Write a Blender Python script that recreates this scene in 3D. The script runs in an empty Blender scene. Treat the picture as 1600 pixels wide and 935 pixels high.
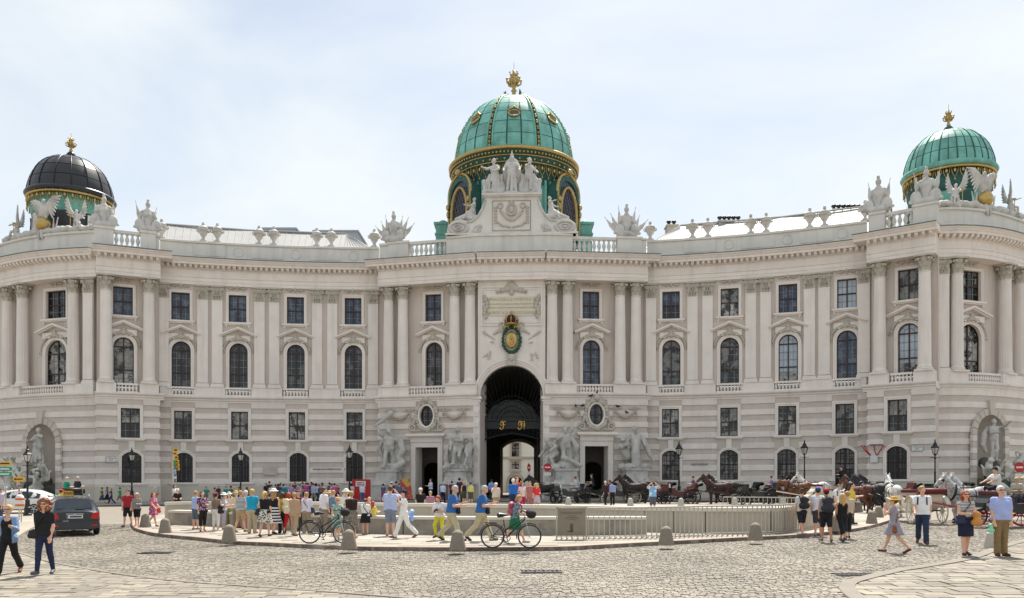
import bpy, math, random
import numpy as np
from mathutils import Vector, Matrix

# ---------------------------------------------------------------- camera, sky, sun, exposure
sc = bpy.context.scene
R = math.radians
random.seed(7)
rng = np.random.default_rng(7)

FPX, PX0, PY0, CAMH = 1300.0, 800.0, 747.0, 2.15
camd = bpy.data.cameras.new("camera"); cam = bpy.data.objects.new("camera", camd)
sc.collection.objects.link(cam)
cam.location = (0, 0, CAMH); cam.rotation_euler = (R(90), 0, 0)
camd.sensor_width = 36.0; camd.lens = FPX / 1600 * 36.0
camd.shift_y = (747.0 - 467.5) / 1600
camd.clip_end = 5000; camd.clip_start = 0.1
sc.camera = cam

SUN_AZ, SUN_EL = 15.0, 58.0          # degrees to the right of the view axis, above the horizon
world = bpy.data.worlds.new("World"); sc.world = world; world.use_nodes = True
nt = world.node_tree; nt.nodes.clear()
out = nt.nodes.new("ShaderNodeOutputWorld"); bg = nt.nodes.new("ShaderNodeBackground")
sky = nt.nodes.new("ShaderNodeTexSky"); sky.sky_type = 'NISHITA'; sky.sun_disc = False
sky.sun_elevation = R(SUN_EL); sky.sun_rotation = R(SUN_AZ); sky.air_density = 1.0; sky.dust_density = 1.2
bg.inputs[1].default_value = 0.098
tc = nt.nodes.new("ShaderNodeTexCoord"); mp = nt.nodes.new("ShaderNodeMapping")
mp.inputs['Scale'].default_value = (1.1, 1.1, 2.6)
n1 = nt.nodes.new("ShaderNodeTexNoise"); n1.inputs['Scale'].default_value = 1.6; n1.inputs['Detail'].default_value = 7; n1.inputs['Roughness'].default_value = .55; n1.inputs['Distortion'].default_value = .5
cr = nt.nodes.new("ShaderNodeValToRGB")
cr.color_ramp.elements[0].position = .33; cr.color_ramp.elements[0].color = (.40, .40, .40, 1)
cr.color_ramp.elements[1].position = .66; cr.color_ramp.elements[1].color = (.96, .96, .96, 1)
mixs = nt.nodes.new("ShaderNodeMix"); mixs.data_type = 'RGBA'
mixs.inputs[7].default_value = (6.55, 6.95, 7.1, 1)      # thin bright cloud veil
L = nt.links.new
L(tc.outputs['Generated'], mp.inputs[0]); L(mp.outputs[0], n1.inputs['Vector']); L(n1.outputs['Fac'], cr.inputs[0])
L(cr.outputs[0], mixs.inputs[0]); L(sky.outputs[0], mixs.inputs[6]); L(mixs.outputs[2], bg.inputs[0]); L(bg.outputs[0], out.inputs[0])

sund = bpy.data.lights.new("sun", 'SUN'); sun = bpy.data.objects.new("sun", sund); sc.collection.objects.link(sun)
sund.energy = 5.0; sund.angle = R(0.53); sund.color = (1, .95, .87)
sdir = Vector((math.sin(R(SUN_AZ)) * math.cos(R(SUN_EL)), math.cos(R(SUN_AZ)) * math.cos(R(SUN_EL)), math.sin(R(SUN_EL))))
sun.rotation_euler = sdir.to_track_quat('Z', 'Y').to_euler()
sun.location = (20, 80, 120)

sc.view_settings.view_transform = 'Standard'; sc.view_settings.look = 'None'
sc.view_settings.exposure = 0.54; sc.view_settings.gamma = 1.0
sc.view_settings.use_curve_mapping = False
sc.render.engine = 'CYCLES'
sc.cycles.max_bounces = 6; sc.cycles.diffuse_bounces = 3; sc.cycles.glossy_bounces = 3
sc.cycles.transparent_max_bounces = 8
sc.cycles.use_denoising = True

# ---------------------------------------------------------------- ground height, pixel -> ground
def sstep(a, b, x):
    t = min(1, max(0, (x - a) / (b - a))); return t * t * (3 - 2 * t)
def lift(x): return 0.005 * x
def gz(x, y): return lift(x) + 0.16 * sstep(38, 62, y)
def pt(px, Y): return (px - PX0) / FPX * Y
def zpx(py, Y): return (PY0 - py) * Y / FPX + CAMH
def G(px, py, up=0.0):
    """ground point under a photo pixel"""
    lo, hi = 6.0, 95.0
    for _ in range(50):
        m = (lo + hi) / 2
        y = PY0 - FPX * (gz(pt(px, m), m) + up - CAMH) / m
        if y > py: lo = m
        else: hi = m
    m = (lo + hi) / 2
    return Vector((pt(px, m), m, gz(pt(px, m), m) + up))

# ---------------------------------------------------------------- object helpers
COL = sc.collection
def link(o): COL.objects.link(o); return o
def thing(name, label, cat, loc=(0, 0, 0), rz=0, group=None, kind=None):
    o = bpy.data.objects.new(name, None); link(o)
    o.empty_display_size = .2
    o.location = loc; o.rotation_euler = (0, 0, rz)
    tag(o, label, cat, group, kind); return o
def tag(o, label=None, cat=None, group=None, kind=None):
    if label: o['label'] = label
    if cat: o['category'] = cat
    if group: o['group'] = group
    if kind: o['kind'] = kind
    return o
def place(name, me, mat=None, parent=None, loc=(0, 0, 0), rz=0, scale=None):
    """link a mesh as one object; mat goes on the object's slot so meshes can be shared"""
    o = bpy.data.objects.new(name, me); link(o)
    if parent: o.parent = parent
    o.location = loc
    if rz: o.rotation_euler = (0, 0, rz)
    if scale is not None: o.scale = (scale,) * 3 if not hasattr(scale, '__len__') else scale
    if mat is not None:
        if not me.materials: me.materials.append(None)
        o.material_slots[0].link = 'OBJECT'; o.material_slots[0].material = mat
    return o
def copy_tree(o, parent=None):
    c = o.copy(); link(c)
    if parent: c.parent = parent
    for ch in list(o.children): copy_tree(ch, c)
    return c

def fast_mesh(name, V, Q, smooth=False):
    """V (n,3) array, Q list of face index lists or an (m,k) array"""
    me = bpy.data.meshes.new(name)
    V = np.asarray(V, dtype=np.float32).reshape(-1, 3)
    me.vertices.add(len(V)); me.vertices.foreach_set("co", V.ravel())
    if isinstance(Q, np.ndarray):
        k = Q.shape[1]; li = Q.ravel().astype(np.int32); st = np.arange(len(Q), dtype=np.int32) * k
        tot = np.full(len(Q), k, np.int32)
    else:
        li = np.array([i for f in Q for i in f], dtype=np.int32)
        tot = np.array([len(f) for f in Q], dtype=np.int32)
        st = (np.cumsum(tot) - tot).astype(np.int32)
    me.loops.add(len(li)); me.loops.foreach_set("vertex_index", li)
    me.polygons.add(len(tot)); me.polygons.foreach_set("loop_start", st)
    try: me.polygons.foreach_set("loop_total", tot)
    except Exception: pass
    me.polygons.foreach_set("use_smooth", np.full(len(tot), smooth, dtype=bool))
    me.update(calc_edges=True); me.validate()
    return me

class MB:
    """collects shapes, becomes ONE mesh"""
    def __init__(s): s.V = []; s.F = []
    def add(s, V, F):
        n = len(s.V); s.V += [tuple(v) for v in V]; s.F += [[i + n for i in f] for f in F]; return s
    def box(s, c, d, rz=0, rx=0, ry=0, taper=1.0):
        hx, hy, hz = d[0] / 2, d[1] / 2, d[2] / 2; V = []
        M = Matrix.Rotation(rz, 3, 'Z') @ Matrix.Rotation(ry, 3, 'Y') @ Matrix.Rotation(rx, 3, 'X')
        for z in (-1, 1):
            t = taper if z > 0 else 1
            for x, y in ((-1, -1), (1, -1), (1, 1), (-1, 1)):
                V.append(M @ Vector((x * hx * t, y * hy * t, z * hz)) + Vector(c))
        return s.add(V, [[0, 3, 2, 1], [4, 5, 6, 7], [0, 1, 5, 4], [1, 2, 6, 5], [2, 3, 7, 6], [3, 0, 4, 7]])
    def prism(s, poly, y0, y1, plane='xz', c=(0, 0, 0)):
        """polygon in x,z extruded along y (or in x,y extruded along z, or y,z along x)"""
        n = len(poly); V = []
        for t in (y0, y1):
            for a, b in poly:
                v = (a, t, b) if plane == 'xz' else (a, b, t) if plane == 'xy' else (t, a, b)
                V.append((v[0] + c[0], v[1] + c[1], v[2] + c[2]))
        F = [list(range(n)), list(range(2 * n - 1, n - 1, -1))]
        F += [[(i + 1) % n, i, n + i, n + (i + 1) % n] for i in range(n)]
        return s.add(V, F)
    def lathe(s, prof, seg=16, c=(0, 0, 0), a0=0, a1=2 * math.pi, sx=1, sy=1):
        full = abs(a1 - a0 - 2 * math.pi) < 1e-6; m = seg if full else seg + 1; V = []
        for r, z in prof:
            for k in range(m):
                a = a0 + (a1 - a0) * k / seg
                V.append((c[0] + sx * r * math.cos(a), c[1] + sy * r * math.sin(a), c[2] + z))
        F = []
        for i in range(len(prof) - 1):
            for k in range(seg):
                k2 = (k + 1) % m if full else k + 1
                F.append([i * m + k, i * m + k2, (i + 1) * m + k2, (i + 1) * m + k])
        if full:
            if prof[0][0] > 1e-4: F.append([k for k in range(m - 1, -1, -1)])
            if prof[-1][0] > 1e-4: F.append([(len(prof) - 1) * m + k for k in range(m)])
        return s.add(V, F)
    def tube(s, pts, r, seg=6, cap=True):
        P = [Vector(p) for p in pts]; n = len(P); rr = r if hasattr(r, '__len__') else [r] * n
        V = []; up = None
        for i in range(n):
            t = (P[min(i + 1, n - 1)] - P[max(i - 1, 0)])
            t = t.normalized() if t.length > 1e-9 else Vector((0, 0, 1))
            if up is None:
                up = Vector((0, 0, 1)) if abs(t.z) < .9 else Vector((1, 0, 0))
            a = t.cross(up); a = a.normalized() if a.length > 1e-6 else t.orthogonal().normalized()
            up = a.cross(t).normalized()
            for k in range(seg):
                th = 2 * math.pi * k / seg
                V.append(P[i] + (a * math.cos(th) + up * math.sin(th)) * rr[i])
        F = [[i * seg + k, i * seg + (k + 1) % seg, (i + 1) * seg + (k + 1) % seg, (i + 1) * seg + k] for i in range(n - 1) for k in range(seg)]
        if cap: F += [list(range(seg - 1, -1, -1)), [(n - 1) * seg + k for k in range(seg)]]
        return s.add(V, F)
    def torus(s, c, R_, r, seg=24, tseg=6, axis='y', sx=1, sz=1):
        V = []
        for i in range(seg):
            a = 2 * math.pi * i / seg
            for k in range(tseg):
                b = 2 * math.pi * k / tseg
                u, w, h = (R_ + r * math.cos(b)) * math.cos(a) * sx, (R_ + r * math.cos(b)) * math.sin(a) * sz, r * math.sin(b)
                v = (u, h, w) if axis == 'y' else (h, u, w) if axis == 'x' else (u, w, h)
                V.append((v[0] + c[0], v[1] + c[1], v[2] + c[2]))
        F = [[i * tseg + k, ((i + 1) % seg) * tseg + k, ((i + 1) % seg) * tseg + (k + 1) % tseg, i * tseg + (k + 1) % tseg] for i in range(seg) for k in range(tseg)]
        return s.add(V, F)
    def ball(s, c, r, seg=10, rings=6):
        rx, ry, rz = r if hasattr(r, '__len__') else (r, r, r)
        V = [(c[0], c[1], c[2] - rz)]; F = []
        for i in range(1, rings):
            p = math.pi * i / rings
            for k in range(seg):
                a = 2 * math.pi * k / seg
                V.append((c[0] + rx * math.sin(p) * math.cos(a), c[1] + ry * math.sin(p) * math.sin(a), c[2] - rz * math.cos(p)))
        V.append((c[0], c[1], c[2] + rz)); T = len(V) - 1
        for k in range(seg):
            F.append([0, 1 + (k + 1) % seg, 1 + k])
            F.append([T, T - seg + k, T - seg + (k + 1) % seg])
        for i in range(rings - 2):
            for k in range(seg):
                F.append([1 + i * seg + k, 1 + i * seg + (k + 1) % seg, 1 + (i + 1) * seg + (k + 1) % seg, 1 + (i + 1) * seg + k])
        return s.add(V, F)
    def mesh(s, name, smooth=False): return fast_mesh(name, s.V, s.F, smooth)
    def build(s, name, mat, parent=None, loc=(0, 0, 0), rz=0, smooth=False):
        return place(name, s.mesh(name, smooth), mat, parent, loc, rz)
def smooth_angle(o, deg=40):
    me = o.data if hasattr(o, 'data') else o
    me.polygons.foreach_set("use_smooth", np.ones(len(me.polygons), dtype=bool))
    try: me.set_sharp_from_angle(angle=R(deg))
    except Exception: pass
    return o

# ---------------------------------------------------------------- implicit surfaces (surface nets)
def cone(a, b, ra, rb=None, sq=None): return ('c', np.array(a, float), np.array(b, float), ra, ra if rb is None else rb, sq)
def ell(c, r, rot=None): return ('e', np.array(c, float), np.array(r, float), rot)
def surfnet(prims, vox=.03, k=.03, clips=(), neg=()):
    lo = np.full(3, 1e9); hi = -lo; bb = []
    for p in prims:
        if p[0] == 'c':
            r = max(p[3], p[4]); rv = np.array([r, r, r]) * (np.array(p[5]) if p[5] is not None else 1)
            a, b = np.minimum(p[1], p[2]) - rv, np.maximum(p[1], p[2]) + rv
        else:
            r = p[2] if p[3] is None else np.full(3, p[2].max()); a, b = p[1] - r, p[1] + r
        bb.append((a, b)); lo = np.minimum(lo, a); hi = np.maximum(hi, b)
    mar = 2 * vox + k; lo = lo - mar; n = np.ceil((hi + mar - lo) / vox).astype(int) + 1
    f = np.full(n, 9.0, dtype=np.float32)
    def dist(p, X, Y, Z):
        if p[0] == 'c':
            s = np.array(p[5]) if p[5] is not None else np.ones(3)
            a, b = p[1] / s, p[2] / s; ab = b - a; L2 = max(ab @ ab, 1e-12)
            x, y, z = X / s[0] - a[0], Y / s[1] - a[1], Z / s[2] - a[2]
            t = np.clip((x * ab[0] + y * ab[1] + z * ab[2]) / L2, 0, 1)
            return (np.sqrt((x - t * ab[0]) ** 2 + (y - t * ab[1]) ** 2 + (z - t * ab[2]) ** 2) - (p[3] + t * (p[4] - p[3]))) * s.min()
        c, r, M = p[1], p[2], p[3]; x, y, z = X - c[0], Y - c[1], Z - c[2]
        if M is not None:
            M = np.array(M)  # columns = ellipsoid axes
            x, y, z = (x * M[0, 0] + y * M[1, 0] + z * M[2, 0], x * M[0, 1] + y * M[1, 1] + z * M[2, 1], x * M[0, 2] + y * M[1, 2] + z * M[2, 2])
        k0 = np.sqrt((x / r[0]) ** 2 + (y / r[1]) ** 2 + (z / r[2]) ** 2)
        k1 = np.sqrt((x / r[0] ** 2) ** 2 + (y / r[1] ** 2) ** 2 + (z / r[2] ** 2) ** 2)
        return k0 * (k0 - 1) / np.maximum(k1, 1e-6)
    def grids(i0, i1):
        return np.meshgrid(*[lo[d] + vox * np.arange(i0[d], i1[d]) for d in range(3)], indexing='ij', sparse=True)
    for p, (a, b) in zip(prims, bb):
        i0 = np.maximum(0, np.floor((a - mar - lo) / vox).astype(int)); i1 = np.minimum(n, np.ceil((b + mar - lo) / vox).astype(int) + 1)
        d = dist(p, *grids(i0, i1)); sl = tuple(slice(i0[j], i1[j]) for j in range(3)); s = f[sl]
        h = np.clip(.5 + .5 * (s - d) / k, 0, 1); f[sl] = s * (1 - h) + d * h - k * h * (1 - h)
    if clips or neg:
        X, Y, Z = grids((0, 0, 0), n)
        for q, nn in clips: f = np.maximum(f, (X - q[0]) * nn[0] + (Y - q[1]) * nn[1] + (Z - q[2]) * nn[2])
        for p in neg: f = np.maximum(f, -dist(p, X, Y, Z))
    ins = f < 0
    c8 = [(i, j, l) for i in (0, 1) for j in (0, 1) for l in (0, 1)]
    m = n - 1; cnt = np.zeros(m, np.int8)
    for i, j, l in c8: cnt += ins[i:i + m[0], j:j + m[1], l:l + m[2]]
    mask = (cnt > 0) & (cnt < 8); idx = np.argwhere(mask)
    if len(idx) == 0: return np.zeros((0, 3)), np.zeros((0, 4), int)
    vid = np.full(m, -1, np.int64); vid[mask] = np.arange(len(idx))
    val = np.stack([f[idx[:, 0] + i, idx[:, 1] + j, idx[:, 2] + l] for i, j, l in c8], 1)
    acc = np.zeros((len(idx), 3)); na = np.zeros(len(idx)); co = np.array(c8, float)
    for a in range(8):
        for b in range(a + 1, 8):
            if abs(co[a] - co[b]).sum() != 1: continue
            va, vb = val[:, a], val[:, b]; cr_ = (va < 0) != (vb < 0)
            t = np.where(cr_, va / np.where(cr_, va - vb, 1), 0)
            acc += np.where(cr_[:, None], co[a] + t[:, None] * (co[b] - co[a]), 0); na += cr_
    V = lo + vox * (idx + acc / na[:, None])
    Q = []
    for ax in range(3):
        o1, o2 = (ax + 1) % 3, (ax + 2) % 3
        A = [slice(None)] * 3; B = [slice(None)] * 3; A[ax] = slice(0, -1); B[ax] = slice(1, None)
        sA, sB = ins[tuple(A)], ins[tuple(B)]
        e = np.argwhere(sA != sB); e = e[(e[:, o1] > 0) & (e[:, o2] > 0) & (e[:, o1] < m[o1]) & (e[:, o2] < m[o2])]
        if len(e) == 0: continue
        fl = sA[e[:, 0], e[:, 1], e[:, 2]]; q = []
        for d1, d2 in ((1, 1), (0, 1), (0, 0), (1, 0)):
            c = e.copy(); c[:, o1] -= d1; c[:, o2] -= d2; q.append(vid[c[:, 0], c[:, 1], c[:, 2]])
        q = np.stack(q, 1); q[~fl] = q[~fl][:, ::-1]; Q.append(q)
    Q = np.concatenate(Q); Q = Q[(Q >= 0).all(1)]
    return V, Q
def blob(name, prims, vox=.03, k=.03, clips=(), neg=(), smooth=True):
    V, Q = surfnet(prims, vox, k, clips, neg); return fast_mesh(name, V, Q, smooth)

# ---------------------------------------------------------------- materials
MATS = {}
def nodes_of(m): return m.node_tree.nodes, m.node_tree.links
def hexc(h):
    h = h.lstrip('#'); c = [int(h[i:i + 2], 16) / 255 for i in (0, 2, 4)]
    return tuple((x / 12.92 if x <= .04045 else ((x + .055) / 1.055) ** 2.4) for x in c)
def pbr(name, col, rough=.7, metal=0., nscale=6., namt=.12, bump=0., bscale=30., streak=0., spec=None, coat=0., coords='pos', col2=None, c2scale=.6, c2range=(.45, .65), objr=0.):
    """procedural principled material: base colour varied by noise, optional second tone, streaks and bump"""
    if name in MATS: return MATS[name]
    if isinstance(col, str): col = hexc(col)
    if isinstance(col2, str): col2 = hexc(col2)
    m = bpy.data.materials.new(name); m.use_nodes = True; N, K = nodes_of(m); b = N['Principled BSDF']
    b.inputs['Roughness'].default_value = rough; b.inputs['Metallic'].default_value = metal
    if spec is not None: b.inputs['Specular IOR Level'].default_value = spec
    if coat: b.inputs['Coat Weight'].default_value = coat; b.inputs['Coat Roughness'].default_value = .06
    if coords == 'pos': src = N.new('ShaderNodeNewGeometry').outputs['Position']
    else: src = N.new('ShaderNodeTexCoord').outputs['Object']
    def noise(scale, detail=5, sc3=None):
        v = src
        if sc3:
            q = N.new('ShaderNodeMapping'); q.inputs['Scale'].default_value = sc3; K.new(src, q.inputs[0]); v = q.outputs[0]
        t = N.new('ShaderNodeTexNoise'); t.inputs['Scale'].default_value = scale; t.inputs['Detail'].default_value = detail; t.inputs['Roughness'].default_value = .6
        K.new(v, t.inputs['Vector']); return t.outputs['Fac']
    def mixc(fac, a, bb):
        q = N.new('ShaderNodeMix'); q.data_type = 'RGBA'
        if hasattr(fac, 'links') or hasattr(fac, 'is_linked'): K.new(fac, q.inputs[0])
        else: q.inputs[0].default_value = fac
        for i, x in ((6, a), (7, bb)):
            if isinstance(x, tuple): q.inputs[i].default_value = (*x[:3], 1)
            else: K.new(x, q.inputs[i])
        return q.outputs[2]
    def ramp(fac, lo, hi):
        q = N.new('ShaderNodeMapRange'); q.inputs[1].default_value = lo; q.inputs[2].default_value = hi; K.new(fac, q.inputs[0]); return q.outputs[0]
    c = mixc(ramp(noise(nscale), .3, .7), tuple(x * (1 - namt) for x in col), tuple(min(1, x * (1 + namt)) for x in col))
    if col2: c = mixc(ramp(noise(c2scale, 6), *c2range), c, col2)
    if streak: c = mixc(ramp(noise(1.0, 6, (1.6, 1.6, .16)), .50, .80), c, tuple(x * (1 - streak) for x in col))
    if objr:
        oi = N.new('ShaderNodeObjectInfo'); mr = N.new('ShaderNodeMapRange'); mr.inputs[3].default_value = 1 - objr; mr.inputs[4].default_value = 1 + objr * .7; K.new(oi.outputs['Random'], mr.inputs[0])
        vs = N.new('ShaderNodeVectorMath'); vs.operation = 'SCALE'; K.new(c, vs.inputs[0]); K.new(mr.outputs[0], vs.inputs['Scale']); c = vs.outputs[0]
    K.new(c, b.inputs['Base Color'])
    if bump:
        bp = N.new('ShaderNodeBump'); bp.inputs['Strength'].default_value = bump; bp.inputs['Distance'].default_value = .03
        K.new(noise(bscale, 4), bp.inputs['Height']); K.new(bp.outputs[0], b.inputs['Normal'])
    MATS[name] = m; return m
def emitter(name, col, s=1.0):
    m = bpy.data.materials.new(name); m.use_nodes = True; N, K = nodes_of(m); b = N['Principled BSDF']
    b.inputs['Base Color'].default_value = (*col, 1); MATS[name] = m; return m

M_ = dict(
    wall=pbr('plaster_wall', '#d0c4ba', .85, nscale=.5, namt=.05, streak=.22, bump=.05, bscale=12),
    pale=pbr('pale_stone', '#e8dfd7', .8, objr=.035, nscale=.8, namt=.05, streak=.2, bump=.05, bscale=10),
    band=pbr('smooth_ashlar', '#e4dad1', .8, objr=.06, nscale=.9, namt=.07, streak=.16),
    rough=pbr('rough_ashlar', '#cabeb4', .9, nscale=1.2, namt=.08, streak=.08, bump=.6, bscale=14),
    plinth=pbr('plinth_stone', '#c6bdb0', .9, nscale=.7, namt=.08, bump=.2, bscale=9, streak=.1),
    attic=pbr('attic_stone', '#dad6cf', .85, nscale=.8, namt=.07, streak=.2),
    orn=pbr('carved_stone', '#bfb7aa', .9, nscale=2.5, namt=.12, bump=.3, bscale=16),
    statue=pbr('statue_stone', '#c9c6c1', .85, nscale=1.6, namt=.10, streak=.22, bump=.15, bscale=12, col2='#9c9a96', c2scale=1.1, c2range=(.52, .72)),
    hero=pbr('grey_marble', '#c2beb7', .8, nscale=1.8, namt=.10, streak=.2, bump=.15, bscale=12, col2='#8d8b87', c2scale=1.3, c2range=(.50, .72)),
    bronze=pbr('fountain_stone', '#d2cfc4', .75, nscale=1.6, namt=.14, bump=.25, bscale=10, col2='#9a9b92', c2scale=1.0, c2range=(.48, .64)),
    rock=pbr('fountain_rock', '#565750', .9, nscale=1.5, namt=.3, bump=.6, bscale=5),
    frame=pbr('brown_window_frame', '#3a2320', .55, nscale=3, namt=.1),
    muntin=pbr('grey_muntin', '#8d8a86', .6),
    glass=pbr('dark_glass', (.014, .016, .02), .05, nscale=.5, namt=.3, col2=(.10, .105, .10), c2scale=.9, c2range=(.54, .62)),
    glassb=pbr('sky_reflection_glass', (.030, .048, .085), .05, nscale=.6, namt=.35, col2=(.11, .14, .19), c2scale=1.3, c2range=(.5, .6)),  # bluish sky reflection painted into the pane colour
    glassg=pbr('curtain_reflection_glass', (.34, .33, .30), .08, nscale=1.5, namt=.5, objr=.5, col2=(.02, .02, .022), c2scale=1.2, c2range=(.49, .55)),  # curtains, plus bright reflections painted as pale patches
    glassw=pbr('bright_reflection_glass', (.42, .48, .55), .08, nscale=.7, namt=.2),  # bright reflection painted as a pale pane colour
    green=pbr('copper_patina', '#74b2a4', .55, objr=.16, nscale=.8, namt=.15, streak=.42, col2='#5a968a', c2scale=.9, c2range=(.5, .72), bump=.06, bscale=6),
    greend=pbr('dark_patina', '#24574f', .6, nscale=1, namt=.25, streak=.2),
    black=pbr('black_roof_metal', '#26262a', .38, objr=.25, nscale=1, namt=.2, streak=.2),
    seam=pbr('seam_patina', '#2f6256', .6, nscale=2, namt=.15),
    gold=pbr('gilding', (.52, .37, .14), .42, 1.0, nscale=4, namt=.15),
    goldd=pbr('worn_gilding', (.46, .33, .13), .45, .8, nscale=5, namt=.3),
    roof=pbr('sheet_metal_roof', '#9b9a98', .6, nscale=.5, namt=.08, streak=.1),
    iron=pbr('black_iron', '#16181a', .5, nscale=4, namt=.2),
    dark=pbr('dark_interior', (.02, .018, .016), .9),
    lead=pbr('green_flashing', '#4f5f5a', .6),
)
# ================================================================ THE PALACE
PAL = thing("palace", "long curved baroque palace of pale stone with three domes and a central archway", "palace")

class Seg:
    def __init__(s, *ctrl):
        a, b = ctrl[0][0], ctrl[-1][0]; px = np.linspace(a, b, 60 if len(ctrl) > 2 else 2)
        Y = np.zeros_like(px)
        for i, (xi, yi) in enumerate(ctrl):
            t = np.full_like(px, yi)
            for j, (xj, _) in enumerate(ctrl):
                if j != i: t *= (px - xj) / (xi - xj)
            Y += t
        X = (px - PX0) / FPX * Y; s.px = px; s.X = X; s.Y = Y
        s.u = np.concatenate([[0], np.cumsum(np.hypot(np.diff(X), np.diff(Y)))]); s.L = s.u[-1]
        tx, ty = np.gradient(X, s.u), np.gradient(Y, s.u); l = np.hypot(tx, ty)
        s.nx, s.ny = ty / l, -tx / l; s.flat = len(ctrl) == 2
    def up(s, px): return float(np.interp(px, s.px, s.u))
    def at(s, u, off=0.0, z=0.0):
        uc = min(max(u, 0), s.L)
        x, y, nx, ny = (float(np.interp(uc, s.u, a)) for a in (s.X, s.Y, s.nx, s.ny))
        e = u - uc; x += -ny * e; y += nx * e       # straight on past the ends
        X = x + nx * off
        return Vector((X, y + ny * off, z + lift(X)))
    def ang(s, u):
        u = min(max(u, 0), s.L); nx, ny = float(np.interp(u, s.u, s.nx)), float(np.interp(u, s.u, s.ny))
        return math.atan2(nx, -ny)
    def us(s, a, b, step=1.3):
        if s.flat: return [a, b]
        n = max(1, int(math.ceil((b - a) / step))); return [a + (b - a) * i / n for i in range(n + 1)]

SEG = dict(
    A=Seg((-70, 82.4), (0, 75.8), (71, 72.9), (149.6, 71.9)),
    B=Seg((150, 70.7), (249, 72.8)),
    C=Seg((250, 74.3), (400, 76.4), (592, 77.6)),
    D=Seg((592, 76.2), (746, 74.0)),
    E=Seg((746, 74.0), (852, 73.7)),
    F=Seg((852, 73.7), (1011, 74.8)),
    G=Seg((1011, 75.8), (1180, 73.7), (1354, 70.2)),
    H=Seg((1356, 68.6), (1461, 65.6)),
    I=Seg((1461.5, 66.95), (1516, 67.0), (1600, 70.4), (1665, 77.0)),
)
NR = 1.7
Z_PL, Z_LEDGE, Z_PED, Z_COL, Z_ENT, Z_COR, Z_PAR = 1.7, 9.1, 9.67, 10.5, 19.75, 22.0, 23.75

def sweep(seg, prof, a, b, name, mat, closed=True, smooth=False, step=1.3):
    """profile of (off, z) points swept along the wall from u=a to u=b"""
    us = seg.us(a, b, step); n = len(prof); V = []; F = []
    for u in us: V += [seg.at(u, o, z) for o, z in prof]
    for i in range(len(us) - 1):
        for k in range(n if closed else n - 1):
            k2 = (k + 1) % n
            F.append([i * n + k, (i + 1) * n + k, (i + 1) * n + k2, i * n + k2])
    if closed: F += [list(range(n)), [(len(us) - 1) * n + k for k in range(n - 1, -1, -1)]]
    o = place(name, fast_mesh(name, V, F), mat, PAL)
    if smooth: smooth_angle(o, 30)
    return o
def sbox(seg, a, b, o0, o1, z0, z1, name, mat, ch=0.0):
    p = [(o0, z0), (o1 - ch, z0), (o1, z0 + ch), (o1, z1 - ch), (o1 - ch, z1), (o0, z1)] if ch else [(o0, z0), (o1, z0), (o1, z1), (o0, z1)]
    return sweep(seg, p, a, b, name, mat)
def put(seg, px, z, off, name, me, mat, parent=None, du=0.0, rz=0.0):
    u = seg.up(px) + du; p = seg.at(u, off, z)
    return place(name, me, mat, parent or PAL, p, seg.ang(u) + rz)

# ---- window outlines and openings -------------------------------------------------
def outline(kind, w, h, d=0.0, n=14, rise=None, db=None):
    """closed polygon (x, z), counter clockwise from bottom left, grown by d (by db at the bottom)"""
    hw = w / 2 + d; b = -(d if db is None else db)
    if kind == 'rect': return [(-hw, b), (hw, b), (hw, h + d), (-hw, h + d)]
    if kind == 'oval': return [(hw * math.cos(t), h / 2 + (h / 2 + d) * math.sin(t)) for t in [2 * math.pi * k / (2 * n) for k in range(2 * n)]]
    if kind == 'arch': rise_ = w / 2
    else: rise_ = rise
    r = ((w / 2) ** 2 + rise_ ** 2) / (2 * rise_); cz = h - r
    a = math.asin(min(1, (w / 2) / r)); rr = r + d
    if kind == 'arch': a = math.pi / 2
    else: a = math.asin(min(1, hw / rr))
    P = [(-hw, b), (hw, b)]
    P += [(rr * math.sin(a - 2 * a * k / n), cz + rr * math.cos(a - 2 * a * k / n)) for k in range(n + 1)]
    return P
def ring(mb, pin, pout, y0, y1, yo):
    """front ring between two outlines at y0, inner reveal back to y1, outer edge back to yo"""
    n = len(pin); V = [(x, y0, z) for x, z in pin] + [(x, y0, z) for x, z in pout] + [(x, y1, z) for x, z in pin] + [(x, yo, z) for x, z in pout]
    F = []
    for i in range(n):
        j = (i + 1) % n
        F += [[i, n + i, n + j, j][::-1], [i, j, 2 * n + j, 2 * n + i][::-1], [n + i, 3 * n + i, 3 * n + j, n + j][::-1]]
    return mb.add(V, F)

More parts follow.
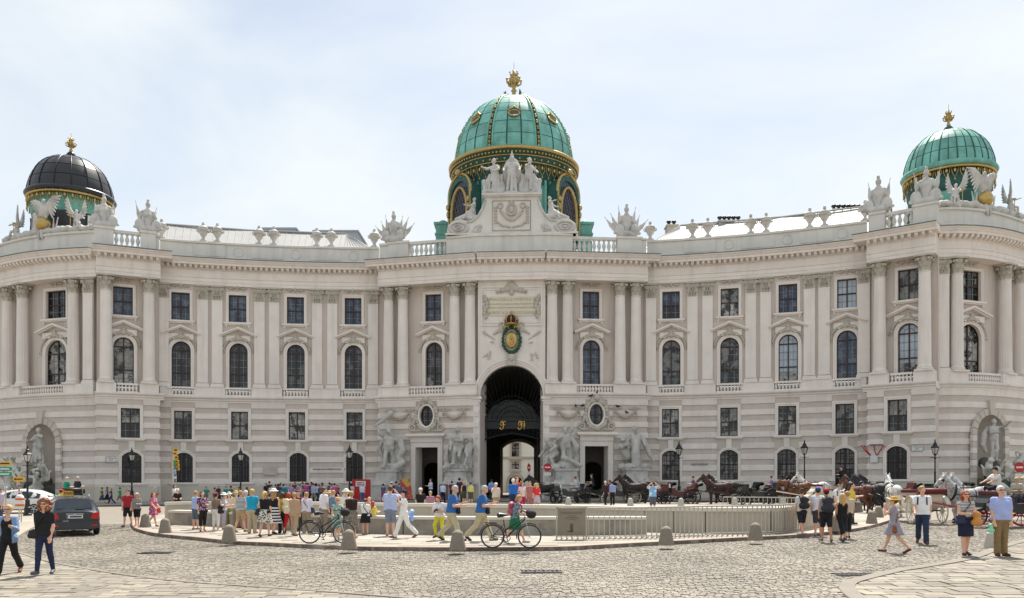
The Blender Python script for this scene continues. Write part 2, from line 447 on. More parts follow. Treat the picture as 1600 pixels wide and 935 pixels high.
def wall(seg, a, b, z0, z1, off, holes, name, mat, back=0.0):
    """wall skin at 'off' with real openings; holes = (u_centre, kind, w, z_bottom, h, rise)"""
    V = []; F = []; idx = {}
    def vert(u, z):
        k = (round(u, 4), round(z, 4))
        if k not in idx: idx[k] = len(V); V.append(seg.at(u, off, z))
        return idx[k]
    cuts = sorted({a, b} | {c - w / 2 for c, k, w, zb, h, r in holes} | {c + w / 2 for c, k, w, zb, h, r in holes})
    cuts = [c for c in cuts if a <= c <= b]
    for ca, cb in zip(cuts[:-1], cuts[1:]):
        if cb - ca < 1e-5: continue
        hs = sorted([q for q in holes if q[0] - q[2] / 2 < (ca + cb) / 2 < q[0] + q[2] / 2], key=lambda q: q[3])
        us = seg.us(ca, cb); zc = z0
        def fill(za, zb):
            if zb - za < 1e-4: return
            for ua, ub in zip(us[:-1], us[1:]): F.append([vert(ua, za), vert(ub, za), vert(ub, zb), vert(ua, zb)])
        for c, k, w, zb, h, r in hs:
            fill(zc, zb); zc = zb + h
            if k == 'oval':
                P = outline('oval', w, h); m = len(P) // 4
                for i in range(len(P)):
                    (x1, q1), (x2, q2) = P[i], P[(i + 1) % len(P)]; zl = h if q1 + q2 > h else 0
                    F.append([vert(c + x1, zb + q1), vert(c + x1, zb + zl), vert(c + x2, zb + zl), vert(c + x2, zb + q2)][::1 if zl else -1])
            elif k != 'rect':
                P = outline(k, w, h, rise=r)[2:]
                for (x1, q1), (x2, q2) in zip(P[:-1], P[1:]):
                    F.append([vert(c + x2, zb + q2), vert(c + x1, zb + q1), vert(c + x1, zb + h), vert(c + x2, zb + h)])
        fill(zc, z1)
    F = [f for f in F if len(set(f)) > 2]
    F = [list(dict.fromkeys(f)) for f in F]
    return place(name, fast_mesh(name, V, F), mat, PAL)

MESH = {}
def cached(key, fn):
    if key not in MESH: MESH[key] = fn()
    return MESH[key]

def bars_h(mb, x0, x1, z, t, y, d): mb.box(((x0 + x1) / 2, y, z), (x1 - x0, d, t))
def bars_v(mb, x, z0, z1, t, y, d): mb.box((x, y, (z0 + z1) / 2), (t, d, z1 - z0))

def window_set(seg, px, z, kind, w, h, t=.2, off=0.0, rise=None, sill=True, hood=None, glass=('glass', 'glass'), rev=.32, proud=.09, grid='quad', du=0, db=0.0):
    """one window: stone surround > frame, muntin, panes, sill, hood"""
    key = (kind, w, h, t, rise, rev, proud, grid, db)
    def surround():
        mb = MB(); ring(mb, outline(kind, w, h, 0, rise=rise, db=0), outline(kind, w, h, t, rise=rise, db=db), -proud, rev, .05)
        if t > .15: ring(mb, outline(kind, w, h, t * .55, rise=rise, db=min(db, .01)), outline(kind, w, h, t * .9, rise=rise, db=min(db, .02)), -proud - .04, -proud, -proud)
        return mb.mesh('window')
    o = put(seg, px, z, off, 'window', cached(('sur',) + key, surround), M_['pale'], du=du)
    def frame():
        mb = MB(); ring(mb, outline(kind, w, h, -.075, rise=rise, db=-.075), outline(kind, w, h, .01, rise=rise, db=.01), rev - .12, rev, rev)
        y = rev - .07
        top = h if kind == 'rect' else h - (w / 2 if kind == 'arch' else (rise if kind == 'seg' else 0))
        if kind == 'oval':
            bars_v(mb, 0, .05, h - .05, .09, y, .08); bars_h(mb, -w / 2 + .05, w / 2 - .05, h / 2, .09, y, .08); return mb.mesh('frame')
        bars_v(mb, 0, .05, h - .05, .10, y, .09)
        for zz in ([h * .5] if kind != 'arch' else [top, top * .42]): bars_h(mb, -w / 2 + .05, w / 2 - .05, zz, .10, y - .004, .09)
        return mb.mesh('frame')
    place('frame', cached(('fr',) + key, frame), M_['frame'], o)
    def muntin():
        mb = MB(); y = rev - .045; e = .032; top = h - w / 2 if kind == 'arch' else h
        if kind == 'oval':
            for s in (-1, 1): bars_v(mb, s * w * .25, h * .1, h * .9, e, y, .05); bars_h(mb, -w * .42, w * .42, h * (.5 + s * .22), e, y - .003, .05)
            return mb.mesh('muntin')
        for s in (-1, 1): bars_v(mb, s * w * .25, .04, top - .03, e, y, .05)
        lv = [h * .25, h * .75] if kind != 'arch' else [top * .21, top * .61, top * .80]
        if kind == 'seg': lv = [h * .17, h * .34, h * .66, h * .83]
        for zz in lv: bars_h(mb, -w / 2 + .04, w / 2 - .04, zz, e, y - .003, .05)
        if kind == 'arch':
            r = w / 2
            for k in range(10):
                a, b_ = math.pi * k / 10, math.pi * (k + 1) / 10
                mb.tube([(r * .52 * math.cos(a), y, top + r * .52 * math.sin(a)), (r * .52 * math.cos(b_), y, top + r * .52 * math.sin(b_))], .02, 4)
            for a in (math.pi * .25, math.pi * .75): mb.tube([(r * .52 * math.cos(a), y, top + r * .52 * math.sin(a)), (r * .95 * math.cos(a), y, top + r * .95 * math.sin(a))], .02, 4)
        return mb.mesh('muntin')
    place('muntin', cached(('mu',) + key, muntin), M_['muntin'] if grid != 'iron' else M_['frame'], o)
    P = outline(kind, w, h, -.04, rise=rise, db=-.04); y = rev - .02; cut = h * (.5 if kind != 'arch' else .26)
    def up_():
        Q = [(x, q) for x, q in P if q > cut] if kind != 'oval' else P
        if kind != 'oval': Q = [(-w / 2 + .04, cut), (w / 2 - .04, cut)] + Q
        return fast_mesh('pane', [(x, y, q) for x, q in Q], [list(range(len(Q)))])
    place('pane', cached(('pu',) + key, up_), M_[glass[0]], o)
    if kind != 'oval':
        def lo_(): return fast_mesh('pane', [(-w / 2 + .04, y, .04), (w / 2 - .04, y, .04), (w / 2 - .04, y, cut), (-w / 2 + .04, y, cut)], [[0, 1, 2, 3]])
        place('pane', cached(('pl',) + key, lo_), M_[glass[1]], o)
    if grid == 'iron':
        def grille():
            mb = MB(); yy = rev - .22
            for k in range(1, 7): bars_v(mb, -w / 2 + w * k / 7, 0, h - rise * (.9 if k in (1, 6) else .4 if k in (2, 5) else .1), .035, yy, .035)
            for k in range(1, 9): bars_h(mb, -w / 2, w / 2, (h - rise) * k / 8.2, .03, yy - .02, .02)
            return mb.mesh('grille')
        place('grille', cached(('gr',) + key, grille), M_['iron'], o)
    if sill:
        def sl(): return MB().box((0, -.06, -.09), (w + 2 * t + .36, .46, .16)).box((0, -.02, -.22), (w + 2 * t + .16, .30, .10)).mesh('sill')
        place('sill', cached(('si', w, t), sl), M_['pale'], o)
    if hood == 'gable':
        def gb():
            mb = MB(); zt, ze, x1 = h + 1.28, h + .62, w / 2 + .82
            for s in (-1, 1):
                p = [(0, zt), (s * x1, ze), (s * x1, ze + .13), (0, zt + .17)]
                if s < 0: p = p[::-1]
                mb.prism(p, -.50, .1); q = [(x * .97, zz - .10) for x, zz in p]; mb.prism(q, -.34, .1)
            mb.box((0, -.1, h + .42), (w + .5, .16, .5))
            return mb.mesh('hood')
        place('hood', cached(('hg', w, h), gb), M_['pale'], o)
        def carve():
            mb = MB(); r = w / 2 + t + .14; cz = h - w / 2; rr_ = random.Random(3)
            for k in range(23):
                a = math.pi * (.06 + .88 * k / 22); q = .085 + .04 * rr_.random()
                mb.ball((r * math.cos(a) * 1.04, -.14, cz + r * math.sin(a) * 1.05), (q, .10, q), 6, 4)
            for x, zz, q in ((0, h + .42, .24), (-.24, h + .36, .14), (.24, h + .36, .14), (0, h + .70, .15), (-.16, h + .58, .11), (.16, h + .58, .11), (-.42, h + .26, .12), (.42, h + .26, .12)):
                mb.ball((x, -.2, zz), (q, .14, q), 7, 5)
            for s in (-1, 1): mb.torus((s * (r + .08), -.12, cz + .05), .11, .045, 10, 5)
            return mb.mesh('carving', True)
        place('carving', cached(('hc', w, h), carve), M_['orn'], o)
    if hood == 'garland':
        def gl():
            mb = MB(); z0 = h + t + .18
            for s in (-1, 1):
                mb.tube([(s * .12, -.1, z0 + .36), (s * .34, -.1, z0 + .2), (s * .62, -.08, z0 + .12), (s * .84, -.06, z0 + .22)], [.05, .07, .06, .03], 5)
                mb.torus((s * .42, -.08, z0 + .12), .09, .035, 9, 4); mb.ball((s * .66, -.1, z0 + .16), (.08, .06, .08), 6, 4)
            mb.ball((0, -.12, z0 + .3), (.16, .1, .18), 7, 5); mb.torus((0, -.1, z0 + .3), .22, .04, 12, 5); mb.ball((0, -.1, z0 + .06), (.08, .07, .09), 6, 4)
            return mb.mesh('garland', True)
        place('garland', cached(('gl', h, t), gl), M_['orn'], o)
        for sg in (-1, 1):
            place('bracket', cached('ear', lambda: MB().prism([(-.13, -.2), (-.09, -.3), (.03, -.46), (.09, -.44), (.13, -.2)], -.12, .08).mesh('bracket')), M_['pale'], o, (sg * (w / 2 + t), 0, 0), 0, (-sg, 1, 1))
    return o

# ---- columns and pilasters ---------------------------------------------------------
H_COL = Z_ENT - Z_COL
def cap_parts(r, h, flat=False, y=0.0):
    """leafy capital with corner volutes, bell and abacus"""
    mb = MB(); w = r * 1.05
    if flat: mb.box((0, 0, h * .45), (w * 2, .22, h * .9))
    else: mb.lathe([(r * .98, 0), (r * .9, h * .3), (r * .95, h * .6), (r * 1.2, h * .88)], 16)
    ab = r * 1.5
    if flat: mb.box((0, -.06, h * .95), (ab * 2, .42, h * .1))
    else:
        poly = []
        for k in range(4):
            a = math.pi / 2 * k + math.pi / 4
            for d, q in ((-.14, 1.36), (.14, 1.36), (math.pi / 4, 1.02)): poly.append((q * ab * .98 * math.cos(a + d), q * ab * .98 * math.sin(a + d)))
        mb.prism(poly, h * .9, h, 'xy')
    def leaf(x, yy, z, s, a):
        dx, dy = math.cos(a), math.sin(a); q = s * .5
        px_, py_ = -dy, dx
        V = []
        for f, o_, zz in ((.8, 0, 0), (1, .10 * s, .55), (.75, .26 * s, .92), (.35, .46 * s, .82), (.2, .5 * s, .66)):
            for sg in (-1, 1): V.append((x + dx * o_ + px_ * q * f * sg, yy + dy * o_ + py_ * q * f * sg, z + zz * s * 1.35))
        mb.add(V, [[2 * i, 2 * i + 1, 2 * i + 3, 2 * i + 2] for i in range(4)])
    if flat:
        for row, (zz, s, xs) in enumerate(((.02, .36, (-.72, -.24, .24, .72)), (.30, .38, (-.5, 0, .5)))):
            for x in xs: leaf(x * r, -.11, zz * h, s, -math.pi / 2)
        for s in (-1, 1):
            mb.torus((s * r * 1.02, -.2, h * .74), .12, .055, 12, 6); mb.ball((s * r * 1.02, -.22, h * .74), .07, 6, 4); mb.tube([(s * r * .2, -.14, h * .5), (s * r * .7, -.18, h * .62), (s * r * 1.0, -.2, h * .84)], .045, 5)
        mb.ball((0, -.2, h * .93), (.13, .1, .12), 7, 5)
    else:
        for k in range(8): leaf(r * .92 * math.cos(k * math.pi / 4), r * .92 * math.sin(k * math.pi / 4), .02 * h, .36, k * math.pi / 4)
        for k in range(8): leaf(r * .9 * math.cos((k + .5) * math.pi / 4), r * .9 * math.sin((k + .5) * math.pi / 4), .30 * h, .36, (k + .5) * math.pi / 4)
        for k in range(4):
            a = math.pi / 2 * k + math.pi / 4; x, yy = r * 1.42 * math.cos(a), r * 1.42 * math.sin(a)
            for d in (-.10, .10): mb.ball((x - d * math.sin(a), yy + d * math.cos(a), h * .76), .13, 8, 5)
            mb.tube([(r * .9 * math.cos(a), r * .9 * math.sin(a), h * .48), (r * 1.15 * math.cos(a), r * 1.15 * math.sin(a), h * .68), (x, yy, h * .86)], [.05, .06, .06], 5)
        for k in range(4):
            a = math.pi / 2 * k; mb.ball((r * 1.22 * math.cos(a), r * 1.22 * math.sin(a), h * .94), .11, 7, 5)
    return mb
def col_shaft():
    mb = MB(); r0, r1, h = .50, .43, H_COL - 1.35 - .42; n = 48; V = []; F = []
    zs = [0, .12, .35 * h, .35 * h + .02, .7 * h, h]; 
    for z in zs:
        r = r0 + (r1 - r0) * (z / h) ** 1.4
        for k in range(n):
            fl = .028 if (k % 2 and .05 < z) else 0
            if z > .36 * h: fl *= .75
            a = 2 * math.pi * k / n; V.append(((r - fl) * math.cos(a), (r - fl) * math.sin(a), z + .42))
    for i in range(len(zs) - 1):
        F += [[i * n + k, i * n + (k + 1) % n, (i + 1) * n + (k + 1) % n, (i + 1) * n + k] for k in range(n)]
    mb.add(V, F); mb.lathe([(.43, h + .40), (.48, h + .43), (.48, h + .47), (.43, h + .5)], 20)
    return mb.mesh('column')
def col_base(): return MB().box((0, 0, .07), (1.32, 1.32, .14)).lathe([(.62, .14), (.67, .19), (.62, .24), (.56, .28), (.60, .33), (.56, .38), (.51, .44)], 20).mesh('base')
def column(seg, px, off=-.45):
    c = put(seg, px, Z_COL, off, 'column', cached('shaft', col_shaft), M_['pale'])
    place('capital', cached('cap', lambda: smooth_angle(cap_parts(.45, 1.35).mesh('capital'), 50)), M_['orn'], c, (0, 0, H_COL - 1.36))
    place('base', cached('cbase', col_base), M_['pale'], c)
def pilaster(seg, px, off=0.0):
    def sh(): return MB().box((0, 0, (H_COL - 1.35) / 2 + .2), (.92, .24, H_COL - 1.75)).box((0, 0, .1), (1.2, .36, .2)).box((0, 0, .28), (1.06, .30, .16)).box((0, 0, H_COL - 1.42), (1.0, .29, .08)).mesh('pilaster')
    c = put(seg, px, Z_COL, off, 'pilaster', cached('pil', sh), M_['pale'])
    place('capital', cached('pcap', lambda: smooth_angle(cap_parts(.46, 1.35, True).mesh('capital'), 50)), M_['orn'], c, (0, 0, H_COL - 1.36))

# ---- balustrades -------------------------------------------------------------------
def baluster_me(): return smooth_angle(MB().lathe([(.10, 0), (.10, .06), (.055, .1), (.12, .3), (.12, .38), (.05, .58), (.08, .64), (.1, .7)], 8).mesh('baluster'), 50)
def small_balustrade(seg, px, w, off, z0=Z_PED, z1=Z_COL):
    """low balustrade in front of a window, following the wall"""
    u = seg.up(px); a, b = u - w / 2, u + w / 2
    o = sbox(seg, a, b, off - .14, off + .14, z0 + .002, z0 + .14, 'balustrade', M_['pale'])
    r_ = sbox(seg, a, b, off - .17, off + .17, z1 - .16, z1, 'rail', M_['pale']); r_.parent = o
    n = int(round(w / .285)); mb = MB(); s = (z1 - z0 - .3) / .7
    for k in range(n):
        p = seg.at(a + w * (k + .5) / n, off, z0 + .14); mb.lathe([(.085, 0), (.05, .08 * s), (.115, .28 * s), (.115, .42 * s), (.05, .62 * s), (.085, .7 * s)], 8, p)
    q = mb.build('balusters', M_['pale'], o); smooth_angle(q, 50)
def roof_balustrade(seg, a, b, off, z0, z1):
    o = sbox(seg, a, b, off - .22, off + .22, z0, z0 + .32, 'balustrade', M_['attic'])
    sbox(seg, a, b, off - .24, off + .24, z1 - .24, z1, 'rail', M_['attic']).parent = o
    n = max(2, int(round((b - a) / .46))); s = (z1 - z0 - .56) / .7
    for k in range(n):
        u = a + (b - a) * (k + .5) / n
        place('baluster', cached('rbal', baluster_me), M_['attic'], o, seg.at(u, off, z0 + .32), 0, (1.5, 1.5, s))

# ---- lower storey: rough wall, smooth courses, plinth, ledge ------------------------
NB = 15; BH = (Z_LEDGE - Z_PL) / NB
def lower(name, wins, doors=(), ext=(0, 0), skip=()):
    """wins = (u, kind, w, zb, h, rise, clear_lo, clear_hi, clear_half) openings with a clear zone for courses"""
    s = SEG[name]; a, b = 0, s.L
    holes = [(w[0], w[1], w[2], w[3], w[4], w[5]) for w in wins]
    x_ = 1.3 if name in 'CG' else 0
    wall(s, a - x_, b + x_, -.7, Z_LEDGE, 0, holes, 'wall', M_['rough'])
    for e, sg in ((a, 0), (b, 1)):          # return faces of the storey
        V = [s.at(e, 0, -.7), s.at(e, -3, -.7), s.at(e, -3, 22), s.at(e, -1.1, 22), s.at(e, -1.1, Z_LEDGE), s.at(e, 0, Z_LEDGE)]
        place('wall', fast_mesh('wall', V, [[0, 1, 2, 3, 4, 5]]), M_['wall'], PAL)
    def spans(z0, z1):
        cl = sorted((w[0] - w[8], w[0] + w[8]) for w in wins if w[6] < z1 - .01 and w[7] > z0 + .01)
        out_, c = [], a - .07
        for x0, x1 in cl:
            if x0 > c: out_.append((c, x0))
            c = max(c, x1)
        if c < b + .07: out_.append((c, b + .07))
        return out_
    for k in range(0, NB, 2):
        z0, z1 = Z_PL + k * BH, Z_PL + (k + 1) * BH
        for x0, x1 in spans(z0, z1): sbox(s, x0, x1, -.02, .075, z0 + .006, z1 - .006, 'stone_course', M_['band'], .022)
    for x0, x1 in spans(0, Z_PL - .2):
        sweep(s, [(-.05, -.75), (.16, -.75), (.16, Z_PL - .12), (.08, Z_PL), (-.05, Z_PL)], x0 - .05, x1 + .05 if x1 > b else x1, 'plinth', M_['plinth'])
    L0, L1 = ext
    sweep(s, [(-2, Z_LEDGE), (.06, Z_LEDGE), (.06, Z_LEDGE + .12), (.16, Z_LEDGE + .2), (.16, Z_LEDGE + .3), (.34, Z_LEDGE + .42), (.36, Z_PED - .04), (.30, Z_PED), (-2, Z_PED)], a - L0, b + L1, 'ledge', M_['pale'])
def entab(name, ext=(0, 0), off=0.0, teeth=True):
    s = SEG[name]; a, b = -ext[0], s.L + ext[1]
    P = [(-2.2, 19.75), (0, 19.75), (0, 20.02), (.05, 20.04), (.05, 20.34), (.13, 20.42), (.13, 20.52), (.0, 20.55), (.0, 21.06), (.14, 21.12), (.14, 21.40), (.16, 21.44), (-2.2, 21.44)]
    a1, b1 = a + .9 * ext[0], b - .9 * ext[1]
    sweep(s, [(o + off, z) for o, z in P], a1, b1, 'entablature', M_['pale'])
    Q = [(-2.2, 21.44), (.72, 21.44), (.72, 21.62), (.80, 21.66), (.90, 21.80), (1.0, 21.86), (1.0, 21.97), (.9, 21.99), (-2.2, 22.02)]
    sweep(s, [(o + off, z) for o, z in Q], a, b, 'cornice', M_['pale'])
    sweep(s, [(-2.2, 22.024), (1.03 + off, 21.974), (1.05 + off, 21.95), (1.05 + off, 22.02), (-2.2, 22.10)], a, b, 'flashing', M_['lead'])
    mb = MB(); n = int((b1 - a1) / .47)
    for k in range(n):
        u = a1 + (b1 - a1) * (k + .5) / n; an = s.ang(u)
        prof = [(off + .12, 21.14), (off + .34, 21.14), (off + .56, 21.26), (off + .62, 21.44), (off + .12, 21.44)]
        V = [s.at(u + d, o, z) for d in (-.12, .12) for o, z in prof]
        mb.add(V, [[0, 1, 2, 3, 4], [9, 8, 7, 6, 5]] + [[i, 5 + i, 5 + (i + 1) % 5, (i + 1) % 5] for i in range(5)])
    mb.build('modillions', M_['pale'], PAL)
def parapet(name, a, b, off=-.1, z1=Z_PAR, panels=()):
    s = SEG[name]
    sweep(s, [(off - .5, 22.05), (off + .12, 22.05), (off + .12, 22.32), (off, 22.36), (off, z1 - .25), (off + .14, z1 - .2), (off + .14, z1 - .04), (off + .1, z1), (off - .5, z1)], a, b, 'parapet', M_['attic'])
    for x0, x1 in panels: sbox(s, x0, x1, off - .02, off + .06, 22.44, z1 - .26, 'parapet_pier', M_['attic'])
def pier(name, u, w, off=-.05, z1=Z_PAR + .05):
    s = SEG[name]
    sbox(s, u - w / 2, u + w / 2, off - .75, off + .08, 22.05, z1 - .2, 'parapet_pier', M_['attic'])
    sbox(s, u - w / 2 - .08, u + w / 2 + .08, off - .83, off + .17, z1 - .2, z1, 'pier_cap', M_['attic'])

def T(seg, px): return SEG[seg].up(px)
GL_UP = dict(zip((282, 371, 461, 551, 1048, 1140, 1231, 1323), [('glassb', 'glassb'), ('glassb', 'glassb'), ('glassb', 'glassb'), ('glassb', 'glassb'), ('glassb', 'glass'), ('glassg', 'glassg'), ('glassb', 'glassb'), ('glassw', 'glassw')]))
GL_AR = dict(zip((282, 371, 461, 551, 1048, 1140, 1231, 1323), [('glass', 'glass'), ('glass', 'glass'), ('glass', 'glass'), ('glass', 'glass'), ('glassg', 'glass'), ('glassg', 'glass'), ('glassw', 'glassg'), ('glassb', 'glassb')]))
W_UP, H_UP, Z_UP = 1.56, 2.5, 16.5
W_AR, H_AR, Z_AR = 1.62, 4.3, 10.3
W_MZ, H_MZ, Z_MZ = 1.5, 2.55, 5.78
W_GR, H_GR, Z_GR, RS = 1.55, 2.66, 1.9, .42

def upper_windows(name, pxu, pxa, off, gu=('glass', 'glass'), ga=('glass', 'glass'), hood=True):
    s = SEG[name]; W_UP, W_AR = (2.3, 2.4) if name in 'AI' else (1.56, 1.62)
    window_set(s, pxu, Z_UP, 'rect', W_UP, H_UP, .24, off, glass=gu, hood='garland')
    window_set(s, pxa, Z_AR, 'arch', W_AR, H_AR, .30, off, glass=ga, sill=False, hood='gable')
    return [(s.up(pxu), 'rect', W_UP + .1, Z_UP - .05, H_UP + .1, 0), (s.up(pxa), 'arch', W_AR + .1, Z_AR - .1, H_AR + .15, 0)]
def lower_windows(name, pxm, pxg, gm=('glass', 'glass'), gg=('glass', 'glass')):
    s = SEG[name]
    window_set(s, pxm, Z_MZ, 'rect', W_MZ, H_MZ, .26, 0, glass=gm, proud=.12)
    window_set(s, pxg, Z_GR, 'seg', W_GR, H_GR, .24, 0, rise=RS, glass=gg, proud=.12, grid='iron')
    u, ug = s.up(pxm), s.up(pxg)
    sbox(s, ug - 1.1, ug + 1.1, -.02, .06, Z_GR + H_GR + .02, Z_MZ - .26, 'apron', M_['plinth'])
    sweep(s, [(-.02, Z_GR + H_GR + .2), (.14, Z_GR + H_GR + .2), (.16, Z_MZ - .27), (-.02, Z_MZ - .27)], ug - .24, ug + .24, 'keystone', M_['band'])
    return [(u, 'rect', W_MZ + .1, Z_MZ - .05, H_MZ + .1, 0, Z_MZ - .34, Z_MZ + H_MZ + .3, W_MZ / 2 + .27),
            (ug, 'seg', W_GR + .1, Z_GR - .05, H_GR + .1, RS + .03, Z_GR - .35, Z_MZ - .27, W_GR / 2 + .25)]

# ---- wings ----
for nm, pu, pa, pm, pg, pil in (
    ('C', (282, 371, 461.5, 551.5), (283, 372.5, 462, 552), (286, 374.5, 464, 554), (287, 376, 466, 554), (255, 316.6, 339.4, 405.5, 428.5, 495.6, 519.3, 583)),
    ('G', (1048.5, 1140, 1231, 1323), (1049, 1140, 1231.5, 1323), (1047.5, 1139, 1230, 1320), (1048, 1139, 1229, 1320), (1017, 1082, 1105.5, 1173, 1196.5, 1264.6, 1287.7, 1350))):
    s = SEG[nm]; H_ = []; K_ = []
    for i in range(4):
        k = list(GL_UP)[i + (0 if nm == 'C' else 4)]
        H_ += upper_windows(nm, pu[i], pa[i], -.12, GL_UP[k], GL_AR[k]); small_balustrade(s, pa[i], 2.3, .06)
        gm = [('glassg', 'glass'), ('glassg', 'glassg'), ('glassg', 'glassg'), ('glassg', 'glass'), ('glassg', 'glassg'), ('glassg', 'glassg'), ('glassg', 'glassg'), ('glassg', 'glass')][i + (0 if nm == 'C' else 4)]
        K_ += lower_windows(nm, pm[i], pg[i], gm, ('glassg', 'glassg') if nm == 'G' else ('glass', 'glass'))
    wall(s, -1.2, s.L + 1.2, Z_PED - .1, Z_ENT + .3, -.12, H_, 'wall', M_['wall'])
    lower(nm, K_); entab(nm, off=.06)
    cuts = [s.up(p) for p in pil]; edges = [0, 0] + [0, 0]
    # pedestals under the pilaster pairs
    groups = [cuts[:1], cuts[1:3], cuts[3:5], cuts[5:7], cuts[7:]]
    pan = []
    for g in groups:
        x0, x1 = max(0, g[0] - .72), min(s.L, g[-1] + .72)
        sbox(s, x0, x1, -.2, .12, Z_PED + .002, Z_COL - .004, 'pedestal', M_['pale'])
        if len(g) == 2: pan.append((g[0] - .75, g[1] + .75))
    for p in pil: pilaster(s, p)
    parapet(nm, 0, s.L, panels=pan)
    for p0, p1 in zip(pan[:-1] + [pan[-1]], pan[1:] + [(s.L - 1.2, 0)]):     # sunk roundels of the parapet
        u = (p0[1] + p1[0]) / 2; place('roundel', cached('roundel', lambda: smooth_angle(MB().torus((0, 0, 0), .42, .05, 20, 5).mesh('roundel'))), M_['attic'], PAL, s.at(u, -.09, 22.95), s.ang(u))

# ---- pavilions ----
def pav_flat(nm, pu, pa, pm, pg, cols, e0, e1):
    s = SEG[nm]; h = upper_windows(nm, pu, pa, -1.15, ('glassb', 'glassb') if nm == 'B' else ('glassg', 'glassg'), ('glassg', 'glassg') if nm == 'B' else ('glassw', 'glassg'))
    wall(s, 0, s.L, Z_PED - .1, Z_ENT + .3, -1.15, h, 'wall', M_['wall'])
    lower(nm, lower_windows(nm, pm, pg, ('glassg', 'glass')), ext=(e0 * .4, e1 * .4)); entab(nm, (e0, e1))
    c0, c1 = s.up(cols[0]), s.up(cols[1])
    for c in cols: column(s, c)
    for c in (c0, c1): sbox(s, max(-.02, c - .75), min(s.L + .02, c + .8), -1.2, .06, Z_PED + .002, Z_COL - .004, 'pedestal', M_['pale'])
    small_balustrade(s, (cols[0] + cols[1]) / 2, (c1 - c0) - 1.7, -.3)
pav_flat('B', 191.5, 192.5, 203, 205, (165, 232.5), .25, 1.0)
pav_flat('H', 1415.5, 1416, 1403.5, 1402.5, (1373, 1443.6), 1.0, .25)
for nm, cols, pil, pw, pz, ped, bal in (('A', (4, 27, 109), 134, 71, 66, ((-20, 30), (99, 146)), (64, 62)), ('I', (1501, 1580, 1603), 1476, 1534.5, 1546, ((1467, 1513), (1567, 1640)), (1540, 52))):
    s = SEG[nm]; h = upper_windows(nm, pw, pw + (0 if nm == 'A' else 0), -1.15, ('glass', 'glass') if nm == 'A' else ('glassg', 'glass'), ('glassg', 'glassg'))
    wall(s, 0, s.L, Z_PED - .1, Z_ENT + .3, -1.15, h, 'wall', M_['wall'])
    un = s.up(pz)
    lower(nm, [(un, 'arch', 2 * NR, .9, 6.2, 0, .5, 5.4, NR + .42), (un, 'arch', .01, 6.2, .01, 0, 5.4, 6.6, NR + .3), (un, 'arch', .01, 6.9, .01, 0, 6.6, 7.6, NR - .2)]); entab(nm)
    for c in cols: column(s, c)
    if pil: pilaster(s, pil, -.35)
    for p0, p1 in ped: sbox(s, s.up(p0), s.up(p1), -1.2, .06, Z_PED + .002, Z_COL - .004, 'pedestal', M_['pale'])
    ua, ub = s.up(ped[0][1]), s.up(ped[1][0]); small_balustrade(s, np.interp((ua + ub) / 2, s.u, s.px), ub - ua - .05, -.3)
    parapet(nm, 0, s.L)
    # niche shell and its ring of voussoirs
    p = s.at(un, 0, .9); an = s.ang(un); n = 16; hz = 6.2 - NR; V = []; F = []
    for z in (0, hz): V += [(-NR * math.cos(math.pi * k / n), NR * math.sin(math.pi * k / n), z) for k in range(n + 1)]
    for j in range(1, 7):
        q = math.pi / 2 * j / 6; V += [(-NR * math.cos(math.pi * k / n) * math.cos(q), NR * math.sin(math.pi * k / n) * math.cos(q), hz + NR * math.sin(q)) for k in range(n + 1)]
    for j in range(7): F += [[j * (n + 1) + k, j * (n + 1) + k + 1, (j + 1) * (n + 1) + k + 1, (j + 1) * (n + 1) + k] for k in range(n)]
    ni = place('niche', fast_mesh('niche', V, F, True), M_['wall'], PAL, p, an)
    for k in range(11):
        a0, a1 = math.pi * k / 11 + .012, math.pi * (k + 1) / 11 - .012; ri = NR - .02; pr = .17 if k != 5 else .3; ro = NR + .52 if k != 5 else NR + 1.15
        poly = [(ri * math.cos(a0), ri * math.sin(a0)), (ro * math.cos(a0), ro * math.sin(a0)), (ro * math.cos(a1), ro * math.sin(a1)), (ri * math.cos(a1), ri * math.sin(a1))]
        MB().prism([(x, z + hz) for x, z in poly], -pr, .02).build('voussoir', M_['plinth'], ni)
    for sg in (-1, 1):
        for k in range(9): MB().box((sg * (NR + .25), -.06, .28 + k * (hz - .02) / 9), (.54, .22, hz / 9 - .03)).build('voussoir', M_['plinth'] if k % 2 else M_['band'], ni)
# pavilion parapets with balustrades
for nm, cs in (('B', ((162, 1.5), (231, 1.2))), ('H', ((1371, 1.15), (1446, 1.75)))):
    s = SEG[nm]; (p0, w0), (p1, w1) = cs; u0, u1 = s.up(p0), s.up(p1)
    pier(nm, u0, w0); pier(nm, u1, w1); roof_balustrade(s, u0 + w0 / 2, u1 - w1 / 2, -.42, 22.06, Z_PAR - .1)
    for e in ((0, u0 - w0 / 2), (u1 + w1 / 2, s.L)):
        if e[1] - e[0] > .1: parapet(nm, e[0], e[1], -.2, Z_PAR - .1)

